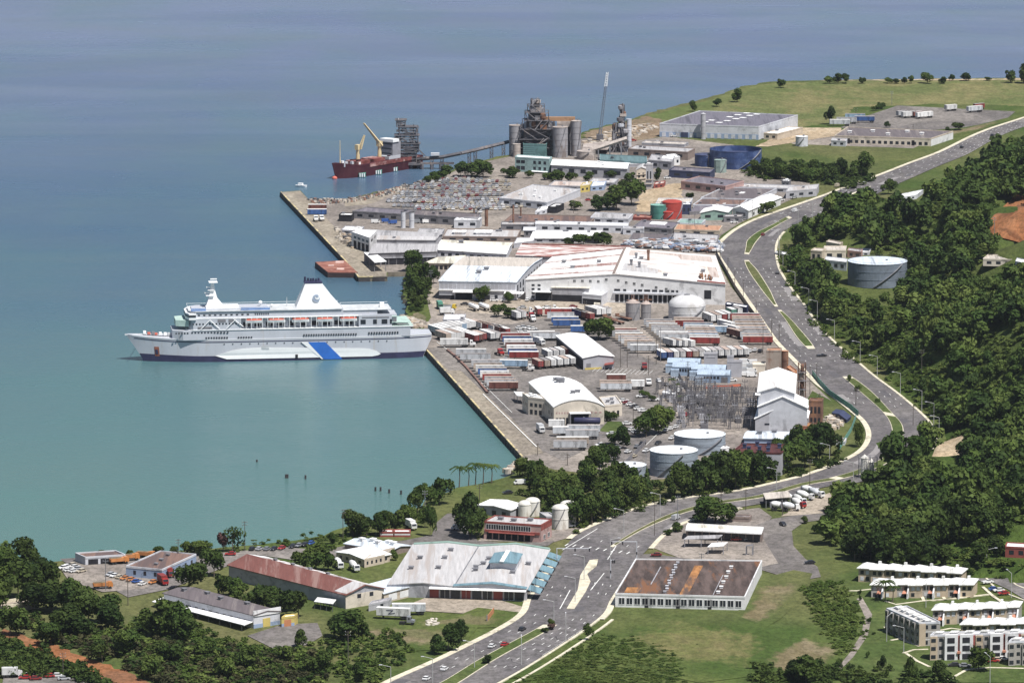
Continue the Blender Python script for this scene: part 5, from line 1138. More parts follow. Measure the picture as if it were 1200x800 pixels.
mooring((162,420), (148,424), 7, -.2, lab='mooring line slanting from the ferry bow to the water'); mooring((490,414), (503,417), 8, G, lab='thin mooring line from the ferry stern to the quay')

# red cargo ship at the unloading berth
def cargo():
    a = W(394, 209.5, 0); b = W(484, 194.5, 0); L = (b - a).length; ang = math.atan2((b - a).y, (b - a).x); r = empty('cargo_ship', a, 'red hulled cargo ship with two cream deck cranes at the far berth', 'ship', rz=ang)
    HR = M('hull_red', (.052,.010,.017), rough=.6, var=.25, scale=.1, stain=(.07,.02,.025)); CRM = M('crane_cream', (.62,.50,.30), var=.12); LR = M('hull_light_red', (.17,.05,.045), var=.4, stain=(.45,.3,.28), amt=.4)
    B = 8.0; m = MB(); vs = []; nx = 24
    def hb(t, zt): return B * (min(1, t / .2) ** .6 if t < .2 else 1) * (1 if zt > 0 else .92) if t > 0 else .2
    dk = lambda t: 7.4 + max(0, .18 - t) * 14
    for i in range(nx + 1):
        t = i / nx; x0 = t * L; z1 = dk(t)
        vs += [(x0, -hb(t, 0), -1), (x0 - (4 if i == 0 else 0), -hb(t, 1), z1), (x0 - (4 if i == 0 else 0), hb(t, 1), z1), (x0, hb(t, 0), -1)]
    m.add(vs, [(4*i+k, 4*i+(k+1) % 4, 4*i+4+(k+1) % 4, 4*i+4+k) for i in range(nx) for k in range(4)] + [(0,1,2,3), (4*nx+3, 4*nx+2, 4*nx+1, 4*nx)]); m.build('hull', HR, r)
    m = MB(); m.box(.3 * L, .95 * L, -B - .1, -B + .05, 5.4, 7.7); m.build('hull_band', LR, r)
    m = MB(); m.rings([(.2, -.5), (1.6, .2), (1.6, 1.0), (.3, 1.8)], 12, cx=-1.5); m.build('bulb', M('bulb_red', (.6,.16,.12)), r)
    for i in range(3): m = MB(); m.box((.2 + .2*i) * L, (.35 + .2*i) * L, -5, 5, 7.2, 9.2); m.build('hatch_cover', SHIPW if i == 2 else LR, r)
    m = MB(); m.prism([(.655*L, -4.6), (.76*L, -4.6), (.76*L, 4.6), (.655*L, 4.6)], 7, 17.5); sh = m.build('deckhouse', M('deckhouse_grey', (.26,.26,.29)), r)
    m = MB(); m.box(.65*L, .73*L, -5.2, 5.2, 17.5, 19.3); m.build('bridge', SHIPB, sh)
    for z in (10, 13, 16): m = MB(); m.box(.651*L, .655*L, -3.8, 3.8, z, z + .8); m.build('window_row', GLASS, sh)
    m = MB(); m.tube((.05*L, 0, 9), (.05*L, 0, 23), .35, .15); m.build('foremast', CRM, r)
    # cranes: pedestal, cab, jib
    for t, px_tip, lab in ((.28, (427.0, 158.5), 0), (.56, (426.3, 144.5), 1)):
        p = Vector((t * L, 0, 0)); m = MB(); m.rings([(1.3, 7), (1.1, 16)], 12, cx=p.x); ped = m.build('crane_pedestal', CRM, r)
        m = MB(); m.box(p.x - 1.5, p.x + 1.5, -1.3, 1.3, 15.5, 18.6); m.build('crane_cab', CRM, ped)
        base = Vector(a) + Matrix.Rotation(ang, 3, 'Z') @ Vector((p.x, -1.5, 16)); 
        d = rayd(*px_tip); tt = base.y / d.y; tip = Vector((0, 0, H)) + d * tt; tip = Matrix.Rotation(-ang, 3, 'Z') @ (tip - Vector(a)); b0 = Vector((p.x, -1.5, 16))
        m = MB()
        for s in (-.9, .9): m.tube(b0 + Vector((0, s, 0)), tip + Vector((0, s * .4, 0)), .55, .35)
        for k in range(1, 8): c = b0.lerp(tip, k / 8); m.tube(c + Vector((0, -.9, 0)), c + Vector((0, .9, 0)), .15, n=3)
        m.build('jib', M('crane_cream', (.62,.50,.30)), r); m = MB(); m.tube((p.x, 0, 19.5), tip, .09, n=3); m.build('cable', STEEL, r)
    rnd = random.Random(4)
    for i in range(14): m = MB(); x = rnd.uniform(.04, .75) * L; y = rnd.uniform(-6, 2); m.box(x, x + rnd.uniform(1, 3), y, y + 1.5, 7, 7 + rnd.uniform(1.5, 3.5)); m.build('deck_gear', rnd.choice([SHIPB, SHIPW, HR, STEEL]), r)
cargo()
for i, (x, y) in enumerate([(424.5,207.6),(443.5,204.2),(462,200.6)]):
    p = W(x, y, 0); r = empty('fender_pontoon', p, ['green and white mooring float nearest the red ship bow', 'green and white mooring float at the middle of the red ship', 'green and white mooring float by the unloading tower'][i], 'mooring float', 'mooring floats beside the red ship')
    m = MB(); m.box(-2.1, 2.1, -2.5, 2.5, -.5, 2.6); m.build('hull', wm('float_green', (.10,.26,.22)), r)
    for dx in (-1.3, 0, 1.3): m = MB(); m.rings([(.4, .5), (.4, 2.6)], 8, cx=dx, cy=-2.8); m.build('fender', SHIPB, r)
# rusty barge at the pier corner
def barge():
    P = [W(369, 307.5, 2.6), W(384, 319.5, 2.6), W(419.5, 320, 2.6), W(404, 305.5, 2.6)]
    o = P[0].copy(); o.z = 0; r = empty('barge', o, 'flat rust red barge moored at the pier corner', 'barge'); m = MB(); m.prism([(p.x - o.x, p.y - o.y) for p in P], -1, 2.6)
    m.build('hull', M('barge_side', (.055,.035,.035), var=.3), r); m = MB(); c = sum(P, Vector()) / 4; m.prism([((p.x - c.x) * .985 + c.x - o.x, (p.y - c.y) * .985 + c.y - o.y) for p in P], 2.6, 2.9)
    m.build('deck', M('barge_rust', (.20,.075,.055), var=.35, scale=.15, stain=(.33,.16,.12), amt=.5), r)
    for x, y, w in ((398, 308, 3.4), (399, 316, 3), (388, 312, 2)): q = W(x, y, 2.6) - o; m = MB(); m.box(q.x - w/2 - .5, q.x + w/2 + .5, q.y - w, q.y + w, 2.85, 3.2); m.build('deck_plate', M('plate_pink', (.52,.36,.32), var=.25), r)
barge()
p = W(353, 219, 0); r = empty('motor_boat', p, 'small white motor boat by the pier tip', 'boat', rz=-.35); m = MB()
vs = []
for x, w, z in ((-3.6, .9, 1), (-1, 1.3, 1), (1.8, 1.1, 1.1), (3.8, .1, 1.4)): vs += [(x, -w, z), (x * .92, -w * .5, -.4), (x * .92, w * .5, -.4), (x, w, z)]
m.add(vs, [(4*i+k, 4*i+(k+1) % 4, 4*i+4+(k+1) % 4, 4*i+4+k) for i in range(3) for k in range(4)] + [(0,1,2,3), (15,14,13,12)]); m.build('hull', SHIPB, r); m = MB(); m.box(-1.8, 1, -.9, .9, 1, 2.3); m.build('cabin', SHIPB, r)
# mooring dolphins: short dark piles in the bay
for i, (x, y) in enumerate([(301,541),(440,575),(446,575),(456,577.5),(470,579),(335,560),(337,560),(358,561)]):
    p = W(x, y, 0); m = MB(); m.rings([(.45, -1), (.4, 1.7 if i > 0 else 1.0)], 8); o = m.build('mooring_pile', QWALL, loc=p); props(o, ['lone dark pile far out in the bay', 'dark pile, leftmost of the four off the shore', 'dark pile, second of the four off the shore', 'tall dark pile, third of the four off the shore', 'dark pile nearest the shore trees of the four', 'dark stump, left one of the pair in the bay', 'dark stump, right one of the pair in the bay', 'small dark stump right of the pair in the bay'][i], 'pile', 'old piles standing in the bay')

# ------------------------------------------------ cement works
def loc_frame(px, py): return W(px, py)
CEM = M('cement_concrete', (.27,.265,.285), var=.2, scale=.1, stain=(.19,.16,.15), amt=.5, stretch=(1,1,.25)); CEMD = M('cement_dark', (.11,.107,.12), var=.25, stain=(.2,.17,.16)); CEML = M('cement_light', (.42,.37,.34), var=.2, stain=(.26,.22,.2), amt=.5)
for lab, cx, t, bb, w, mt in [('cement silo, leftmost of the cement works', 604, 147, 182, 15, CEM), ('cement silo behind the dark machinery, second from the left', 617, 146, 180, 13, CEM), ('dark cement silo under the machinery tower', 636, 152, 180, 12, CEMD),
    ('wide cement silo in the right hand group', 656.5, 149, 184, 18, CEM), ('dark cement silo between the two right hand silos', 667, 142, 180, 13, CEMD), ('tall banded cement silo, rightmost of the group', 675, 142, 183, 11.5, CEM)]:
    r_ = tank('cement_silo', lab, cx, t, bb, w, mt, CEML, cat='silo', n=28, cone=.6)
tank('cement_silo', 'low wide cement silo in front of the rightmost silos', 687, 177, 186, 22, CEML, CEML, cat='silo', n=28)
tank('cement_silo', 'short steel hopper silo at the left of the cement works', 605.5, 169, 184, 9, CEML, CEML, cat='silo', n=20)
b = Bd('industrial_building', 'teal clad building in front of the cement silos', (613,169), (640,170), (615,166), 15); b.shell(wm('teal_dark', (.13,.25,.25)), CEML, 'flat')
for i in range(6): b.band('F', 0, .68, 1 + i*1.25, 1.3 + i*1.25, WTEAL, 'cladding_rib', .12)
b = Bd('office_building', 'pale teal two storey office at the cement works gate', (603.5,184.5), (643.5,187), (607,182), 16.5, cat='office'); b.shell(wm('teal_pale', (.27,.38,.38)), RWHITE, 'flat')
b.row('F', 2, .03, .3, b.h*.62, b.h*.84, fill=.85); b.row('F', 2, .03, .3, b.h*.16, b.h*.42, fill=.85); b.row('F', 3, .5, .95, b.h*.62, b.h*.84, fill=.5); b.row('F', 3, .5, .95, b.h*.2, b.h*.42, fill=.5); b.canopy('F', .5, 1, b.h*.12, 3, RWHITE, slope=.1)
def cement_tower(name, label, cx, yb, levels, seed=1, cat='tower'):
    """levels: (width px, top y px) stacked; each level an open steel storey with plant inside"""
    p = W(cx, yb); k = F / p.y; r = empty(name, p, label, cat); rnd = random.Random(seed); z0 = 0
    for wpx, yt, dx in levels:
        z1 = (yb - yt) / k; w = wpx / k; ox = dx / k; d = min(w, 14)
        m = MB(); lattice(m, ox - w/2, ox + w/2, -d/2, d/2, z0, z1, max(1, round((z1 - z0) / 4.5)), .22); m.build('frame', CEMD, r)
        n = max(1, round((z1 - z0) / 4.5)); m = MB(); m.box(ox - w*.36, ox + w*.3, -d*.2, d*.42, z0, z1 - 1); m.build('core', rnd.choice([CEMD, CEM]), r)
        for i in range(n):
            z = z0 + (z1 - z0) * i / n; m = MB(); m.box(ox - w/2 - .5, ox + w/2 + .5, -d/2 - .5, d/2 + .5, z, z + .3); m.build('platform', CEMD, r)
            for j in range(max(2, int(w / 2.6))):
                x = ox + rnd.uniform(-.4, .4) * w; y = rnd.uniform(-.45, .2) * d; s = rnd.uniform(.9, 2.3); hh = (z1 - z0) / n
                m = MB(); mt = rnd.choice([CEM, CEMD, CEML, CEM, RUSTY, SHIPW])
                if rnd.random() < .5: m.rings([(s*.5, z + .3), (s, z + hh*.35), (s, z + hh*.8), (s*.4, z + hh*.98)], 10, cx=x, cy=y); m.build('vessel', mt, r)
                else: m.box(x - s, x + s, y - s, y + s, z + .3, z + hh * rnd.uniform(.5, .9)); m.build('machine_house', mt, r)
        for j in range(2):
            m = MB(); x = ox + rnd.uniform(-.5, .5) * w; m.tube((x, -d/2 - .8, z0), (ox + rnd.uniform(-.5, .5) * w, -d/2 - .8, z1 + 1), .3, n=6); m.build('duct', rnd.choice([CEM, CEMD, CEMD]), r)
        z0 = z1
    return r
cement_tower('preheater_tower', 'tall ragged machinery tower of the cement works', 629, 182, [(38,162,-2),(38,150,-1),(34,140,0),(28,130,0),(20,122,-1),(10,115,-2)], 3)
rt = cement_tower('process_tower', 'narrow machinery stack beside the tall cement tower', 647, 182, [(16,166,0),(14,152,-1),(9,142,-2)], 9)
cement_tower('process_tower', 'slender tapering process tower beside the crane boom', 729, 178, [(14,164,0),(9,150,0),(6.5,136,0),(5,122,0)], 5)
cement_tower('process_tower', 'short dark process tower left of the slender one', 721, 178, [(11,166,0),(7,154,0),(5,144,0)], 8)
tank('silo', 'tall pale grey silo right of the slender process tower', 737, 140, 178, 6, WLGREY, WLGREY, cat='silo', n=16)
p = W(656, 182); k = F / p.y; r = empty('gantry', p, 'orange brown gantry bridging the cement silos', 'gantry'); m = MB(); m.box(-17/k, 18/k, -2, 2, 41/k, 45.5/k); m.build('beam', wm('gantry_orange', (.32,.19,.11)), r)
for x in (-16, 0, 16): m = MB(); m.box(x/k - .5, x/k + .5, -1.5, 1.5, 0, 41/k); m.build('leg', CEMD, r)
m = MB(); m.box(-3.5/k, 14/k, -2.5, -2.1, 34/k, 41/k); m.build('panel', CEML, r)
open_shed('conveyor_shed', 'sloping white roofed shed beside the rightmost cement silo', (682,176), (712,176.5), (684,169), 5, CEML, BR=(720,166), nu=3)
p0 = W(690, 186); k = F / p0.y; r = empty('conveyor_gallery', p0, 'slanting pale conveyor gallery rising to the slender tower', 'conveyor'); m = MB(); A = Vector((0, 0, 9/k)); B_ = Vector((45/k, 0, 24/k)); m.tube(A, B_, 1.4, n=4); m.build('gallery', CEML, r)
for t in (.25, .55, .85): c = A.lerp(B_, t); m = MB(); m.box(c.x - .4, c.x + .4, -1, 1, 0, c.z - 1); m.build('leg', STEEL, r)
# crawler crane boom
p = W(703, 165); r = empty('crawler_crane', p, 'tall lattice crane boom with white tip behind the cement works', 'crane'); k = F / p.y
m = MB(); m.box(-2.2, 2.2, -3, 3, .9, 4); m.build('cab', CEMD, r)
for s in (-2.2, 1.4): m = MB(); m.box(s, s + .8, -3.5, 3.5, 0, 1.1); m.build('track', OPEN, r)
def boom(t0, t1, mat, name):
    m = MB(); a = Vector((0, 0, 3)); b_ = Vector((8.5/k, 0, 81/k)); n = int(12 * (t1 - t0)) + 1
    for sx, sy in ((-.8,-.8),(.8,-.8),(.8,.8),(-.8,.8)): m.tube(a.lerp(b_, t0) + Vector((sx, sy, 0)), a.lerp(b_, t1) + Vector((sx*.7, sy*.7, 0)), .2, n=4)
    for i in range(n * 2):
        c = a.lerp(b_, t0 + (t1 - t0) * i / n / 2); d = a.lerp(b_, t0 + (t1 - t0) * (i + 1) / n / 2); s = .8 if i % 2 else -.8; m.tube(c + Vector((s, -.8, 0)), d + Vector((-s, -.8, 0)), .14, n=3); m.tube(c + Vector((-s, .8, 0)), d + Vector((s, .8, 0)), .14, n=3)
    m.build(name, mat, r)
boom(0, .78, M('boom_blue', (.16,.19,.24)), 'boom'); boom(.78, 1, SHIPB, 'boom_tip')
m = MB(); m.tube((-1, 0, 4), (8.5/k, 0, 80/k), .1, n=3); m.build('cable', STEEL, r)
# ship unloader on its platform, with trestle and conveyor
p = W(476, 197, 0); k = F / p.y; r = empty('ship_unloader', p, 'dark tangled ship unloader tower on a piled platform', 'crane'); rnd = random.Random(12)
m = MB(); m.box(-13/k, 17/k, -6, 6, 2.5, 4); m.build('platform', CEMD, r)
for x in (-12, -2, 6, 15):
    m = MB(); m.rings([(1.1, -2), (1.1, 2.6)], 10, cx=x/k, cy=-3); m.build('pile', CEMD, r)
levels = [(24, 20, 0), (28, 30, 1), (26, 40, 1), (20, 50, 2), (10, 58, -6)]; z0 = 4
for w, z, dx in levels:
    z1 = z / k; m = MB(); lattice(m, (dx - w/2)/k, (dx + w/2)/k, -4, 4, z0, z1, 3, .3); m.build('frame', CEMD, r)
    m = MB(); m.box((dx - w/2 - 2)/k, (dx + w/2 + 2)/k, -4.5, 4.5, z1 - .4, z1); m.build('platform', CEMD, r); z0 = z1
for i in range(42):
    m = MB(); x = rnd.uniform(-12, 12)/k; z = min(rnd.uniform(5, 44), rnd.uniform(5, 50))/k; s = rnd.uniform(.7, 1.7); m.box(x - s, x + s, -s - 2, s - 2, z, z + s * 1.6); m.build('machine_house', rnd.choice([CEM, CEMD, CEMD, CEML]), r)
for a_, b_ in [((-12,14),(12,34)),((12,14),(-10,36)),((-6,18),(8,8)),((4,34),(24,14)),((0,46),(20,16)),((-14,40),(14,44)),((-10,56),(-10,60)),((6,30),(15,50)),((-6,30),(-9,52)),((14,24),(14,52)),((9,36),(9,53))]:
    m = MB(); m.tube((a_[0]/k, -3, a_[1]/k), (b_[0]/k, -3, b_[1]/k), .4, .25, 5); m.build('boom', rnd.choice([CEMD, CEM, CEMD]), r)
m = MB(); m.tube((-9/k, -2, 46/k), (-9/k, -2, 60/k), .35, .1); m.build('mast', SHIPB, r)
r = empty('trestle', W(490, 193, 0), 'long dark pier trestle with conveyor leading to the cement works', 'trestle'); o_ = Vector(r.location)
def wpx(x, yb, dz): q_ = W(x, yb, 0) - o_; return Vector((q_.x, q_.y, dz))
def hgt(yb, yt): return (yb - yt) / (F / W(0, yb, 0).y)
m = MB()
pts = [wpx(488, 198, 4), wpx(532, 199, 4)]
for a_, b_ in zip(pts, pts[1:]): m.box(a_.x, b_.x, a_.y - 2, a_.y + 2, 3, 4)
m.build('deck', CEMD, r)
for x in (495, 505.5, 516, 525): c = wpx(x, 198.5, 0); m = MB(); m.rings([(.8, -2), (.8, 3.2)], 8, cx=c.x, cy=c.y); m.build('pile', CEMD, r)
cp = [(484,187,197),(518,184,198),(540,179.5,199),(560,175,194),(598,165.5,184)]
m = MB(); P_ = [wpx(x, yb, hgt(yb, y)) for x, y, yb in cp]
for a_, b_ in zip(P_, P_[1:]): m.tube(a_, b_, 1.15, n=4)
m.build('conveyor_gallery', CEMD, r)
for x, y, yb in [(506,185,198),(518,184,198),(550,177,196),(557,175.5,194.5),(576,171,190),(590,167,186)]:
    a_ = wpx(x, yb, -1); h_ = hgt(yb, y); m = MB(); lattice(m, a_.x - .9, a_.x + .9, a_.y - 1.5, a_.y + 1.5, 0, h_ - 1, 3, .2); m.build('trestle_leg', CEMD, r)
c = wpx(510, 198, 0); m = MB(); m.box(c.x - 2.6, c.x + 2.6, c.y - 1, c.y + 2, hgt(198, 184) + 1, hgt(198, 179)); m.build('transfer_house', WLGREY, r)

# chimneys and slim stacks over the rows
for lab, cx, t, bb, w, mt in [('thick brown chimney beside the white boxy building', 570, 245, 265, 4, RUSTY), ('thin dark chimney at the cars lot edge', 555.5, 245, 257, 1.8, RUSTY), ('brown chimney, left of the two by the dark flat roof', 601.5, 240, 268, 2.2, RUSTY), ('thin chimney, right of the two by the dark flat roof', 610.3, 243, 258, 1.8, RUSTY),
    ('squat grey silo, left of the twin silos by the transit sheds', 472.5, 248, 267, 5.5, WLGREY), ('squat grey silo, right of the twin silos by the transit sheds', 482.5, 249, 267, 6, WLGREY)]:
    tank('chimney' if 'chimney' in lab else 'silo', lab, cx, t, bb, w, mt, OPEN, cat='chimney' if 'chimney' in lab else 'silo', n=14, cone=.05, rings='silo' in lab)
p = W(477, 252); r = empty('steel_frame', p, 'open steel frame above the twin grey silos', 'steel frame'); m = MB(); k = F/p.y; lattice(m, -6/k, 8/k, -2, 2, 0, 13/k, 3, .12); m.build('frame', STEEL, r)

# ------------------------------------------------ power plant: blue turbine halls, stacks, switchyard
TB = wm('turbine_blue', (.24,.32,.44)); TBR = rm('turbine_blue', (.36,.44,.54))
for i, (lab, FL, FR, BL, h) in enumerate([('pale blue turbine hall with rounded roof, rearmost left', (782,425), (820,426), (784,422.5), 9), ('pale blue turbine hall with rounded roof, front left', (788,430), (817,431), (790,427.5), 10),
    ('pale blue turbine hall with rounded roof, rear right', (810,432.5), (850,433.5), (812,430), 10), ('pale blue turbine hall with rounded roof, front right', (817,439), (855,440), (819,436), 9)]):
    b = Bd('turbine_hall', lab, FL, FR, BL, h, group='blue turbine halls at the power plant'); b.shell(TB, TBR, 'arch', dz=1.7, ax='U', over=.1)
    b.row('F', 6, .05, .7, b.h*.5, b.h*.85, fill=.7); b.opening('F', .74, .94, 0, b.h*.8, 'door', WDGREY); c = Bd('', '', (FL[0]-2, FL[1]+4), (FL[0]+7, FL[1]+4.2), (FL[0]-1.5, FL[1]+2.8), h*.9, parent=b.root); c.shell(TBR, RBW, 'flat')
b = Bd('exhaust_stack', 'square grey exhaust stack behind the blue turbine halls', (825,415), (840,415), (826,413.5), 15, cat='stack'); b.shell(WGREY, RGREY, 'flat'); b.row('F', 1, .1, .9, b.h*.7, b.h*.72, fill=.9)
b = Bd('exhaust_stack', 'wide stepped grey exhaust stack by the parked white vans', (852,424), (869,424), (853,422.5), 18, cat='stack'); b.shell(WGREY, RGREY, 'flat')
c = Bd('', '', (852,418), (859,418), (853,417), 24, parent=b.root); c.shell(WGREY, RGREY, 'flat')
p = W(828, 492); r = empty('switchyard', p, 'dense grey switchyard of lattice gantries and transformers', 'substation'); rnd = random.Random(21)
GAL = M('galvanised', (.13,.125,.135), rough=.6, var=.3); o_ = Vector(p)
for x0, x1, y in [(770,826,462),(786,858,470),(800,884,478),(806,886,486),(812,884,494),(790,838,466),(830,886,474),(774,812,480),(806,850,499),(776,832,456),(792,870,466),(796,850,474),(815,888,482),(826,888,490),(790,826,487),(826,884,503)]:
    a_ = W(x0, y) - o_; b_ = W(x1, y) - o_; m = MB(); hgt_ = rnd.uniform(5, 8.5); n = max(2, int((b_.x - a_.x) / 8)); D_ = .6
    for i in range(n + 1):
        x = a_.x + (b_.x - a_.x) * i / n; lattice(m, x - D_, x + D_, a_.y - D_, a_.y + D_, 0, hgt_, 4, .13, .4)
    m.box(a_.x, b_.x, a_.y - .12, a_.y + .12, hgt_ - .9, hgt_ - .7); m.box(a_.x, b_.x, a_.y - .12, a_.y + .12, hgt_, hgt_ + .2)
    for i in range(int((b_.x - a_.x) / 1.1)): x = a_.x + i * 1.1; m.tube((x, a_.y, hgt_ - .8), (x + 1.1, a_.y, hgt_ + .1), .09, n=3); 
    for i in range(int((b_.x - a_.x) / 2.2)): x = a_.x + i * 2.2 + .6; m.tube((x, a_.y - .3, hgt_ - .9), (x, a_.y - .3, hgt_ - 3), .16, n=4)
    m.build('gantry', GAL, r)
for i in range(44):
    q_ = W(rnd.uniform(785, 884), rnd.uniform(462, 504)) - o_; m = MB(); s = rnd.uniform(.7, 1.7); m.box(q_.x - s, q_.x + s, q_.y - s, q_.y + s, 0, s * 1.6)
    for dx in (-.5, 0, .5): m.tube((q_.x + dx * s, q_.y, s * 1.6), (q_.x + dx * s * 1.4, q_.y, s * 1.6 + 1.4), .14, n=5)
    m.build('transformer', rnd.choice([GAL, WGREY, WLGREY, WDGREY]), r)
for i in range(50):
    q_ = W(rnd.uniform(772, 886), rnd.uniform(458, 506)) - o_; m = MB(); hh = rnd.uniform(2.5, 6); m.tube((q_.x, q_.y, 0), (q_.x, q_.y, hh), .12); m.box(q_.x - 1.3, q_.x + 1.3, q_.y - .1, q_.y + .1, hh, hh + .2)
    for dx in (-1.1, 0, 1.1): m.tube((q_.x + dx, q_.y, hh), (q_.x + dx, q_.y, hh + 1.2), .13, n=4)
    m.build('insulator_stand', rnd.choice([GAL, WGREY]), r)
fence('red_barrier', 'low orange red barrier row at the switchyard edge', [(826,456),(868,453)], 1.4, wm('barrier', (.5,.14,.08)))

# ------------------------------------------------ housing estate at lower right
RES = rm('estate', (.70,.70,.69), stain=(.42,.42,.40), amt=.4); WT1 = wm('estate_tan', (.44,.36,.27)); WT2 = wm('estate_grey', (.33,.31,.29)); SAL = M('salmon', (.46,.21,.14), var=.1)
def town_row(label, FL, FR, BL, hpx, n, seed, front=True, awn=True):
    b = Bd('townhouse_row', label, FL, FR, BL, hpx, cat='townhouses', group='rows of white roofed townhouses'); h = b.h; rnd = random.Random(seed)
    for i in range(n):
        u0, u1 = i / n, (i + 1) / n; um = (u0 + u1) / 2; st = (.10 if i % 2 else 0)
        m = b.mb(); m.box(u0, u1, -st, 1, 0, h - .15 * (i % 2)); w = m.build('house_wall', WT1 if (i % 2 or not front) else WT2, b.root)
        zz = h - .15 * (i % 2) + .05; e = .012; m = b.mb()
        m.add([(u0 - e, -st - .12, zz), (u1 + e, -st - .12, zz), (u1 + e, 1.1, zz), (u0 - e, 1.1, zz), (um, .42, zz + 1.9), (u0 - e, -st - .12, zz + .3), (u1 + e, -st - .12, zz + .3), (u1 + e, 1.1, zz + .3), (u0 - e, 1.1, zz + .3)],
              [(0,3,2,1), (0,1,6,5), (1,2,7,6), (2,3,8,7), (3,0,5,8), (5,6,4), (6,7,4), (7,8,4), (8,5,4)]); m.build('roof', RES, b.root)
        du = (u1 - u0)
        if i % 2: m = b.mb(); m.box(um - du*.1, um + du*.1, .36, .5, zz + 1.4, zz + 2.6); m.build('roof_turret', RES, b.root)
        for z0, z1 in ((h*.58, h*.86), (h*.12, h*.4)):
            f = st / 1 + .004
            for uu in ((u0 + du*.16, u0 + du*.42), (u0 + du*.58, u0 + du*.84)):
                if z0 < h * .3 and uu[0] > um and awn and front: continue
                m = b.mb(); m.box(uu[0], uu[1], -f - .006, -f + .01, z0, z1); m.build('window', GLASS if rnd.random() < .5 else WLGREY, w)
        if front and awn and i % 2 == 0:
            m = b.mb(); q_ = [(u0+du*.5, -st, h*.5), (u1, -st, h*.5), (u1, -st-.3, h*.4), (u0+du*.5, -st-.3, h*.4)]
            m.add(q_ + [(x, y, z + .18) for x, y, z in q_], [(0,1,2,3), (7,6,5,4), (0,4,5,1), (1,5,6,2), (2,6,7,3), (3,7,4,0)]); m.build('awning', SAL, w)
            m = b.mb(); q_ = [(u1-du*.10, -st, h), (u1, -st, h), (u1, -st-.42, h*.45), (u1-du*.10, -st-.42, h*.45), (u1-du*.10, -st, 0), (u1, -st, 0), (u1, -st-.42, 0), (u1-du*.10, -st-.42, 0)]
            m.add(q_, [(0,1,2,3), (3,2,6,7), (0,3,7,4), (1,5,6,2), (0,4,5,1)]); m.build('fin_wall', WWHITE, w)
            m = b.mb(); m.box(u0 + du*.56, u1 - du*.14, -st - .012, -st + .01, 0, h*.38); m.build('doorway', OPEN, w)
    return b
town_row('back row of white roofed townhouses below the woods', (1006,665.5), (1127,671), (1012,661), 16, 8, 1, front=False)
town_row('second row of white roofed townhouses with salmon awnings and fin walls', (1021,685), (1141,684), (1026,679.5), 15.5, 8, 2)
town_row('third row of white roofed townhouses at the right edge, tan fronts', (1093,714.5), (1194,711), (1097,709), 18, 7, 3)
town_row('front row of townhouses showing mostly white zigzag roofs', (1126,731.5), (1222,730), (1131,726), 16, 6, 4, front=False)
def block(label, FL, FR, BL, hpx, BR=None, storeys=3, bays=6, fmat=None, white=()):
    b = Bd('apartment_block', label, FL, FR, BL, hpx, BR, cat='apartments', group='three storey apartment blocks'); b.shell(WT2, M('roof_block', (.42,.41,.40), var=.2, scale=.2, stain=(.7,.7,.7), amt=.45, sscale=.1), 'flat', band=WLGREY)
    for i in range(bays):
        u0, u1 = i / bays, (i + 1) / bays; du = u1 - u0
        if i in white:
            m = b.mb(); m.box(u0 + .04*du, u1 - .12*du, -1.6 / b.LV, 0, 0, b.h + .6); w = m.build('balcony_bay', WWHITE, b.root)
            for s_ in range(storeys): m = b.mb(); z = b.h * s_ / storeys; m.box(u0 + .22*du, u1 - .3*du, -1.75 / b.LV, -1.5 / b.LV, z + .6, z + b.h / storeys - .5); m.build('balcony_opening', OPEN, w)
            m = b.mb(); m.box(u1 - .12*du, u1, -.8 / b.LV, 0, 0, b.h); m.build('red_panel', WRED, w)
            m = b.mb(); m.box(u1 - .12*du, u1 + .1*du, -2.2 / b.LV, -.8/b.LV, b.h*.3, b.h*.38); m.build('awning', SAL, w)
        else:
            m = b.mb(); m.box(u0 + .05*du, u0 + .5*du, -.8 / b.LV, 0, 0, b.h - .1); w = m.build('wall_bay', WT1 if fmat else WT2, b.root)
            for s_ in range(storeys):
                z = b.h * s_ / storeys; m = b.mb(); m.box(u0 + .12*du, u0 + .42*du, -.92 / b.LV, -.7 / b.LV, z + .9, z + 2.2); m.build('window', GLASS, w)
                b.opening('F', u0 + .6*du, u0 + .85*du, z + .9, z + 2.2)
    for s_ in range(storeys):
        z = b.h * s_ / storeys; b.row('R', 2, .1, .9, z + .8, z + 2.2, fill=.6); b.row('L', 2, .1, .9, z + .8, z + 2.2, fill=.4); b.band('R', 0, 1, z + 2.5, z + 2.7, WWHITE)
    b.band('R', .0, .3, 0, b.h, WT1, out=.3)
    b.vents([((i + .5) / bays, .5) for i in range(bays)], 2.4, RES, 'stair_head', 1.0)
    return b
block('long diagonal three storey grey apartment block', (1039,713.5), (1077,730.5), (1063,710.5), 27, BR=(1102,729.5), bays=6)
block('tan apartment block with white balcony bays and red strips', (1090,745), (1214,741.5), (1094,741.5), 29, bays=7, fmat=1, white=(1,2,4,5))
block('grey apartment block cut by the right edge at the bottom', (1182,752.5), (1230,751), (1186,748.5), 28, bays=3)
def path(name, px, w, mat, z=None):
    _z[0] += .002; pts = [W(*p) for p in px]; ribbon(name, pts, w, G - .2, _z[0] + .06, mat)
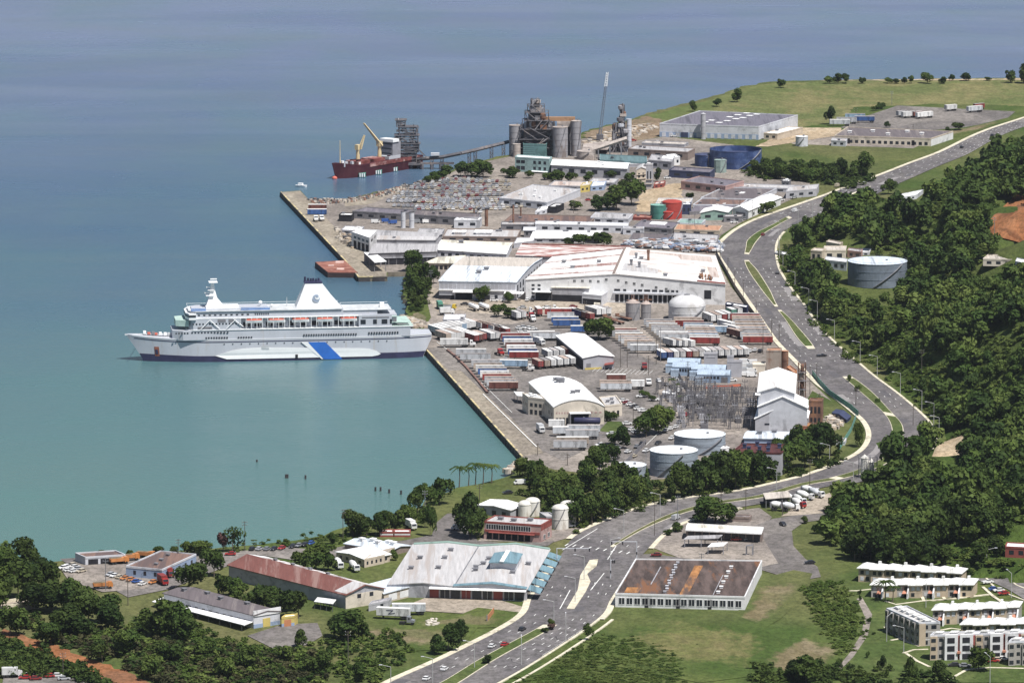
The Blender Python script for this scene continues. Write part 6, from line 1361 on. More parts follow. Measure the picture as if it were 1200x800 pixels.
for pp in [[(1045,751),(1062,748),(1098,742)],[(1060,766),(1072,762),(1088,761.5)],[(1060,766),(1073,775),(1088,782)],[(1036,705),(1050,709),(1080,705),(1112,702.5),(1160,697)],[(1160,697),(1172,706),(1186,711)],[(1150,688),(1163,700),(1176,707)],[(988,693),(1005,693),(1022,691)],[(1085,705),(1082,699)],[(1110,703),(1105,698)],[(1137,700),(1130,696)],[(1098,740),(1115,737),(1130,739)],[(1112,798),(1135,785),(1160,783),(1200,784)],[(1035,735),(1050,746),(1060,752),(1076,758)]]:
    path('footpath', pp, 1.2, KERB)
path('kerb', [(1150,672),(1160,684),(1168,692),(1200,704),(1230,712)], .8, KERB); path('kerb', [(1200,672),(1190,676),(1184,681),(1190,686),(1215,696)], .8, KERB)
# ------------------------------------------------------------------ vehicles
ORD = ['first','second','third','fourth','fifth','sixth','seventh','eighth','ninth','tenth','eleventh','twelfth','thirteenth','fourteenth','fifteenth','sixteenth','seventeenth','eighteenth','nineteenth','twentieth']
CC = {'white':(.72,.72,.72),'silver':(.42,.43,.45),'grey':(.22,.23,.25),'black':(.03,.03,.035),'red':(.34,.03,.03),'dark red':(.20,.03,.03),'blue':(.04,.10,.32),'orange':(.50,.20,.06),'green':(.05,.2,.12),'beige':(.5,.44,.34),'yellow':(.7,.5,.05)}
TC = {'white':(.66,.66,.66),'grey':(.40,.41,.43),'silver':(.50,.52,.55),'tan':(.42,.35,.29),'red':(.24,.045,.042),'brown':(.15,.06,.05),'blue':(.045,.10,.26),'pale blue':(.30,.42,.56),'navy':(.04,.05,.14),'green':(.1,.26,.2),'orange':(.45,.19,.07)}
TYRE = M('tyre', (.02,.02,.022), var=.2); CHAS = M('chassis', (.05,.045,.05), var=.3)
def carpaint(c): return M('car_' + c.replace(' ', '_'), CC[c], rough=.3, var=.03, objvar=.08, spec=.5)
def tpaint(c): return M('trailer_' + c.replace(' ', '_'), TC[c], rough=.55, var=.14, scale=.4, stain=tuple(x*.55 for x in TC[c]), amt=.35, sscale=.3, stretch=(2,1,.4), objvar=.18)
TROOF = {'white':M('troof_white', (.64,.63,.62), var=.12, objvar=.2, stain=(.4,.36,.33)), 'grey':M('troof_grey', (.36,.34,.34), var=.15, objvar=.3, stain=(.25,.2,.18), amt=.5), 'tan':M('troof_tan', (.40,.32,.28), var=.15, objvar=.25, stain=(.28,.2,.16), amt=.5)}
WHL = {}
def wheel_mesh(r, w):
    k = (r, w)
    if k not in WHL:
        m = MB(); n = 10; vs = []
        for y in (-w/2, w/2):
            for i in range(n): a = 2*math.pi*i/n; vs.append((r*math.cos(a), y, r*math.sin(a)))
        m.add(vs, [(i, (i+1) % n, n+(i+1) % n, n+i) for i in range(n)] + [tuple(reversed(range(n))), tuple(range(n, 2*n))])
        me = bpy.data.meshes.new('wheel'); me.from_pydata(m.v, [], m.f); me.materials.append(TYRE); WHL[k] = me
    return WHL[k]
def wheel(parent, x, y, r=.33, w=.24):
    o = bpy.data.objects.new('wheel', wheel_mesh(r, w)); C.objects.link(o); o.parent = parent; o.location = (x, y, r); return o
PROTO = {}
def place(key, maker, loc, rz, label, cat, group):
    if key not in PROTO:
        o = maker(); PROTO[key] = o; o.location = loc; o.rotation_euler = (0, 0, rz)
        props(o, label, cat, group); KIDS(o)
        for ch in KIDS(o): KIDS(ch)
        return o
    return dup(PROTO[key], loc, rz, label, group)
def mk_car(c, kind='car'):
    r = empty('parked_car' if kind == 'car' else kind, (0,0,0), 'x', 'car'); p = carpaint(c); L = 2.2
    m = MB(); 
    if kind == 'pickup': prof = [(-2.5,.35),(2.5,.35),(2.55,.8),(1.5,1.05),(-2.5,1.05)]
    elif kind == 'van': prof = [(-2.5,.35),(2.4,.35),(2.5,.95),(2.0,1.15),(1.7,2.0),(-2.5,2.1)]
    else: prof = [(-2.15,.32),(2.15,.32),(2.2,.68),(1.0,.92),(-1.75,.95),(-2.2,.8)]
    m.profx(prof, -.88, .88); m.build('body', p, r)
    if kind == 'van': m = MB(); m.profx([(1.5,1.2),(2.0,1.22),(1.73,1.88),(1.2,1.9)], -.9, .9); m.build('window_glass', GLASS, r)
    else:
        a, b = (-.2, 1.4) if kind == 'pickup' else (-1.7, 1.05)
        m = MB(); m.profx([(a,.9),(b,.9),(b-.6,1.36),(a+.4,1.38)], -.78, .78); g = m.build('cabin', GLASS, r)
        m = MB(); m.profx([(a+.35,1.36),(b-.55,1.36),(b-.7,1.44),(a+.5,1.44)], -.72, .72); m.build('roof_panel', p, g)
    for x in (-1.35, 1.35):
        for y in (-.82, .82): wheel(r, x, y)
    for y in (-.6, .6): m = MB(); m.box(2.15 if kind == 'car' else 2.45, 2.27 if kind == 'car' else 2.56, y-.16, y+.16, .5, .66); m.build('headlight', SHIPB, r)
    return r
def car(p, rz, c, label, group=None, kind='car', flip=True):
    if flip and random.random() < .4: rz += math.pi
    names = {'car': 'car', 'van': 'van', 'pickup': 'pickup truck'}
    return place((kind, c), lambda: mk_car(c, kind), (p.x, p.y, p.z), rz, label, names[kind], group)
def mk_trailer(c, rc, L, wheels=True):
    r = empty('semi_trailer' if wheels else 'shipping_container', (0,0,0), 'x', 'trailer'); z0 = 1.2 if wheels else .1; z1 = z0 + 2.75
    m = MB(); m.box(-L/2, L/2, -1.28, 1.28, z0, z1); m.build('box', tpaint(c), r)
    m = MB(); m.box(-L/2 - .04, L/2 + .04, -1.32, 1.32, z1, z1 + .12); m.build('roof', TROOF[rc], r)
    m = MB(); m.box(L/2, L/2 + .05, -1.15, 1.15, z0 + .12, z1 - .1); d = m.build('rear_door', tpaint('white' if c in ('silver','white','grey') else c), r)
    for y in (-.4, .4): m = MB(); m.box(L/2 + .05, L/2 + .1, y - .05, y + .05, z0 + .2, z1 - .2); m.build('locking_bar', STEEL, d)
    if wheels:
        m = MB(); m.box(-L/2 + .3, L/2 - .1, -.5, .5, .85, 1.2); m.box(L/2 - 3.6, L/2 - .4, -1.0, 1.0, .62, .9); m.build('chassis', CHAS, r)
        for x in (L/2 - 1.1, L/2 - 2.4):
            for y in (-1.05, 1.05): wheel(r, x, y, .5, .45)
        m = MB(); m.box(-L/2 + 2.2, -L/2 + 2.5, -.9, .9, .05, 1.0); m.build('landing_gear', CHAS, r)
    return r
def trailer(p, rz, c, rc, L, label, group=None, wheels=True):
    return place(('tr', c, rc, L, wheels), lambda: mk_trailer(c, rc, L, wheels), (p.x, p.y, p.z), rz, label, 'trailer' if wheels else 'container', group)
def mk_tractor(c):
    r = empty('tractor_unit', (0,0,0), 'x', 'truck'); p = carpaint(c)
    m = MB(); m.box(-2.8, 2.6, -.5, .5, .7, 1.0); m.build('chassis', CHAS, r)
    m = MB(); m.profx([(.1,.9),(2.9,.9),(2.9,1.7),(1.7,1.95),(1.4,2.95),(.1,3.2)], -1.15, 1.15); cb = m.build('cab', p, r)
    m = MB(); m.profx([(1.6,2.0),(1.72,2.0),(1.46,2.75),(1.35,2.75)], -1.05, 1.05); m.build('windscreen', GLASS, cb)
    m = MB(); m.box(.6, 1.3, -1.18, 1.18, 2.0, 2.65); m.build('side_window', GLASS, cb)
    for x in (2.1, -1.2, -2.3):
        for y in (-1.0, 1.0): wheel(r, x, y, .5, .4)
    return r
def tractor(p, rz, c, label, group=None): return place(('tu', c), lambda: mk_tractor(c), (p.x, p.y, p.z), rz, label, 'truck', group)
def mk_truck(c, bc, kind='box'):
    r = empty({'box':'box_truck','mixer':'concrete_mixer_truck','dump':'dump_truck'}[kind], (0,0,0), 'x', 'truck'); p = carpaint(c)
    m = MB(); m.box(-3.8, 3.0, -.5, .5, .7, 1.05); m.build('chassis', CHAS, r)
    m = MB(); m.profx([(1.9,.7),(3.6,.7),(3.7,1.7),(3.3,2.7),(1.9,2.7)], -1.15, 1.15); cb = m.build('cab', p, r); m = MB(); m.profx([(3.42,1.75),(3.74,1.72),(3.42,2.5),(3.2,2.5)], -1.0, 1.0); m.build('windscreen', GLASS, cb)
    if kind == 'box': m = MB(); m.box(-3.9, 1.8, -1.22, 1.22, 1.1, 3.6); m.build('cargo_box', tpaint(bc), r)
    elif kind == 'dump': m = MB(); m.profx([(-3.9,1.1),(1.7,1.1),(1.9,2.5),(-3.9,2.2)], -1.2, 1.2); m.build('tipper_body', tpaint(bc), r); m = MB(); m.box(-3.6, 1.5, -1, 1, 2.2, 2.45); m.build('load', DIRT, r)
    else:
        m = MB(); n = 14; rs = [(.5,-3.9,2.9),(1.0,-3.2,2.7),(1.35,-1.6,2.4),(1.3,-.2,2.15),(.8,1.3,1.9)]; vs = []
        for rr, x, zc in rs:
            for i in range(n): a = 2*math.pi*i/n; vs.append((x, rr*math.cos(a), zc + rr*math.sin(a)))
        m.add(vs, [(j*n+i, (j+1)*n+i, (j+1)*n+(i+1) % n, j*n+(i+1) % n) for j in range(4) for i in range(n)] + [tuple(range(n)), tuple(4*n+i for i in reversed(range(n)))]); m.build('drum', tpaint(bc), r, smooth=True)
        m = MB(); m.box(-4.3, -3.7, -.5, .5, 1.0, 3.4); m.build('chute', STEEL, r)
    for x in (2.6, -1.9, -3.1):
        for y in (-1.02, 1.02): wheel(r, x, y, .5, .4)
    return r
def truck(p, rz, c, bc, kind, label, group=None): return place(('tk', c, bc, kind), lambda: mk_truck(c, bc, kind), (p.x, p.y, p.z), rz, label, 'truck', group)
ZV = _z[0] + .01
def V(x, y): p = W(x, y); p.z = ZV; return p
def VR(x, y): p = W(x, y); p.z = RZ + .01; return p
def head(x, y):
    p = W(x, y); best = min(((L_[i] - p).length, L_, i) for L_ in LN for i in range(len(L_) - 1))
    d = best[1][best[2] + 1] - best[1][best[2]]; return math.atan2(d.y, d.x)

# moving traffic, one by one
for x, y, c, k, lab in [(612,739,'black','car','black car alone in the left carriageway below the market hall'),(591.6,757,'red','car','bright red car on the highway at the bottom'),(576.6,759,'white','car','white car just behind the bright red car'),(521,785.6,'white','car','white car low on the highway near the bottom edge'),(500,797,'white','car','white car cut by the bottom edge of the photo'),
    (792,609,'silver','van','silver van on the lower carriageway of the bend'),(963,418.5,'black','pickup','dark pickup crossing the median gap beside the concrete tower'),(931.5,249,'white','van','white van entering the upper curve by the trees'),(894,276.5,'dark red','car','dark red car beside the upper median'),(911,321.5,'black','car','black car at the right kerb of the curve'),
    (1163,160,'black','car','dark car on the far straight at upper right'),(1127,174,'black','car','dark car on the far straight, lower of the two'),(981,219.5,'beige','van','beige van on the far highway near street lamps')]:
    car(VR(x, y), head(x, y) + (0 if k != 'pickup' else -1.3), c, lab, kind=k, flip=False)
for x, y, rz, c, k, lab in [(917.5,616,-1.2,'black','car','black car on the side street beside the mixer yard'),(949,661,.1,'black','car','dark car in the shade at the end of the side street'),(769,652,.05,'dark red','car','dark red car at the corner of the derelict warehouse'),(862.5,634,.05,'red','car','red car before the glass fronted corner shop'),(878,634,.1,'grey','car','grey car right of the red car at the corner shop'),
    (595,579,.3,'black','car','dark car on the waterfront grass near the palms'),(609,568,.2,'white','van','white van near the palms by the quay end'),(536,621,.2,'white','van','white van under the big tree at the shore road'),(543,622,.2,'silver','car','silver car under the big tree at the shore road'),(270,651,0,'red','car','red car beside the shore trees at left'),
    (618,353,1.4,'white','car','white car at the left corner of the huge factory'),(624.5,353,1.4,'black','car','black car at the left corner of the huge factory'),(561,353,.1,'blue','car','blue car in front of the blue-white warehouse'),(579,353.5,.1,'white','car','white car left one before the blue-white warehouse'),(592,354,.1,'white','pickup','white pickup right one before the blue-white warehouse'),(544,358,.1,'black','car','black car on the pale apron left'),
    (768,498,.7,'white','car','white car by the yard garden tree'),(751,466,.1,'white','car','white car beside the tan trailer hedge'),(767,470,.1,'white','pickup','white pickup above the big yard tree'),(735,498,.2,'white','car','white car beside the small lawn'),(716,510,.3,'white','car','white car, left of two below the small lawn'),(722,511,.3,'white','car','white car, right of two below the small lawn'),(731,521,-.4,'white','car','white car parked along the fence below the lawn'),(722,526,-.4,'silver','car','silver car parked along the fence below the lawn'),
    (1181,669,0,'black','van','dark blue van on the estate road'),(1165,692,.3,'blue','car','blue car on the estate road kerb'),(1170.5,693.5,.3,'white','car','white car between blue and red cars on the estate kerb'),(1176,697,.3,'red','car','red car on the estate road kerb'),(1157,684,.5,'white','pickup','white pickup at the top of the estate footpath'),
    (1118,781,.1,'black','car','black car parked below the white bay apartments'),(1131,782,.1,'grey','car','grey car parked below the white bay apartments'),(1164,776,.1,'red','car','red car right of the round estate tree'),(1170,775,.1,'beige','car','beige car right of the round estate tree'),(1176,774,.1,'white','car','white car right of the round estate tree')]:
    car(V(x, y), rz, c, lab, kind=k)
def carrow(pts, cols, rz, desc, group, kind='car'):
    cnt = {}
    for (x, y), c in zip(pts, cols): cnt[c] = cnt.get(c, 0) + 1
    k = {}
    for (x, y), c in zip(pts, cols):
        k[c] = k.get(c, 0) + 1
        lab = ('%s %s %s' % (c, kind, desc)) if cnt[c] == 1 else ('%s %s %s, %s from left, %s' % (c, kind, '', ORD[min(19, k[c]-1)], desc)).replace(' ,', ',')
        car(V(x, y), rz + random.uniform(-.08, .08), c, lab, group, kind)
carrow([(296,645),(304,645),(313,645),(321,645),(330,644),(343,642),(350,641),(357,640),(364,638.5)], ['black','silver','grey','black','red','black','grey','black','blue'], 1.2, 'parked in the row along the seafront', 'cars parked along the seafront')
carrow([(129,675),(134,676.5),(140,678),(146,679.5),(153,681),(160,683),(167,686),(179,684)], ['silver','white','beige','orange','orange','blue','white','orange'], 1.0, 'in the row before the pale blue warehouse', 'vehicles before the pale blue warehouse')
carrow([(74,667),(79,665.5),(84,664),(88,666),(92,668),(80,670),(86,671),(95,671)], ['white','white','beige','white','silver','white','white','beige'], .8, 'in the yard left of the boat shed', 'cars in the yard by the boat shed')
carrow([(29,796),(42,797),(57,794),(68,793.5),(75,797),(108,799),(36,791)], ['red','dark red','red','white','silver','orange','white'], .1, 'in the car park at the bottom left corner', 'cars in the bottom left car park')
car(V(92,792), .1, 'grey', 'dark grey van in the car park at the bottom left corner', kind='van')
carrow([(804,488),(797,496),(792,502),(786,504),(780,506),(787,515),(771,521),(757,530),(743,536)], ['red','black','white','white','white','white','black','white','beige'], 1.15, 'on the road between palms and grey tanks', 'cars on the road beside the grey tanks')
carrow([(753,521.5),(747,525),(736,531),(722,538.5)], ['black','grey','white','black'], 1.1, 'parked along the fence side of the tank road', 'cars parked on the fence side')
carrow([(731,471),(735,473.5),(739,475.5),(743,478),(748,480.5),(753,483)], ['white','dark red','white','black','white','white'], .4, 'in the slanting row beside the cream office', 'cars beside the cream office')
carrow([(772,448),(780,452),(787,455),(794,460),(804,468),(800,480),(806,478)], ['white','grey','black','white','white','silver','black'], 1.9, 'along the harbour road by the chain fence', 'cars along the harbour road')
carrow([(609,386),(614,385),(619,386),(624,387),(611,390),(617,391),(623,392),(629,390)], ['white','silver','white','white','white','white','grey','black'], .5, 'in the little lot between trailers and factory', 'cars in the little lot')
carrow([(872,426),(872,431),(872,436),(872,441),(881,427),(881,432),(881,437),(881,442)], ['white','white','silver','white','white','silver','white','white'], .1, 'in the columns beside the grey exhaust stack', 'vans beside the exhaust stack', 'van')
carrow([(790,446),(798,450),(795,457),(866,428),(845,446),(858,447)], ['white','silver','white','blue','white','white'], .2, 'near the blue turbine halls', 'cars near the turbine halls')
carrow([(879,413),(885,412),(891,413)], ['white','white','black'], 1.3, 'below the red trailer by the highway fence', 'cars below the red trailer')
carrow([(668,618),(676,616),(684,614)], ['white','grey','black'], .2, 'beside the tan tank near the junction', 'cars beside the tan tank')
carrow([(730,163),(742,166),(770,168),(790,161)], ['white','red','white','white'], .2, 'on the ground below the distant warehouse', 'far cars below the distant warehouse')
carrow([(703,523),(708,526),(713,529),(699,531),(705,535),(741,505),(745,508),(762,490),(758,486)], ['white','grey','white','silver','black','white','silver','white','grey'], .6, 'in the rough lot between trailers and tank road', 'cars in the rough lot')
carrow([(540,384.5),(598,368),(612,362),(640,362),(672,361),(700,361),(712,363)], ['grey','white','silver','white','dark red','white','silver'], .3, 'on the pale apron below the factory', 'cars on the pale apron')
carrow([(440,262),(452,261),(460,263),(470,258),(487,262),(500,262)], ['white','blue','blue','white','grey','white'], .2, 'between the pier sheds', 'vans between the pier sheds', 'van')
carrow([(700,233),(690,236),(668,232),(752,205),(770,205),(782,210),(664,206),(700,206),(580,218),(640,210)], ['white','red','silver','white','grey','white','silver','white','grey','white'], .3, 'among the low roofs beyond the import lot', 'cars among the low roofs')
carrow([(812,285),(860,262),(866,260),(872,258),(915,236),(930,233)], ['white','white','silver','grey','white','silver'], .5, 'beside the workshops along the upper curve', 'cars beside the curve workshops')
# import cars waiting in their hundreds on the port lot
rnd = random.Random(5)
from mathutils.geometry import intersect_point_line
def inpoly(x, y, P):
    r = False; j = len(P) - 1
    for i in range(len(P)):
        if (P[i][1] > y) != (P[j][1] > y) and x < (P[j][0] - P[i][0]) * (y - P[i][1]) / (P[j][1] - P[i][1]) + P[i][0]: r = not r
        j = i
    return r
LOT = [(468,225),(498,213),(545,209),(600,213),(598,222),(582,228),(612,238),(620,243),(590,247),(560,250),(490,247),(450,240)]
def mk_far_car(c):
    r = empty('new_car', (0,0,0), 'x', 'car'); p = carpaint(c); m = MB(); m.profx([(-2.2,.3),(2.2,.3),(2.2,.75),(1.1,.95),(-1.9,1.0),(-2.2,.85)], -.9, .9); m.build('body', p, r)
    m = MB(); m.profx([(-1.7,.95),(1.1,.92),(.5,1.42),(-1.3,1.45)], -.8, .8); g = m.build('cabin', M('haze_paled_glass', (.13,.13,.15)), r); m = MB(); m.box(-1.25, .45, -.7, .7, 1.42, 1.5); m.build('roof_panel', p, g); return r  # cabin glass made paler, painting distance glare and haze into its colour
LCOLS = ['white','grey','silver','beige','beige','grey','dark red','black','silver','white','silver','grey','beige','grey','silver','silver']
yy = 210.0; cars_ = []
while yy < 251:
    x = 446 + rnd.uniform(0, 5); side_ = False
    while x < 624:
        if inpoly(x, yy, LOT) and rnd.random() < .93: cars_.append((x + rnd.uniform(-.25, .25), yy - (x - 530) * .012 * ((int(yy * 7) % 3) - 1), side_))
        x += 5.0 if int(x * 1.7) % 41 else 12
    yy += 1.55; nrow = (0 if 'nrow' not in globals() else nrow) + 1
    if nrow % 4 == 0: yy += 1.7
cars_.sort(key=lambda c: -c[1])
for i, (x, y, sd) in enumerate(cars_[:190]):
    c = rnd.choice(LCOLS); zone = 'nearest rows' if y > 243 else 'middle rows'
    place(('far', c), lambda: mk_far_car(c), V(x, y), 1.45 + rnd.uniform(-.03, .03), '%s new car in the packed import lot, %s' % (c, zone), 'car', 'new cars on the import lot')
m = MB()
MC = [carpaint(c) for c in ('white','silver','beige','grey','dark red','silver')] + [M('haze_paled_glass', (.13,.13,.15))]  # last material: glass with the glare painted into a paler colour
for x, y, sd in cars_[190:]:
    p = V(x, y); a = 1.45; c, s_ = math.cos(a), math.sin(a); m.cm = rnd.choice([0,1,1,2,2,3,3,4,1])
    f = lambda u, v: (p.x + c*u - s_*v, p.y + s_*u + c*v)
    m.prism([f(-2.2,-.9), f(2.2,-.9), f(2.2,.9), f(-2.2,.9)], p.z + .3, p.z + .92, False); m.cm = 6; m.prism([f(-1.5,-.78), f(.7,-.78), f(.7,.78), f(-1.5,.78)], p.z + .92, p.z + 1.3, False)
    m.cm = m.m[-6]; m.prism([f(-1.3,-.7), f(.5,-.7), f(.5,.7), f(-1.3,.7)], p.z + 1.3, p.z + 1.42, False)
o = m.build('parked_new_cars', MC, kind='stuff'); o['label'] = 'far rows of new cars on the packed import lot'

# trailers: (first centre, last centre, n, heading, length, wheels, colours, description)
def trow(a, b, n, rz, L, cols, desc, group, roofs=('white','grey','tan'), wheels=True, seed=0):
    rnd = random.Random(seed + n); 
    for i in range(n):
        t = i / max(1, n - 1); c = cols[i % len(cols)]; rc = 'white' if c in ('white',) and rnd.random() < .6 else rnd.choice(roofs)
        p = V(a[0] + (b[0] - a[0]) * t, a[1] + (b[1] - a[1]) * t)
        w_ = 'trailer' if wheels else 'container'
        lab = '%s %s %s' % (c, w_, desc) if n == 1 else '%s %s, %s from the %s %s' % (c, w_, ORD[i], 'rear' if abs(b[1]-a[1]) > abs(b[0]-a[0])*.35 else 'left', desc)
        trailer(p, rz + rnd.uniform(-.015, .015), c, rc, L, lab, group, wheels)
GQ = 'trailers lined up on the port yard'
DG = -1.12
trow((511,392.5),(548,384.5), 8, DG, 13.5, ['grey','white','grey','white','silver','pale blue','white','grey'], 'in the slanting row by the ferry stern', GQ)
trow((519,399),(542,395.5), 5, DG, 13.5, ['tan','white','grey','white','white'], 'in the front slanting row by the ferry stern', GQ)
trow((532,407),(532,407), 1, .0, 13.5, ['white'], 'with white tractor broadside to the camera near the ferry stern', GQ); tractor(V(550.5,406.5), .0, 'white', 'white tractor unit at the end of the broadside white trailer')
trow((553,401),(562,399), 3, DG, 11, ['red','brown','red'], 'in the slanting red trio near the ferry', GQ)
trow((571,398),(577,397.5), 2, DG, 13.5, ['silver','silver'], 'of the silver pair with bright doors', GQ)
trow((560,386),(589,393), 5, DG, 12, ['white','red','white','brown','red'], 'in the red and white group above the yard road', GQ)
trow((552,419),(557,424.5), 2, .0, 14.5, ['grey','silver'], 'of two broadside near the quay road', GQ)
trow((569,432),(590,458), 9, .0, 13.5, ['grey','tan','white','blue','white','red','grey','silver','brown'], 'in the broadside stack beside the quay', GQ)
trow((604,400),(614,422), 7, .0, 14, ['red','blue','white','brown','white','blue','red'], 'in the broadside stack left of the gabled warehouse', GQ, roofs=('white','grey'))
trow((601,432),(601,432), 1, -.12, 14, ['pale blue'], 'behind a white tractor heading right', GQ); tractor(V(619,435), -.12, 'white', 'white tractor unit pulling the pale blue trailer'); tractor(V(594,427), 2.9, 'silver', 'silver tractor unit without trailer left of the pale blue trailer'); tractor(V(585,416.5), -1.0, 'red', 'red tractor unit without trailer beside the broadside stack')
trow((630,431.5),(668,428), 6, -1.25, 9.5, ['red','tan','white','white','silver','silver','grey'], 'in the row facing the camera with white doors', GQ)
trow((641,420),(663,417.5), 4, -1.25, 9.5, ['grey','white','grey','red'], 'in the row behind the white door trailers', GQ)
trow((634,398),(640,399.5), 2, .05, 13.5, ['white','silver'], 'behind the parked box truck left of the gabled warehouse', GQ); truck(V(632,404.5), -1.0, 'white', 'white', 'box', 'white box truck beside the gabled warehouse')
trow((654,371),(657,376), 2, .0, 13.5, ['red','silver'], 'of two broadside below the factory apron', GQ); trow((662,381),(664,384.5), 2, .0, 13.5, ['blue','blue'], 'of the blue pair broadside below the factory', GQ); trow((677,389),(677,389), 1, .0, 7, ['blue'], 'short bright one at the end of the blue pair', GQ, roofs=('white',), wheels=False)
trow((676,372),(687,375), 3, DG, 13.5, ['navy','brown','red'], 'in the slanting trio behind the yard tree', GQ); trow((695,370),(707,369), 3, DG, 13, ['grey','white','grey'], 'in the slanting trio before the factory ramp', GQ)
trow((603,374),(609,373), 2, -1.2, 12, ['grey','silver'], 'of the grey pair beside parked trucks', GQ)
trow((631,370),(631,370), 1, -1.4, 9, ['red'], 'standing alone, bright and short, among trucks', GQ)
for i, (x, y, rz, c) in enumerate([(613,372,-1.2,'red'),(620,368,.2,'white'),(622,374,-1.2,'red'),(624,377,-1.3,'white'),(648,365,.1,'white')]): tractor(V(x, y), rz, c, '%s tractor unit, %s from the left in the group below the factory' % (c, ORD[i]), 'tractor units below the factory')
def flatbed(p, rz, lab):
    def mk():
        r = empty('flatbed_trailer', (0,0,0), 'x', 'trailer'); m = MB(); m.box(-6, 6, -1.25, 1.25, .95, 1.3); m.build('deck', RUSTY, r)
        for x in (4, 5.2):
            for y in (-1, 1): wheel(r, x, y, .5, .4)
        m = MB(); m.box(-6, -5.8, -1.2, 1.2, 1.3, 2.4); m.build('headboard', RUSTY, r); return r
    place('flatbed', mk, (p.x, p.y, p.z), rz, lab, 'trailer', 'rusty flatbed trailers')
flatbed(V(715,376), -1.1, 'rusty empty flatbed trailer, left one beside the grain bins'); flatbed(V(722,379), -1.0, 'rusty empty flatbed trailer, middle one beside the grain bins'); flatbed(V(731,375), -1.0, 'rusty empty flatbed trailer, right one beside the grain bins')
# blocks right of the yard
CG = ['grey','silver','grey','tan','silver','white','grey']
trow((771,384),(792,401), 8, -.08, 14, ['grey','grey','tan','silver','white','grey','white','silver'], 'in the broadside block below the domed tank', GQ, roofs=('grey','tan','white'))
trow((806,382),(808,385), 2, -.08, 14, ['tan','red'], 'of two by the foot of the domed tank', GQ, roofs=('tan',)); trow((818,388),(826,405), 7, -.08, 14.5, ['pale blue','white','tan','silver','pale blue','white','red'], 'in the middle broadside block', GQ); trow((842,392),(842,392), 1, -.05, 9, ['pale blue'], 'bright short one at the right of the middle block', GQ, roofs=('white',))
trow((785,407),(806,408), 4, -1.0, 9, ['grey','silver','white','white'], 'in the slanting four before the facing row', GQ)
trow((775,421),(872,417), 14, -1.35, 10.5, ['blue','navy','grey','silver','red','tan','white','silver','silver','grey','silver','silver','grey','silver','tan','silver','white'], 'in the long row facing the substation', GQ)
trow((730,394.5),(755,414), 8, -.03, 13.5, ['red','grey','tan','silver','white','tan','grey','grey'], 'in the broadside block right of the yard tree', GQ, roofs=('tan','grey','white'))
trow((831,377.5),(851,375), 4, -1.25, 12.5, ['grey','silver','red','white'], 'in the row facing the camera beside the domed tank', GQ); trow((857,371),(864,370), 2, -1.25, 8, ['green','grey'], 'of the short pair behind the white canopy', GQ)
trow((851,386),(862,396), 3, -1.05, 13, ['silver','silver','brown'], 'in the slanting trio by the fence blocks', GQ)
trow((873,377),(888,404), 10, -.03, 14.5, ['red','tan','grey','tan','tan','silver','grey','silver','silver','red'], 'in the broadside block beside the highway fence', GQ, roofs=('tan','tan','grey'))
trow((721,456),(722,459), 2, -.02, 14.5, ['tan','silver'], 'of two broadside behind the hedge', GQ, roofs=('tan',)); trow((722,449),(722,449), 1, -.02, 9, ['brown'], 'dark short one behind the tan broadside pair', GQ); trow((745,456),(745,456), 1, -.02, 8, ['white'], 'short one right of the tan broadside pair', GQ, roofs=('white',)); 
tractor(V(755,433), -1.5, 'dark red', 'dark red truck cab on the road by poles'); tractor(V(760,452), -1.5, 'white', 'white truck cab on the road beside the hedge'); 
trow((684,509),(682,514.5), 2, .0, 14.5, ['silver','grey'], 'of the rear pair at the bottom of the yard', GQ, roofs=('grey',)); trow((668,527.5),(668,527.5), 1, .0, 14.5, ['grey'], 'long one at the very front of the yard', GQ, roofs=('grey',)); trow((671,523),(671,523), 1, .0, 14, ['tan'], 'just behind the front trailer of the yard', GQ)
trow((652,503),(657,511), 2, .0, 7, ['white','silver'], 'of the short white pair before the arched warehouse', GQ, roofs=('white',)); truck(V(633.5,507), -1.35, 'white', 'grey', 'box', 'pale box truck beside the quay road'); 
def tanker(p, rz, col, lab, R_=1.15, L=10):
    r = empty('tank_trailer', p, lab, 'trailer', rz=rz); m = MB(); n = 14; vs = []
    for x, k in ((-L/2, .6), (-L/2 + .4, 1), (L/2 - .4, 1), (L/2, .6)):
        for i in range(n): a = 2*math.pi*i/n; vs.append((x, R_*k*math.cos(a), 2.1 + R_*k*math.sin(a)))
    m.add(vs, [(j*n+i, (j+1)*n+i, (j+1)*n+(i+1) % n, j*n+(i+1) % n) for j in range(3) for i in range(n)] + [tuple(range(n)), tuple(3*n+i for i in reversed(range(n)))]); m.build('tank', col, r, smooth=True)
    m = MB(); m.box(-L/2 + .5, L/2 - .5, -.8, .8, .8, 1.15); m.build('chassis', CHAS, r)
    for x in (L/2 - 1, L/2 - 2.3):
        for y in (-.95, .95): wheel(r, x, y, .5, .4)
    for x in (-1.5, 1.5): m = MB(); m.rings([(.35, 2.1 + R_ - .1), (.35, 2.1 + R_ + .25)], 8, cx=x); m.build('hatch', STEEL, r)
tanker(V(688,499), 0, NAVY, 'black tank trailer before the arched warehouse entrance', 1.5, 12); tanker(V(555,364), -1.15, SHIPB, 'white tank trailer, left of the pair on the pale apron'); tanker(V(567,363.5), -1.15, SHIPB, 'white tank trailer, right of the pair on the pale apron')
truck(V(515.5,362), -1.4, 'green', 'green', 'box', 'green truck at the shore end of the apron'); truck(V(526.5,363), -.3, 'yellow', 'grey', 'dump', 'yellow loader truck on the apron'); truck(V(524,369), .2, 'white', 'white', 'box', 'white truck beside the low grey depot')
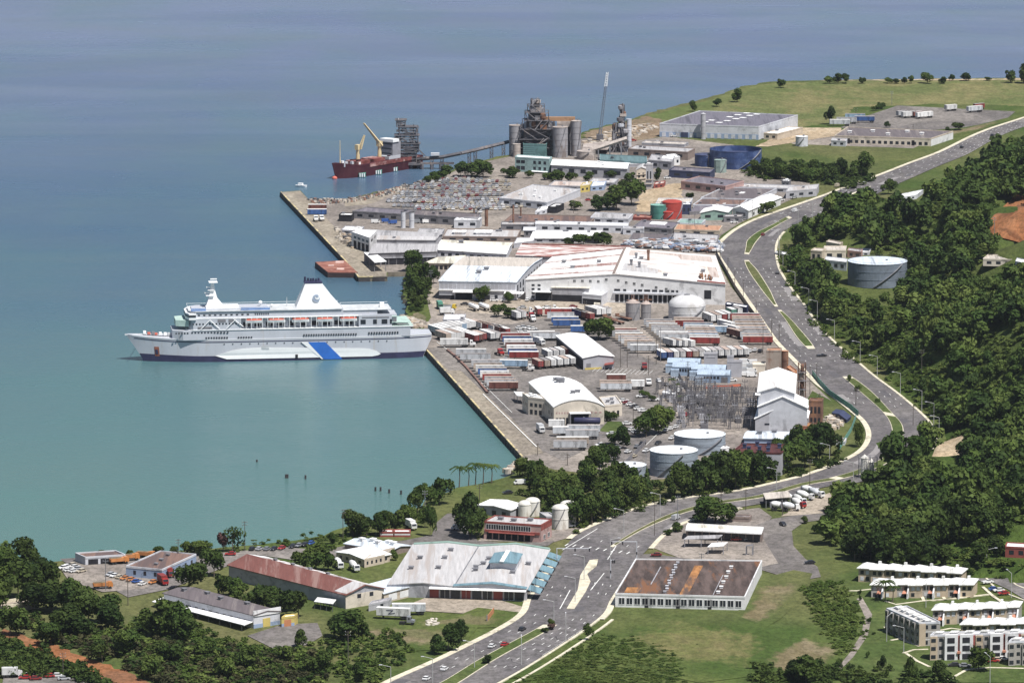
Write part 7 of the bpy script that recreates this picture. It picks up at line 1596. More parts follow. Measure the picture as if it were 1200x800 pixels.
# lone ones
trow((372,246),(372,246), 1, .02, 10.5, ['brown'], 'stacked behind the blue one on the pier', None, wheels=False, roofs=('white',)); trow((371.5,251.5),(371.5,251.5), 1, .02, 11, ['blue'], 'standing on the pier in front of the brown one', None, wheels=False, roofs=('white',))
tractor(V(370,259.5), -1.4, 'white', 'white truck cab on the pier, left one'); tractor(V(376.5,259), -1.3, 'white', 'white truck cab on the pier, right one')
trow((461,725),(461,725), 1, -.22, 12.5, ['white'], 'with black scrawl parked on grass below the market hall', None, roofs=('white',)); trow((479,720),(479,720), 1, .0, 12.5, ['silver'], 'behind the scrawled trailer below the market hall', None, roofs=('white',)); tractor(V(477,732), -.2, 'grey', 'grey truck chassis beside the scrawled trailer')
p = V(461,725); r = Matrix.Rotation(-.22, 3, 'Z')
for i, (a_, b_) in enumerate([((-2.4,3.2),(.2,3.3)),((.2,3.3),(-1.4,2.0)),((-3.2,2.9),(-1.5,2.9)),((-.2,2.6),(1.4,2.4))]):
    pass
m = MB()
for a_, b_ in [((-2.4,3.3),(.2,3.3)),((.2,3.3),(-1.6,1.9)),((-1.6,1.9),(.9,2.3))]: m.tube((a_[0], -1.33, a_[1]), (b_[0], -1.33, b_[1]), .1, n=4)
tr_ = [o for o in C.objects if o.get('label', '').startswith('white trailer with black scrawl')][0]; m.build('scrawl', NAVY, tr_)
for x, y, c, k in [(1057,137.5,'grey',8),(1065,138.5,'white',11),(1075,138,'brown',8),(1083,139,'white',13),(1114,130.5,'white',9),(1142,132,'silver',12),(1013,144,'blue',13),(1002,141,'pale blue',13),(992,145.5,'grey',13),(984,148,'silver',13),(1147,129,'red',8)]:
    trailer(V(x, y), -.05 if x < 1030 else .6, c, 'white' if c in ('white','silver') else 'grey', k, '%s distant trailer on the far lot, about %s of the row' % (c, 'left end' if x < 1030 else 'middle' if x < 1100 else 'right end'), 'trailers on the far lot')
for i, (x, y, rz, bc) in enumerate([(925,588,-.6,'white'),(937,591,-1.0,'white'),(944,586,-.5,'white'),(950,580,-.4,'white'),(957,583,-.8,'silver'),(914,598,.2,'white'),(927,599,.1,'silver')]):
    truck(V(x, y), rz, 'white', bc, 'mixer', '%s drum concrete mixer truck, %s in the mixer yard' % (bc, ORD[i]), 'concrete mixer trucks')
truck(V(936,595), -.9, 'red', 'white', 'mixer', 'red cabbed concrete mixer truck in the mixer yard')
for x, y, rz, c, b_, k, lab in [(140,661,.4,'orange','orange','dump','orange dump truck beside the left shore shed'),(152.5,657,.3,'orange','orange','dump','orange dump truck behind the pale blue warehouse, left'),(171,654,-.3,'orange','orange','dump','orange dump truck behind the pale blue warehouse, right'),(191,685,-1.2,'red','red','box','red truck on the street by the pale blue warehouse'),(121,690,.2,'orange','orange','dump','orange truck beside the wooden pole on the grass'),
    (397,666,-1.3,'white','white','mixer','white mixer truck below the tan house'),(415,669,-1.2,'white','white','mixer','larger white mixer truck below the tan house'),(482,620,-1.2,'white','white','box','white truck at the shore road container pair'),(15,794,.1,'white','white','box','white truck at the bottom left corner'),(734,350,1.4,'white','white','box','white truck backed to the factory ramp')]:
    truck(V(x, y), rz, c, b_, k, lab)
truck(V(197,676), -1.1, 'dark red', 'red', 'box', 'dark red truck behind the red truck on the street')
def dead(p, rz, lab): return None
# scrapyard between the factory and the dark roofs
rnd = random.Random(8); m = MB(); SCR = [M('scrap_silver', (.46,.47,.50), var=.3, rough=.5), M('scrap_dark', (.12,.12,.13), var=.3), M('scrap_rust', (.27,.15,.11), var=.3), M('scrap_white', (.7,.7,.7), var=.1), M('scrap_blue', (.15,.2,.3), var=.2)]
SY = [(732,286),(745,283),(785,283),(842,284),(845,292),(842,297),(770,292),(732,291)]
k = 0
while k < 900:
    x, y = rnd.uniform(730,846), rnd.uniform(282,298)
    if not inpoly(x, y, SY): continue
    p = W(x, y); s = rnd.uniform(.4, 1.8); m.cm = rnd.choice([0,0,1,1,2,3,4]); a = rnd.uniform(0, 3); z = rnd.uniform(0, 2.2); c, sn = math.cos(a), math.sin(a); l = rnd.uniform(.6, 2.4)
    q = [(p.x + c*dx*l - sn*dy*s, p.y + sn*dx*l + c*dy*s) for dx, dy in ((-1,-1),(1,-1),(1,1),(-1,1))]; m.prism(q, G + z*.6, G + z*.6 + rnd.uniform(.3, 1.3)); k += 1
o = m.build('scrap_heap', SCR, kind='stuff'); o['label'] = 'heaps of silvery scrap metal between factory and dark roofs'
for i in range(14):
    x, y = rnd.uniform(790,842), rnd.uniform(284,296); c = rnd.choice(['silver','white','blue','grey']); car(V(x, y), rnd.uniform(0, 3), c, '%s wrecked car among the scrap heaps behind the factory' % c, 'wrecked cars in the scrapyard')
def rubble(name, lab, px, n, s0, s1, mats, seed, hz=.5):
    rnd = random.Random(seed); m = MB(); k = 0; xs = [a for a, _ in px]; ys = [b for _, b in px]
    while k < n:
        x, y = rnd.uniform(min(xs), max(xs)), rnd.uniform(min(ys), max(ys))
        if not inpoly(x, y, px): continue
        p = W(x, y); s = rnd.uniform(s0, s1); m.cm = rnd.randrange(len(mats)); a = rnd.uniform(0, 3); pts = []
        for i in range(6): t = a + i * 1.047; r_ = s * rnd.uniform(.6, 1.1); pts.append((p.x + r_*math.cos(t), p.y + r_*math.sin(t)))
        m.prism(pts, G - 1.2, G + s * rnd.uniform(.2, .9) * hz + .3); k += 1
    o = m.build(name, mats, kind='stuff'); o['label'] = lab
RUB = [M('rubble_pale', (.55,.50,.44), var=.25), ROCK, M('rubble_tan', (.42,.34,.26), var=.3)]
rubble('rubble', 'pale broken rock along the shore behind the ferry stern', [(466,372),(474,370),(502,379),(500,384),(484,385),(470,378)], 260, .5, 1.6, RUB, 1)
rubble('rubble', 'scattered pale rocks at the end of the quay', [(592,552),(612,548),(622,545),(618,539),(606,541)], 90, .5, 2.2, RUB, 2)
rubble('rubble', 'pale debris pile beside the rusted ruin', [(963,495),(975,485),(990,492),(985,502),(968,508)], 160, .4, 1.6, RUB, 3, 1.2)
rubble('rubble', 'broken concrete along the pier yard edge', [(360,234),(390,234),(418,232),(452,224),(500,211),(505,213),(455,229),(420,237),(390,239),(366,240)], 420, .3, 1.1, [ROCK, M('scrap_dark', (.12,.12,.13)), M('scrap_rust', (.27,.15,.11)), RUB[0]], 4, 1.5)
rubble('rubble', 'pale rubble heaps beyond the cement works', [(682,166),(720,152),(760,145),(770,150),(720,172),(690,178)], 200, .6, 2.5, RUB, 5)
rubble('rubble', 'piles of discarded goods on the pier yard', [(392,268),(412,275),(425,290),(410,292),(396,280)], 60, .5, 1.8, RUB + [M('scrap_dark', (.12,.12,.13))], 6, 1.5)
rubble('rubble', 'white debris on the grass below the market hall', [(498,728),(512,724),(515,732),(500,734)], 50, .3, .9, [RUB[0]], 7)
# ------------------------------------------------------------------ trees
def leaf_mat(name, a, b, w=1/14):
    m = bpy.data.materials.new(name); m.use_nodes = True; nt = m.node_tree; p = nt.nodes['Principled BSDF']
    g = nt.nodes.new('ShaderNodeNewGeometry'); pos = g.outputs['Position']; oi = nt.nodes.new('ShaderNodeObjectInfo')
    c = mixn(nt, ramp(nt, noisen(nt, pos, w, 2, .5), .38, .62), a, b)
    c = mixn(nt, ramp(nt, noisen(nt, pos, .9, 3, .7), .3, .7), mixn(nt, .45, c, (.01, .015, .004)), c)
    hs = nt.nodes.new('ShaderNodeHueSaturation'); mr = nt.nodes.new('ShaderNodeMapRange'); nt.links.new(oi.outputs['Random'], mr.inputs[0]); mr.inputs[3].default_value = .75; mr.inputs[4].default_value = 1.3
    nt.links.new(mr.outputs[0], hs.inputs['Value']); nt.links.new(c, hs.inputs['Color'])
    nt.links.new(hs.outputs[0], p.inputs['Base Color']); p.inputs['Roughness'].default_value = .7; p.inputs['Specular IOR Level'].default_value = .12
    out = nt.nodes['Material Output']; tr = nt.nodes.new('ShaderNodeBsdfTranslucent'); ms = nt.nodes.new('ShaderNodeMixShader'); ms.inputs[0].default_value = .22
    nt.links.new(hs.outputs[0], tr.inputs[0]); nt.links.new(p.outputs[0], ms.inputs[1]); nt.links.new(tr.outputs[0], ms.inputs[2]); nt.links.new(ms.outputs[0], out.inputs[0]); return m
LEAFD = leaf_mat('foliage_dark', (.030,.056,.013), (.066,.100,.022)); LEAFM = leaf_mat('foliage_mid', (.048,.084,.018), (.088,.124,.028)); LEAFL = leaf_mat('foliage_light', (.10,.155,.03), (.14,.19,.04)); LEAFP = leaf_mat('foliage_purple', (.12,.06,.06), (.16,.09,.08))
LEAFS = leaf_mat('scrub_leaves', (.082,.13,.025), (.13,.17,.042), 1/25)
BARK = M('bark', (.12,.095,.075), var=.25)
def crown_arrays(seed, nq, lobes=7, flat=.62, size=.12, thin=0.):
    r = np.random.RandomState(seed); L = []
    for i in range(lobes):
        a = r.uniform(0, 6.28); d = r.uniform(.15, .62) if i else 0; L.append((math.cos(a) * d, math.sin(a) * d, r.uniform(.30, .78) + (.1 if i == 0 else 0), r.uniform(.28, .50)))
    L = np.array(L); k = r.choice(len(L), nq, p=L[:, 3]**2 / (L[:, 3]**2).sum()); d = r.normal(size=(nq, 3)); d[:, 2] = np.where(r.rand(nq) < .65, np.abs(d[:, 2]), d[:, 2]); d /= np.linalg.norm(d, axis=1)[:, None]
    rad = L[k, 3] * r.uniform(.62, 1.08, nq) ** (1 - thin * .3); c = L[k, :3] + d * rad[:, None] * np.array([1, 1, flat])
    n = d + r.normal(size=(nq, 3)) * .55; n /= np.linalg.norm(n, axis=1)[:, None]
    u = np.cross(n, r.normal(size=(nq, 3))); u /= np.linalg.norm(u, axis=1)[:, None]; v = np.cross(n, u); s = (size * r.uniform(.55, 1.25, nq))[:, None]
    zc = np.array([1, 1, .5]); u = u * zc; v = v * zc
    q = np.stack([c - u*s - v*s*.7, c + u*s*.9 - v*s*.4, c + u*s*.6 + v*s, c - u*s*.8 + v*s*.6], 1)
    return q                                   # (nq, 4, 3)
def quad_mesh(name, q, mats, mi=None):
    q = q.reshape(-1, 3).astype(np.float32); n = len(q) // 4; me = bpy.data.meshes.new(name)
    me.vertices.add(len(q)); me.vertices.foreach_set('co', q.ravel()); me.loops.add(n * 4); me.loops.foreach_set('vertex_index', np.arange(n * 4, dtype=np.int32))
    me.polygons.add(n); me.polygons.foreach_set('loop_start', np.arange(0, n * 4, 4, dtype=np.int32)); me.polygons.foreach_set('loop_total', np.full(n, 4, dtype=np.int32))
    for m in mats: me.materials.append(m)
    if mi is not None: me.polygons.foreach_set('material_index', mi.astype(np.int32))
    me.update(calc_edges=True); return me
def trunk_mb(seed, hz=.45, r=.045, limbs=5):
    rnd = random.Random(seed); m = MB(); top = Vector((rnd.uniform(-.06, .06), rnd.uniform(-.06, .06), hz)); m.tube((0, 0, -.04), top * .5, r, r * .75, 6); m.tube(top * .5, top, r * .75, r * .55, 6)
    for i in range(limbs): a = i * 6.28 / limbs + rnd.uniform(-.4, .4); e = Vector((math.cos(a) * rnd.uniform(.3, .5), math.sin(a) * rnd.uniform(.3, .5), rnd.uniform(.55, .85))); m.tube(top * rnd.uniform(.6, .95), e, r * .4, r * .12, 4)
    return m
CROWN = {}; TRUNK = []
for i in range(3):
    m = trunk_mb(i); me = bpy.data.meshes.new('trunk'); me.from_pydata(m.v, [], m.f); me.materials.append(BARK); TRUNK.append(me)
def crown_mesh(kind, v):
    k = (kind, v)
    if k not in CROWN:
        mat = {'d': LEAFD, 'm': LEAFM, 'l': LEAFL, 'p': LEAFP, 's': LEAFD}[kind]
        q = crown_arrays(v * 7 + ord(kind), 240 if kind == 's' else 1700, 8, thin=kind == 's', size=.10 if kind == 's' else .088)
        CROWN[k] = quad_mesh('crown', q, [mat])
    return CROWN[k]
def palm_mesh():
    rnd = random.Random(3); m = MB()
    for i in range(20):
        a = i * 6.28 / 20 + rnd.uniform(-.12, .12); up = rnd.uniform(-.1, .75); L = rnd.uniform(.8, 1.05); c, s = math.cos(a), math.sin(a); P = []
        for k in range(6):
            t = k / 5; rr = L * t; P.append((c * rr, s * rr, .8 + up * t * .42 - t * t * .40))
        for k in range(5):
            w0, w1 = .10 * (1 - k / 5.5), .10 * (1 - (k + 1) / 5.5); p, q = P[k], P[k+1]
            m.add([(p[0] - s*w0, p[1] + c*w0, p[2] - .05), p, (p[0] + s*w0, p[1] - c*w0, p[2] - .05), (q[0] - s*w1, q[1] + c*w1, q[2] - .05), q, (q[0] + s*w1, q[1] - c*w1, q[2] - .05)], [(0,1,4,3), (1,2,5,4)])
    me = bpy.data.meshes.new('crown'); me.from_pydata(m.v, [], m.f); me.materials.append(LEAFM); return me
PALM = palm_mesh()
def conifer_q():
    r = np.random.RandomState(2); n = 500; z = r.uniform(.1, 1, n); a = r.uniform(0, 6.28, n); rad = (1 - z) * .9 * r.uniform(.75, 1.1, n) * (1 + .18 * np.sin(z * 40)); c = np.stack([np.cos(a)*rad, np.sin(a)*rad, z], 1)
    u = np.stack([-np.sin(a), np.cos(a), a*0], 1); v = np.stack([np.cos(a)*.8, np.sin(a)*.8, a*0 - .45], 1); s = (r.uniform(.08, .16, n) * (1.25 - z))[:, None]; return np.stack([c-u*s-v*s*.5, c+u*s-v*s*.5, c+u*s*.6+v*s, c-u*s*.6+v*s], 1)
CONM = quad_mesh('crown', conifer_q(), [LEAFD])
tcount = 0
def tree(p, h, w, kind, label, group=None, v=None, lift=0.0):
    """h, w in metres"""
    global tcount
    tcount += 1; v = tcount % 5 if v is None else v
    r = empty({'palm':'palm_tree','con':'conifer_tree','b':'shrub'}.get(kind, 'tree'), p, label, {'palm':'palm tree','b':'shrub'}.get(kind, 'tree'), group); rz = random.uniform(0, 6.28)
    if kind == 'palm': c = bpy.data.objects.new('crown', PALM)
    elif kind == 'con': c = bpy.data.objects.new('crown', CONM)
    else: c = bpy.data.objects.new('crown', crown_mesh('m' if kind == 'b' else kind, v))
    C.objects.link(c); c.parent = r; c.rotation_euler = (0, 0, rz); c.scale = (w / 2 * (1 if kind in ('palm', 'con') else 1.12), w / 2 * (1 if kind in ('palm', 'con') else 1.12), h if kind in ('palm', 'con') else h * 1.02)
    if kind == 'palm':
        c.scale = (w * .62, w * .62, h * .6); c.location = (0, 0, h * .45); m = MB(); m.tube((0, 0, -.3), (h * .03, 0, h * .5), .28, .2, 6); m.tube((h * .03, 0, h * .5), (0, 0, h * .93), .2, .15, 6); m.build('trunk', BARK, r)
    else:
        t = bpy.data.objects.new('trunk', TRUNK[v % 3]); C.objects.link(t); t.parent = r; t.scale = (w / 2, w / 2, h); t.rotation_euler = (0, 0, rz)
    return r
def TP(x, yb, hpx, wpx, kind='m', label='', group=None, hill_=False):
    p = T(x, yb) if hill_ else W(x, yb); k = F / p.y; p.z -= .1; return tree(p, hpx / k, wpx / k, kind, label, group)
GT = {
 'in the dense clump at the far left above the shrubs': ('d', [(8,682,48,46),(30,668,36,40),(22,702,44,50),(56,692,42,38),(4,722,48,44),(60,716,38,50),(84,722,42,46),(103,734,46,48),(118,730,36,42),(74,742,34,50),(38,716,36,44),(130,742,34,40),(-4,700,44,44),(12,745,40,40),(92,748,30,44)]),
 'beside the white lean-to at lower left': ('m', [(198,748,52,52),(178,744,34,34),(214,752,36,36)]),
 'along the street between the long warehouses': ('m', [(222,692,36,42),(251,676,36,30),(262,698,28,30),(282,706,30,32),(303,716,32,36),(322,721,34,36),(350,724,36,38),(336,716,26,28)]),
 'on the far left shore': ('m', [(217,650,18,20),(238,651,20,28),(185,652,14,16),(120,649,6,10),(151,651,8,9),(166,651,6,7),(203,651,12,12)]),
 'by the truck yard in front of the tan house': ('m', [(370,671,34,40),(356,668,24,26),(385,668,24,24)]),
 'in the shoreline grove above the workshop': ('m', [(387,637,15,15),(336,638,8,7),(414,628,34,28),(430,630,28,26),(446,628,32,28),(462,624,28,24),(478,616,26,24),(489,602,34,24),(500,596,30,24),(515,591,34,32),(463,656,14,13),(424,622,22,20),(454,616,20,20)]),
 'beside the shore road bend': ('d', [(504,629,40,15),(498,618,26,16),(551,631,50,38),(538,624,32,24),(562,628,30,22)]),
 'in the roadside wood between quay end and highway': ('m', [(625,577,40,24),(640,590,36,30),(652,599,36,30),(666,606,38,32),(680,618,40,34),(694,616,38,34),(706,611,42,34),(720,604,42,34),(734,597,38,32),(746,591,34,28),(640,576,28,26),(660,580,32,30),(676,590,34,30),(690,576,34,30),(702,552,30,26),(710,580,36,30),(724,572,36,28),(736,578,32,26),(613,560,26,22),(630,568,30,26),(683,562,26,22),(752,582,26,20),(700,598,34,28),(716,590,34,28)]),
 'in front of the wide grey tanks': ('d', [(800,583,42,32),(812,581,40,28),(828,578,44,38),(846,576,44,36),(862,573,48,38),(880,569,42,36),(895,563,34,28),(838,566,38,32),(870,560,34,32),(787,584,26,22),(905,560,22,22)]),
 'between the maroon roofed block and the bend': ('d', [(925,553,40,34),(943,548,44,38),(960,541,42,34),(973,534,36,28),(916,545,32,24),(934,531,34,30),(952,526,30,26),(968,518,22,20),(1005,524,30,15)]),
 'beside the glass fronted corner shop': ('d', [(838,612,30,46),(823,613,22,24),(855,611,22,24),(793,623,11,16),(783,627,8,12)]),
 'in the middle of the trailer yard': ('d', [(702,398,28,34),(690,392,18,18),(714,397,18,16)]),
 'behind the small lawn, bright green': ('l', [(772,508,36,42),(783,502,28,28)]),
 'around the bottom of the trailer yard': ('d', [(757,512,32,30),(701,546,26,30),(716,541,22,22),(730,526,26,22),(720,521,16,20),(692,551,20,18),(712,494,13,14),(704,491,9,11),(697,492,8,10),(720,492,10,10),(716,474,9,8),(754,466,9,14),(764,470,8,12),(828,494,10,10)]),
 'before the blue-white warehouse': ('m', [(565,353,19,24),(597,355,13,13),(584,371,16,18),(596,373,14,18),(577,366,10,12)]),
 'in the shore strip beside the transit sheds': ('d', [(486,318,27,24),(492,331,26,26),(484,341,24,20),(489,349,22,24),(483,357,18,20),(508,333,21,19),(500,340,18,16),(480,330,18,16),(491,362,16,14)]),
 'in the row before the cement works office': ('d', [(603,209,14,22),(621,209,9,12),(643,211,10,20),(655,213,14,20),(668,213,12,17),(690,213,11,15),(715,209,9,18),(738,214,13,17),(594,207,10,14)]),
 'at the basin shore near the import lot': ('d', [(510,213,13,20),(522,210,15,22),(540,207,17,22),(566,208,22,32),(552,206,12,16),(500,214,8,12)]),
 'in the clump above the pale blue-grey shed': ('d', [(722,247,30,42),(740,240,28,36),(705,247,20,26),(746,230,16,20),(674,246,12,20),(771,213,15,10),(730,228,16,22),(808,233,8,12)]),
 'behind the huge factory roof': ('d', [(684,288,15,28),(708,289,17,26),(666,289,10,15),(697,285,12,18)]),
 'in the shrub belt right of the blue tanks': ('d', [(888,205,18,18),(900,209,20,22),(914,210,20,24),(929,212,18,24),(944,213,17,22),(958,211,16,20),(972,213,17,20),(985,207,22,20),(998,209,14,18),(1010,208,28,26),(893,196,12,18),(912,197,12,18),(936,200,14,18),(955,200,12,18),(1041,228,17,20)]),
 'beside the white barn': ('d', [(898,250,15,20),(886,251,9,12)]),
 'standing alone on the far green field': ('d', [(915,103,11,13),(864,120,15,15),(972,146,20,14),(1033,128,9,12),(1125,153,10,18),(1040,150,8,8),(812,131,12,11),(840,125,9,13),(1026,130,7,10),(1110,155,6,10)]),
 'in the tree line along the distant beach': ('d', [(972,98,9,15),(982,98,11,14),(991,98,11,13),(1011,98,8,10),(1040,98,7,12),(1050,98,6,12),(1060,98,7,9),(1068,98,9,9),(1087,98,13,16),(1106,98,8,13),(1115,95,8,8),(1132,95,9,15),(1158,95,5,8),(1184,97,16,16),(1199,98,22,20)]),
 'on the housing estate lawns': ('d', [(1147,786,32,36),(1133,679,20,14),(1033,786,18,11),(1018,731,9,6),(1016,771,9,6),(1008,704,8,5),(1067,799,28,18),(1102,803,28,24),(1007,697,7,5),(1024,744,5,5)]),
 'on the rough grass below the long warehouses': ('d', [(405,753,42,50),(352,758,20,18),(392,746,26,26),(420,748,26,24),(525,762,32,30),(540,752,28,24),(512,766,22,22),(690,750,20,13),(646,737,14,9),(640,741,7,12),(945,802,36,40),(930,796,22,26)]),
 'at the mixer yard entrance': ('d', [(978,607,14,16),(966,613,11,14),(1005,594,14,18),(958,625,12,14),(942,613,10,12)]),
 'rising out of the mangrove scrub at lower left': ('m', [(150,768,34,36),(196,778,30,34),(236,772,26,30),(290,786,34,36),(330,778,24,28),(60,756,30,34),(372,792,30,32),(120,776,26,30),(262,796,30,34),(418,798,26,24),(176,796,30,30)]),
 'on the highway median': ('d', [(995,448,10,6),(1006,459,9,9),(1029,472,6,8),(571,778,11,14)]),
}
for desc, (kd, L) in GT.items():
    for i, (x, y, h, w) in enumerate(L):
        big = 'shrub' if h < 11 and y > 300 else 'tree'; kk = kd if (i % 4 or kd != 'd') else 'm'
        size = 'tallest' if (len(L) > 1 and h == max(a[2] for a in L) and sum(a[2] == h for a in L) == 1) else 'leafy'
        lab = '%s %s %s' % (size, big, desc) if (size == 'tallest' or len(L) == 1) else '%s green %s %s, %s' % ('dark' if kk == 'd' else 'bright' if kk == 'l' else 'mid', big, desc, 'left side' if x < sum(a[0] for a in L) / len(L) else 'right side')
        TP(x, y, h, w, kk if big == 'tree' else 'b', lab, 'trees ' + desc)
for i, (x, y, h, w) in enumerate([(538,571,27,20),(549,569,24,18),(557,568,28,20),(566,567,26,20),(576,566,24,20)]): TP(x, y, h, w, 'palm', '%s palm from the left on the waterfront grass' % ORD[i], 'palms on the waterfront')
TP(1037, 705, 28, 24, 'palm', 'palm tree at the left end of the second townhouse row'); TP(1046, 706, 22, 18, 'palm', 'smaller palm tree beside the left townhouse')
for i, (x, y, h) in enumerate([(787,458,16),(793,462,14),(784,489,14),(770,493,12),(797,475,13)]): TP(x, y, h, 10, 'palm', '%s street palm along the harbour road' % ORD[i], 'street palms on the harbour road')
TP(758, 574, 30, 16, 'con', 'dark conical tree beside the smaller grey tank'); TP(756, 577, 10, 12, 'p', 'purple brown bush at the foot of the conical tree'); TP(272, 647, 34, 30, 's', 'sparse bare branched tree on the left shore'); TP(262, 646, 22, 18, 'p', 'reddish shrub beside the bare branched tree'); TP(646, 738, 8, 12, 'p', 'red leaved bush at the tip of the lower median')

# wooded hillside
def proj(p):
    d = Vector(p) - Vector((0, 0, H)); z = d.dot(fwd); return 600 + F * d.x / z, 400 - F * d.dot(upv) / z
CLEAR = [(1030,395,52,34),(1085,452,46,30),(1180,412,44,20),(1010,345,40,10),(985,300,50,22),(1120,470,40,18),(1030,234,52,9),(1180,262,40,24),(1120,520,34,14),(1165,303,34,8),(1165,655,50,16),(1028,325,42,18),(1115,250,60,8),(1190,660,40,20),(975,420,60,30)]
CLHARD = [(1112,546,24,15),(1120,523,38,12),(985,298,38,20),(1050,236,48,12),(1190,270,42,34),(1170,316,28,18),(1028,330,42,30),(980,308,38,26),(1195,645,24,18)]
rnd = random.Random(77); spots = []; bush = []
yv = 2020.0
while yv < 4000:
    x0 = lerp_tab(HSW, yv); x = x0 + rnd.uniform(1, 5); k0 = F / yv; xm = (1235 - 600) / k0
    row = 640 * 0 + (F * H / yv) - 640
    while x < xm:
        jx, jy = x + rnd.uniform(-2.6, 2.6), yv + rnd.uniform(-3.4, 3.4); z = G + hill(jx, jy); px, py = proj((jx, jy, z)); dn = mnoise.noise(Vector((jx / 28, jy / 45, 9)))
        hard = any(((px-a)/c)**2 + ((py-b)/d)**2 < 1 for a, b, c, d in CLHARD)
        soft = any(((px-a)/c)**2 + ((py-b)/d)**2 < 1 for a, b, c, d in CLEAR)
        if jy > 2330 and math.cos((jy + 1.6 * jx) * 2 * math.pi / 235 + .6) > .35 and jx - lerp_tab(HSW, jy) < 88 + 30 * dn and rnd.random() < .72: soft = soft or rnd.random() < .85
        if not hard and px < 1232:
            if (soft and rnd.random() < .8) or (dn < -.3): bush.append((jx, jy, z))
            else: spots.append((jx, jy, z, (sz := rnd.choice([.7, .85, 1, 1, 1.2, 1.45]) * (1 + .4 * dn)) * rnd.uniform(8, 11.5), sz * rnd.uniform(7.5, 11), px, py))
        x += 6.2
    yv += 7.0
spots.sort(key=lambda s: s[1])
vis = [s for s in spots if s[5] > 880]
NIND = max(0, 296 - tcount)
near = vis[:NIND]; rest = vis[NIND:]
for i, (x, y, z, h, w, px, py) in enumerate(near):
    lab = ('broad dark tree' if w > 9.5 else 'narrow dark tree' if w < 8 else 'dark rounded tree') + (' in the thick wood behind the townhouses' if px > 1060 else ' in the thick wood beside the mixer yard' if px < 990 else ' in the middle of the lower right wood')
    tree(Vector((x, y, z - .3)), h, w, 'd' if i % 9 else 'm', lab, 'trees of the lower right wood')
VAR = [crown_arrays(100 + i, 560, 7, size=.13) for i in range(6)]; VARF = [crown_arrays(200 + i, 260, 6, size=.18) for i in range(6)]
def forest(name, label, S, mats, probs, seed, V1=VAR, V2=VARF, ysplit=2900):
    r = np.random.RandomState(seed); parts = []; mi = []
    for (x, y, z, h, w) in S:
        V_ = V1 if y < ysplit else V2; q = V_[r.randint(len(V_))]; a = r.uniform(0, 6.28); c, s = math.cos(a), math.sin(a)
        R_ = np.array([[c, s, 0], [-s, c, 0], [0, 0, 1]]); t = (q.reshape(-1, 3) @ R_) * np.array([w * .56, w * .56, h]) + np.array([x, y, z]); parts.append(t.reshape(-1, 4, 3)); mi.append(np.full(len(q), r.choice(len(mats), p=probs)))
    me = quad_mesh(name, np.concatenate(parts), mats, np.concatenate(mi)); o = bpy.data.objects.new(name, me); C.objects.link(o); o['kind'] = 'stuff'; o['label'] = label; return o
LD2 = leaf_mat('wood_dark', (.028,.052,.013), (.056,.088,.020), 1/20); LM2 = leaf_mat('wood_mid', (.043,.078,.017), (.080,.115,.027), 1/20); LL2 = leaf_mat('wood_light', (.08,.125,.026), (.115,.15,.038), 1/20)
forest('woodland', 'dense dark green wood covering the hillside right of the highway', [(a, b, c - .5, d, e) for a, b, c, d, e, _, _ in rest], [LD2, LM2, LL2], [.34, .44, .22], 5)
BV = [crown_arrays(300 + i, 90, 5, size=.2, flat=.8) for i in range(5)]
rb = random.Random(3); bsh = []
for x, y, z in bush:
    for _ in range(6): bx, by = x + rb.uniform(-3.5, 3.5), y + rb.uniform(-4, 4); bsh.append((bx, by, G + hill(bx, by) - .4, rb.uniform(.8, 2.6), rb.uniform(2.5, 5.5)))
forest('undergrowth', 'light green scrub in the hillside clearings', bsh, [LEAFS, LM2], [.75, .25], 6, BV, BV)
# scrub in the flat foreground
def scrub(name, label, px, n, h, w, mats, probs, seed):
    rnd = random.Random(seed); S = []; xs = [a for a, _ in px]; ys = [b for _, b in px]; k = 0; tries = 0
    while k < n and tries < n * 30:
        tries += 1; x, y = rnd.uniform(min(xs), max(xs)), rnd.uniform(min(ys), max(ys))
        if inpoly(x, y, px): p = W(x, y); p.x += rnd.gauss(0, 1.5); p.y += rnd.gauss(0, 4); S.append((p.x, p.y, G - .3, rnd.uniform(*h), rnd.uniform(*w))); k += 1
    return forest(name, label, S, mats, probs, seed, BV, BV)
scrub('scrub', 'dark brown green mangrove scrub along the orange track', [(5,722),(40,728),(110,742),(180,750),(260,760),(330,768),(385,775),(380,800),(330,806),(200,806),(160,784),(100,764),(45,744)], 1050, (1.0, 3.6), (3, 6.5), [LEAFD, leaf_mat('scrub_brown', (.05,.05,.024), (.075,.072,.032)), LEAFS], [.35,.45,.2], 11)
scrub('scrub', 'bright green scrub below the orange track at the left', [(-10,750),(40,770),(90,788),(140,806),(60,790),(0,792)], 260, (2, 5), (3.5, 6.5), [LEAFM, LEAFD], [.6,.4], 12)
scrub('scrub', 'weedy bushes on the slope below the white trailers', [(250,745),(330,765),(440,742),(480,745),(470,775),(440,800),(390,802),(380,775),(300,768),(200,750),(150,735),(170,722),(240,738)], 420, (1, 3), (2.5, 5), [LEAFS, LEAFM, LEAFD], [.4,.35,.25], 13)
scrub('scrub', 'lush green creeper bushes beside the highway at the bottom', [(692,752),(705,745),(735,748),(780,760),(800,785),(790,806),(600,806),(640,782)], 1500, (.3, 1.0), (2, 4), [LEAFM, LEAFS], [.35,.65], 14)
scrub('scrub', 'climbing thicket along the estate boundary', [(940,690),(975,680),(990,690),(1005,720),(1010,745),(985,770),(975,745),(955,720)], 520, (.5, 2.0), (2, 4), [LEAFM, LEAFS], [.3,.7], 15)
scrub('scrub', 'bushes along the bottom edge of the estate lawn', [(880,785),(960,780),(1010,785),(1060,792),(1120,795),(1120,806),(880,806)], 200, (1.2, 3.5), (3, 5.5), [LEAFM, LEAFD], [.6,.4], 16)
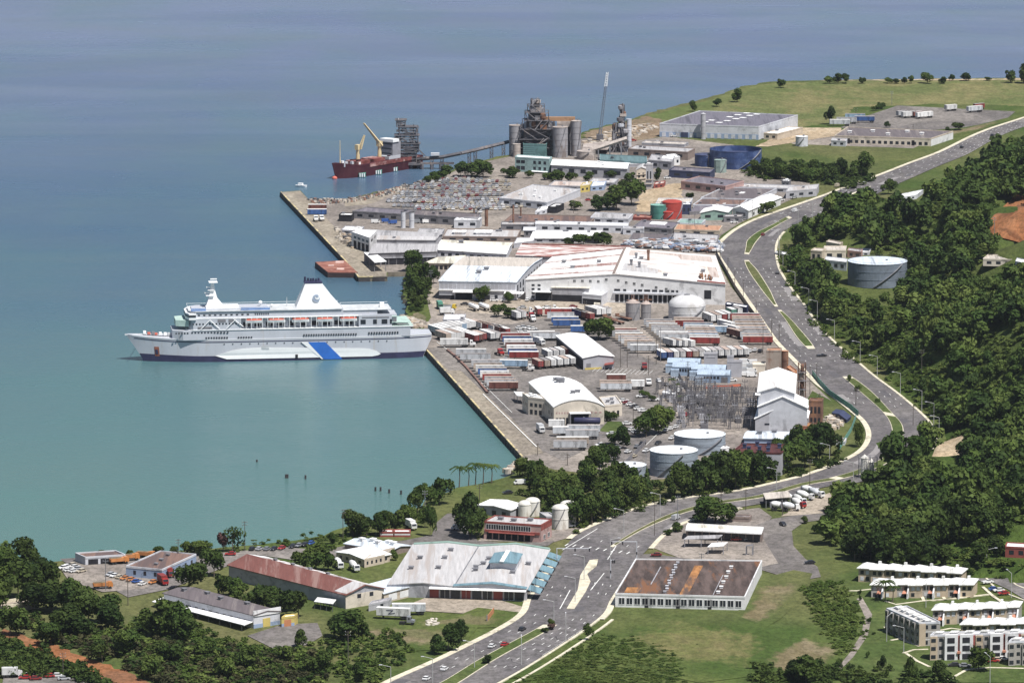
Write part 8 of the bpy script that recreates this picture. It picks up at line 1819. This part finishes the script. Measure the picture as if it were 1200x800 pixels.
scrub('scrub', 'bushes filling the roadside belt below the quay end', [(606,560),(650,562),(700,562),(760,570),(800,572),(850,562),(905,560),(960,545),(985,530),(985,546),(940,558),(880,572),(800,586),(740,598),(700,616),(670,622),(645,606),(620,588)], 380, (1.5, 4), (3, 6), [LEAFM, LEAFD, LEAFS], [.45,.35,.2], 17)
scrub('scrub', 'shrub belt between the green field and far highway', [(870,188),(900,190),(960,196),(1020,202),(1022,214),(1000,222),(960,214),(900,212),(875,205)], 380, (1.5, 4), (4, 7), [LEAFD, LEAFM], [.6,.4], 18)
scrub('scrub', 'low bushes on the rocky shore strip by the sheds', [(476,325),(488,320),(500,330),(505,345),(496,362),(486,368),(478,352)], 90, (1, 3), (3, 5), [LEAFD, LEAFM], [.6,.4], 19)
scrub('scrub', 'weeds along the left shoreline grass', [(150,652),(290,640),(400,624),(480,606),(500,600),(500,612),(420,636),(380,642),(300,642),(160,654)], 160, (.6, 1.8), (2, 4), [LEAFM, LEAFS], [.5,.5], 20)
scrub('scrub', 'bushes along the right kerb of the curve', [(912,300),(935,285),(940,300),(930,330),(945,360),(975,400),(1010,430),(1000,426),(962,390),(935,350),(918,318)], 160, (1, 3.2), (2.5, 5), [LEAFM, LEAFS], [.5,.5], 21)

# ------------------------------------------------------------------ poles, lamps, signals
WOOD = M('pole_wood', (.10,.085,.075), var=.2)
POLEM = {}
def pole(x, yb, hpx, lab, mat=WOOD, arms=2, r=.17):
    p = T(x, yb) if x > 1040 and yb < 500 else W(x, yb); k = F / p.y; h = hpx / k; rt = empty('utility_pole', p, lab, 'utility pole', 'utility poles', rz=random.uniform(-.5, .5))
    m = MB(); m.tube((0, 0, -.3), (0, 0, h), r, r * .7, 6); m.build('pole', mat, rt)
    for i in range(arms):
        z = h - .5 - i * 1.1; m = MB(); m.box(-1.1, 1.1, -.07, .07, z, z + .14); a = m.build('crossarm', mat, rt)
        for dx in (-.95, 0, .95): m = MB(); m.tube((dx, 0, z + .1), (dx, 0, z + .45), .07, n=4); m.build('insulator', WLGREY, a)
PL = [(124,692,41),(150,709,33),(209,660,30),(287,645,36),(402,633,38),(498,609,36),(512,589,22),(408,779,42),(74,793,30),(767,628,42),(794,621,42),(874,598,26),(949,572,35),(727,431,40),(769,427,32),(774,424,42),(747,418,22),(894,415,34),(904,396,22),(913,401,22),(937,426,20),(957,448,24),(949,462,34),(806,458,36),(822,471,30),(812,501,34),
 (853,322,20),(871,351,24),(886,372,22),(861,337,20),(645,373,16),(664,353,24),(685,372,20),(844,304,18),(720,560,26),(757,560,34),(735,431,20),(760,440,24),(780,470,26),(742,492,20),(702,528,20),(630,533,14),(665,545,14),(1070,498,24),(1080,440,30),(1165,290,40),(1094,470,30),(1178,558,22),(985,236,16),(1003,140,13),(1045,123,16),(1070,157,12),(830,196,14),(697,188,10),(882,254,20),(814,270,22),(867,252,18),(785,256,12),(662,236,13),(672,250,14),(505,336,20),(412,627,16),(562,587,20),(845,593,18),(917,604,18),(822,665,18),(960,480,20),(1003,476,22),(880,500,30),(868,470,22),(836,480,28)]
def near_of(x, y):
    for (a, b, n_) in [(100,700,'lower left town'),(400,640,'shoreline grove'),(400,780,'foreground grass'),(560,590,'waterfront palms'),(780,620,'lower road bend'),(900,590,'mixer yard'),(730,430,'trailer yard'),(900,400,'highway fence'),(950,455,'concrete tower'),(810,480,'switchyard'),(860,335,'factory curve'),(660,365,'factory apron'),(740,550,'tank road'),(690,530,'bottom of the yard'),(1080,480,'hillside wood'),(1170,290,'red cliff'),(1030,130,'far field'),(830,230,'dark roofed workshops'),(680,240,'pale warehouse'),(500,330,'shore strip'),(985,230,'far highway')]:
        d = (x - a)**2 + (2*(y - b))**2
        if 'best' not in locals() or d < best[0]: best = (d, n_)
    return best[1]
for i, (x, y, h) in enumerate(PL):
    big = 'tall' if h * 1.0 / sc(y) > 12 else 'slim'; pole(x, y, h, '%s dark utility pole near the %s, %s one' % (big, near_of(x, y), 'lefthand' if i % 2 else 'righthand'), WOOD if i % 5 else STEEL)
LAMPM = {}
def mk_lamp():
    r = empty('street_lamp', (0,0,0), 'x', 'street lamp'); GS = M('lamp_grey', (.42,.42,.42), rough=.5)
    m = MB(); m.tube((0, 0, -.3), (0, 0, 9.6), .16, .1, 6); m.build('pole', GS, r); m = MB(); m.tube((0, 0, 9.5), (3.2, 0, 10.3), .09, .07, 5); m.build('arm', GS, r)
    m = MB(); m.box(3.0, 4.1, -.2, .2, 10.2, 10.42); m.build('lamp_head', WLGREY, r); return r
def lamp(x, yb, rz, lab, grp='street lamps along the highway'):
    p = W(x, yb) ; place('lamp', mk_lamp, (p.x, p.y, G), rz, lab, 'street lamp', grp)
for x, y, rz, lab in [(731,625,math.pi,'street lamp on the median left of the bend'),(773.5,606,math.pi,'street lamp on the median, right one before the bend'),(684.5,680,math.pi,'street lamp at the top of the concrete traffic island'),(674,706,math.pi,'street lamp at the foot of the concrete traffic island'),(649,734,math.pi,'street lamp near the tip of the lower median'),(507,802,math.pi,'street lamp on the left kerb at the bottom'),(556,783,math.pi,'street lamp standing in the lower median'),(458,812,math.pi,'street lamp cut off by the bottom edge'),(611,779,math.pi/2,'street lamp between lower carriageways'),(663,752,math.pi/2,'street lamp right of the lower carriageways'),
    (910,576,math.pi,'street lamp on the median near the mixer yard'),(972,547,math.pi,'street lamp at the trees inside the bend'),(1000,568,math.pi*.95,'street lamp left of the white cement silos'),(715,660,0,'street lamp at the junction corner'),(1059,765,math.pi,'tall street lamp at the estate lawn corner'),(1039,752,1,'street lamp on the estate lawn, left of the grey block'),(1160,800,2,'street lamp at the bottom of the estate'),(1156,672,0,'street lamp at the top of the estate street'),(1185,700,2,'street lamp on the right of the estate street'),(1085,712,.3,'street lamp between the townhouse rows')]: lamp(x, y, rz, lab)
for j, i in enumerate(range(15, 34)):
    a = SW[i][3]; d = (SW[min(i+1, len(SW)-1)][3] - SW[i-1][3]); rz = math.atan2(d.y, d.x) + math.pi/2
    place('lamp', mk_lamp, (a.x + 1.5 * math.sin(rz - math.pi/2) * 0 + 2.0, a.y, G), rz, '%s street lamp from the bend up the hill side kerb' % ORD[j], 'street lamp', 'street lamps along the highway')
def signal(x, yb, dirn, arm, lab):
    p = W(x, yb); r = empty('traffic_signal', p, lab, 'traffic signal'); m = MB(); m.tube((0, 0, -.2), (0, 0, 7.6), .2, .16, 6); m.build('pole', WLGREY, r); m = MB(); m.box(min(0, dirn*arm), max(0, dirn*arm), -.1, .1, 7.3, 7.6); ar = m.build('mast_arm', WLGREY, r)
    for k in (.55, .98): m = MB(); m.box(dirn*arm*k - .25, dirn*arm*k + .25, -.2, .2, 6.2, 7.5); h_ = m.build('signal_head', OPEN, r)
    m = MB(); m.box(-.2, .2, -.2, -.4, 2.4, 3.4); m.build('side_signal', OPEN, r)
signal(652.5, 664, 1, 13, 'traffic signal mast reaching right over the junction from the left kerb'); signal(746, 656, -1, 10, 'traffic signal mast reaching left over the junction'); signal(715.5, 678, 1, 1.5, 'short traffic signal pole at the derelict warehouse corner')
for x, y, w, h, lab, mt in [(681,742,2.2,1.2,'small orange gate panel beside the concrete forecourt',WORANGE)]:
    p = W(549+25, 722); r = empty('barrier_gate', p, lab, 'gate'); m = MB(); m.prism([(-1,-9),(-.8,-9),(1.6,6),(1.4,6)], 0, 2.2); m.build('panel', WORANGE, r); m = MB(); m.box(-1.2, -.8, -9.2, -8.8, 0, 2.6); m.build('post', STEEL, r)

# ------------------------------------------------------------------ the air
if HAZE:
    hm = bpy.data.materials.new('haze_air'); hm.use_nodes = True; nt = hm.node_tree; nt.nodes.remove(nt.nodes['Principled BSDF']); pv = nt.nodes.new('ShaderNodeVolumePrincipled'); pv.inputs['Color'].default_value = (.80, .87, 1, 1); pv.inputs['Density'].default_value = HAZE; pv.inputs['Anisotropy'].default_value = .3
    nt.links.new(pv.outputs[0], nt.nodes['Material Output'].inputs['Volume']); mb = MB(); mb.box(-3500, 3500, -300, 12000, -3, H + 15); mb.build('haze', hm, kind='stuff', label='pale blue sea haze')
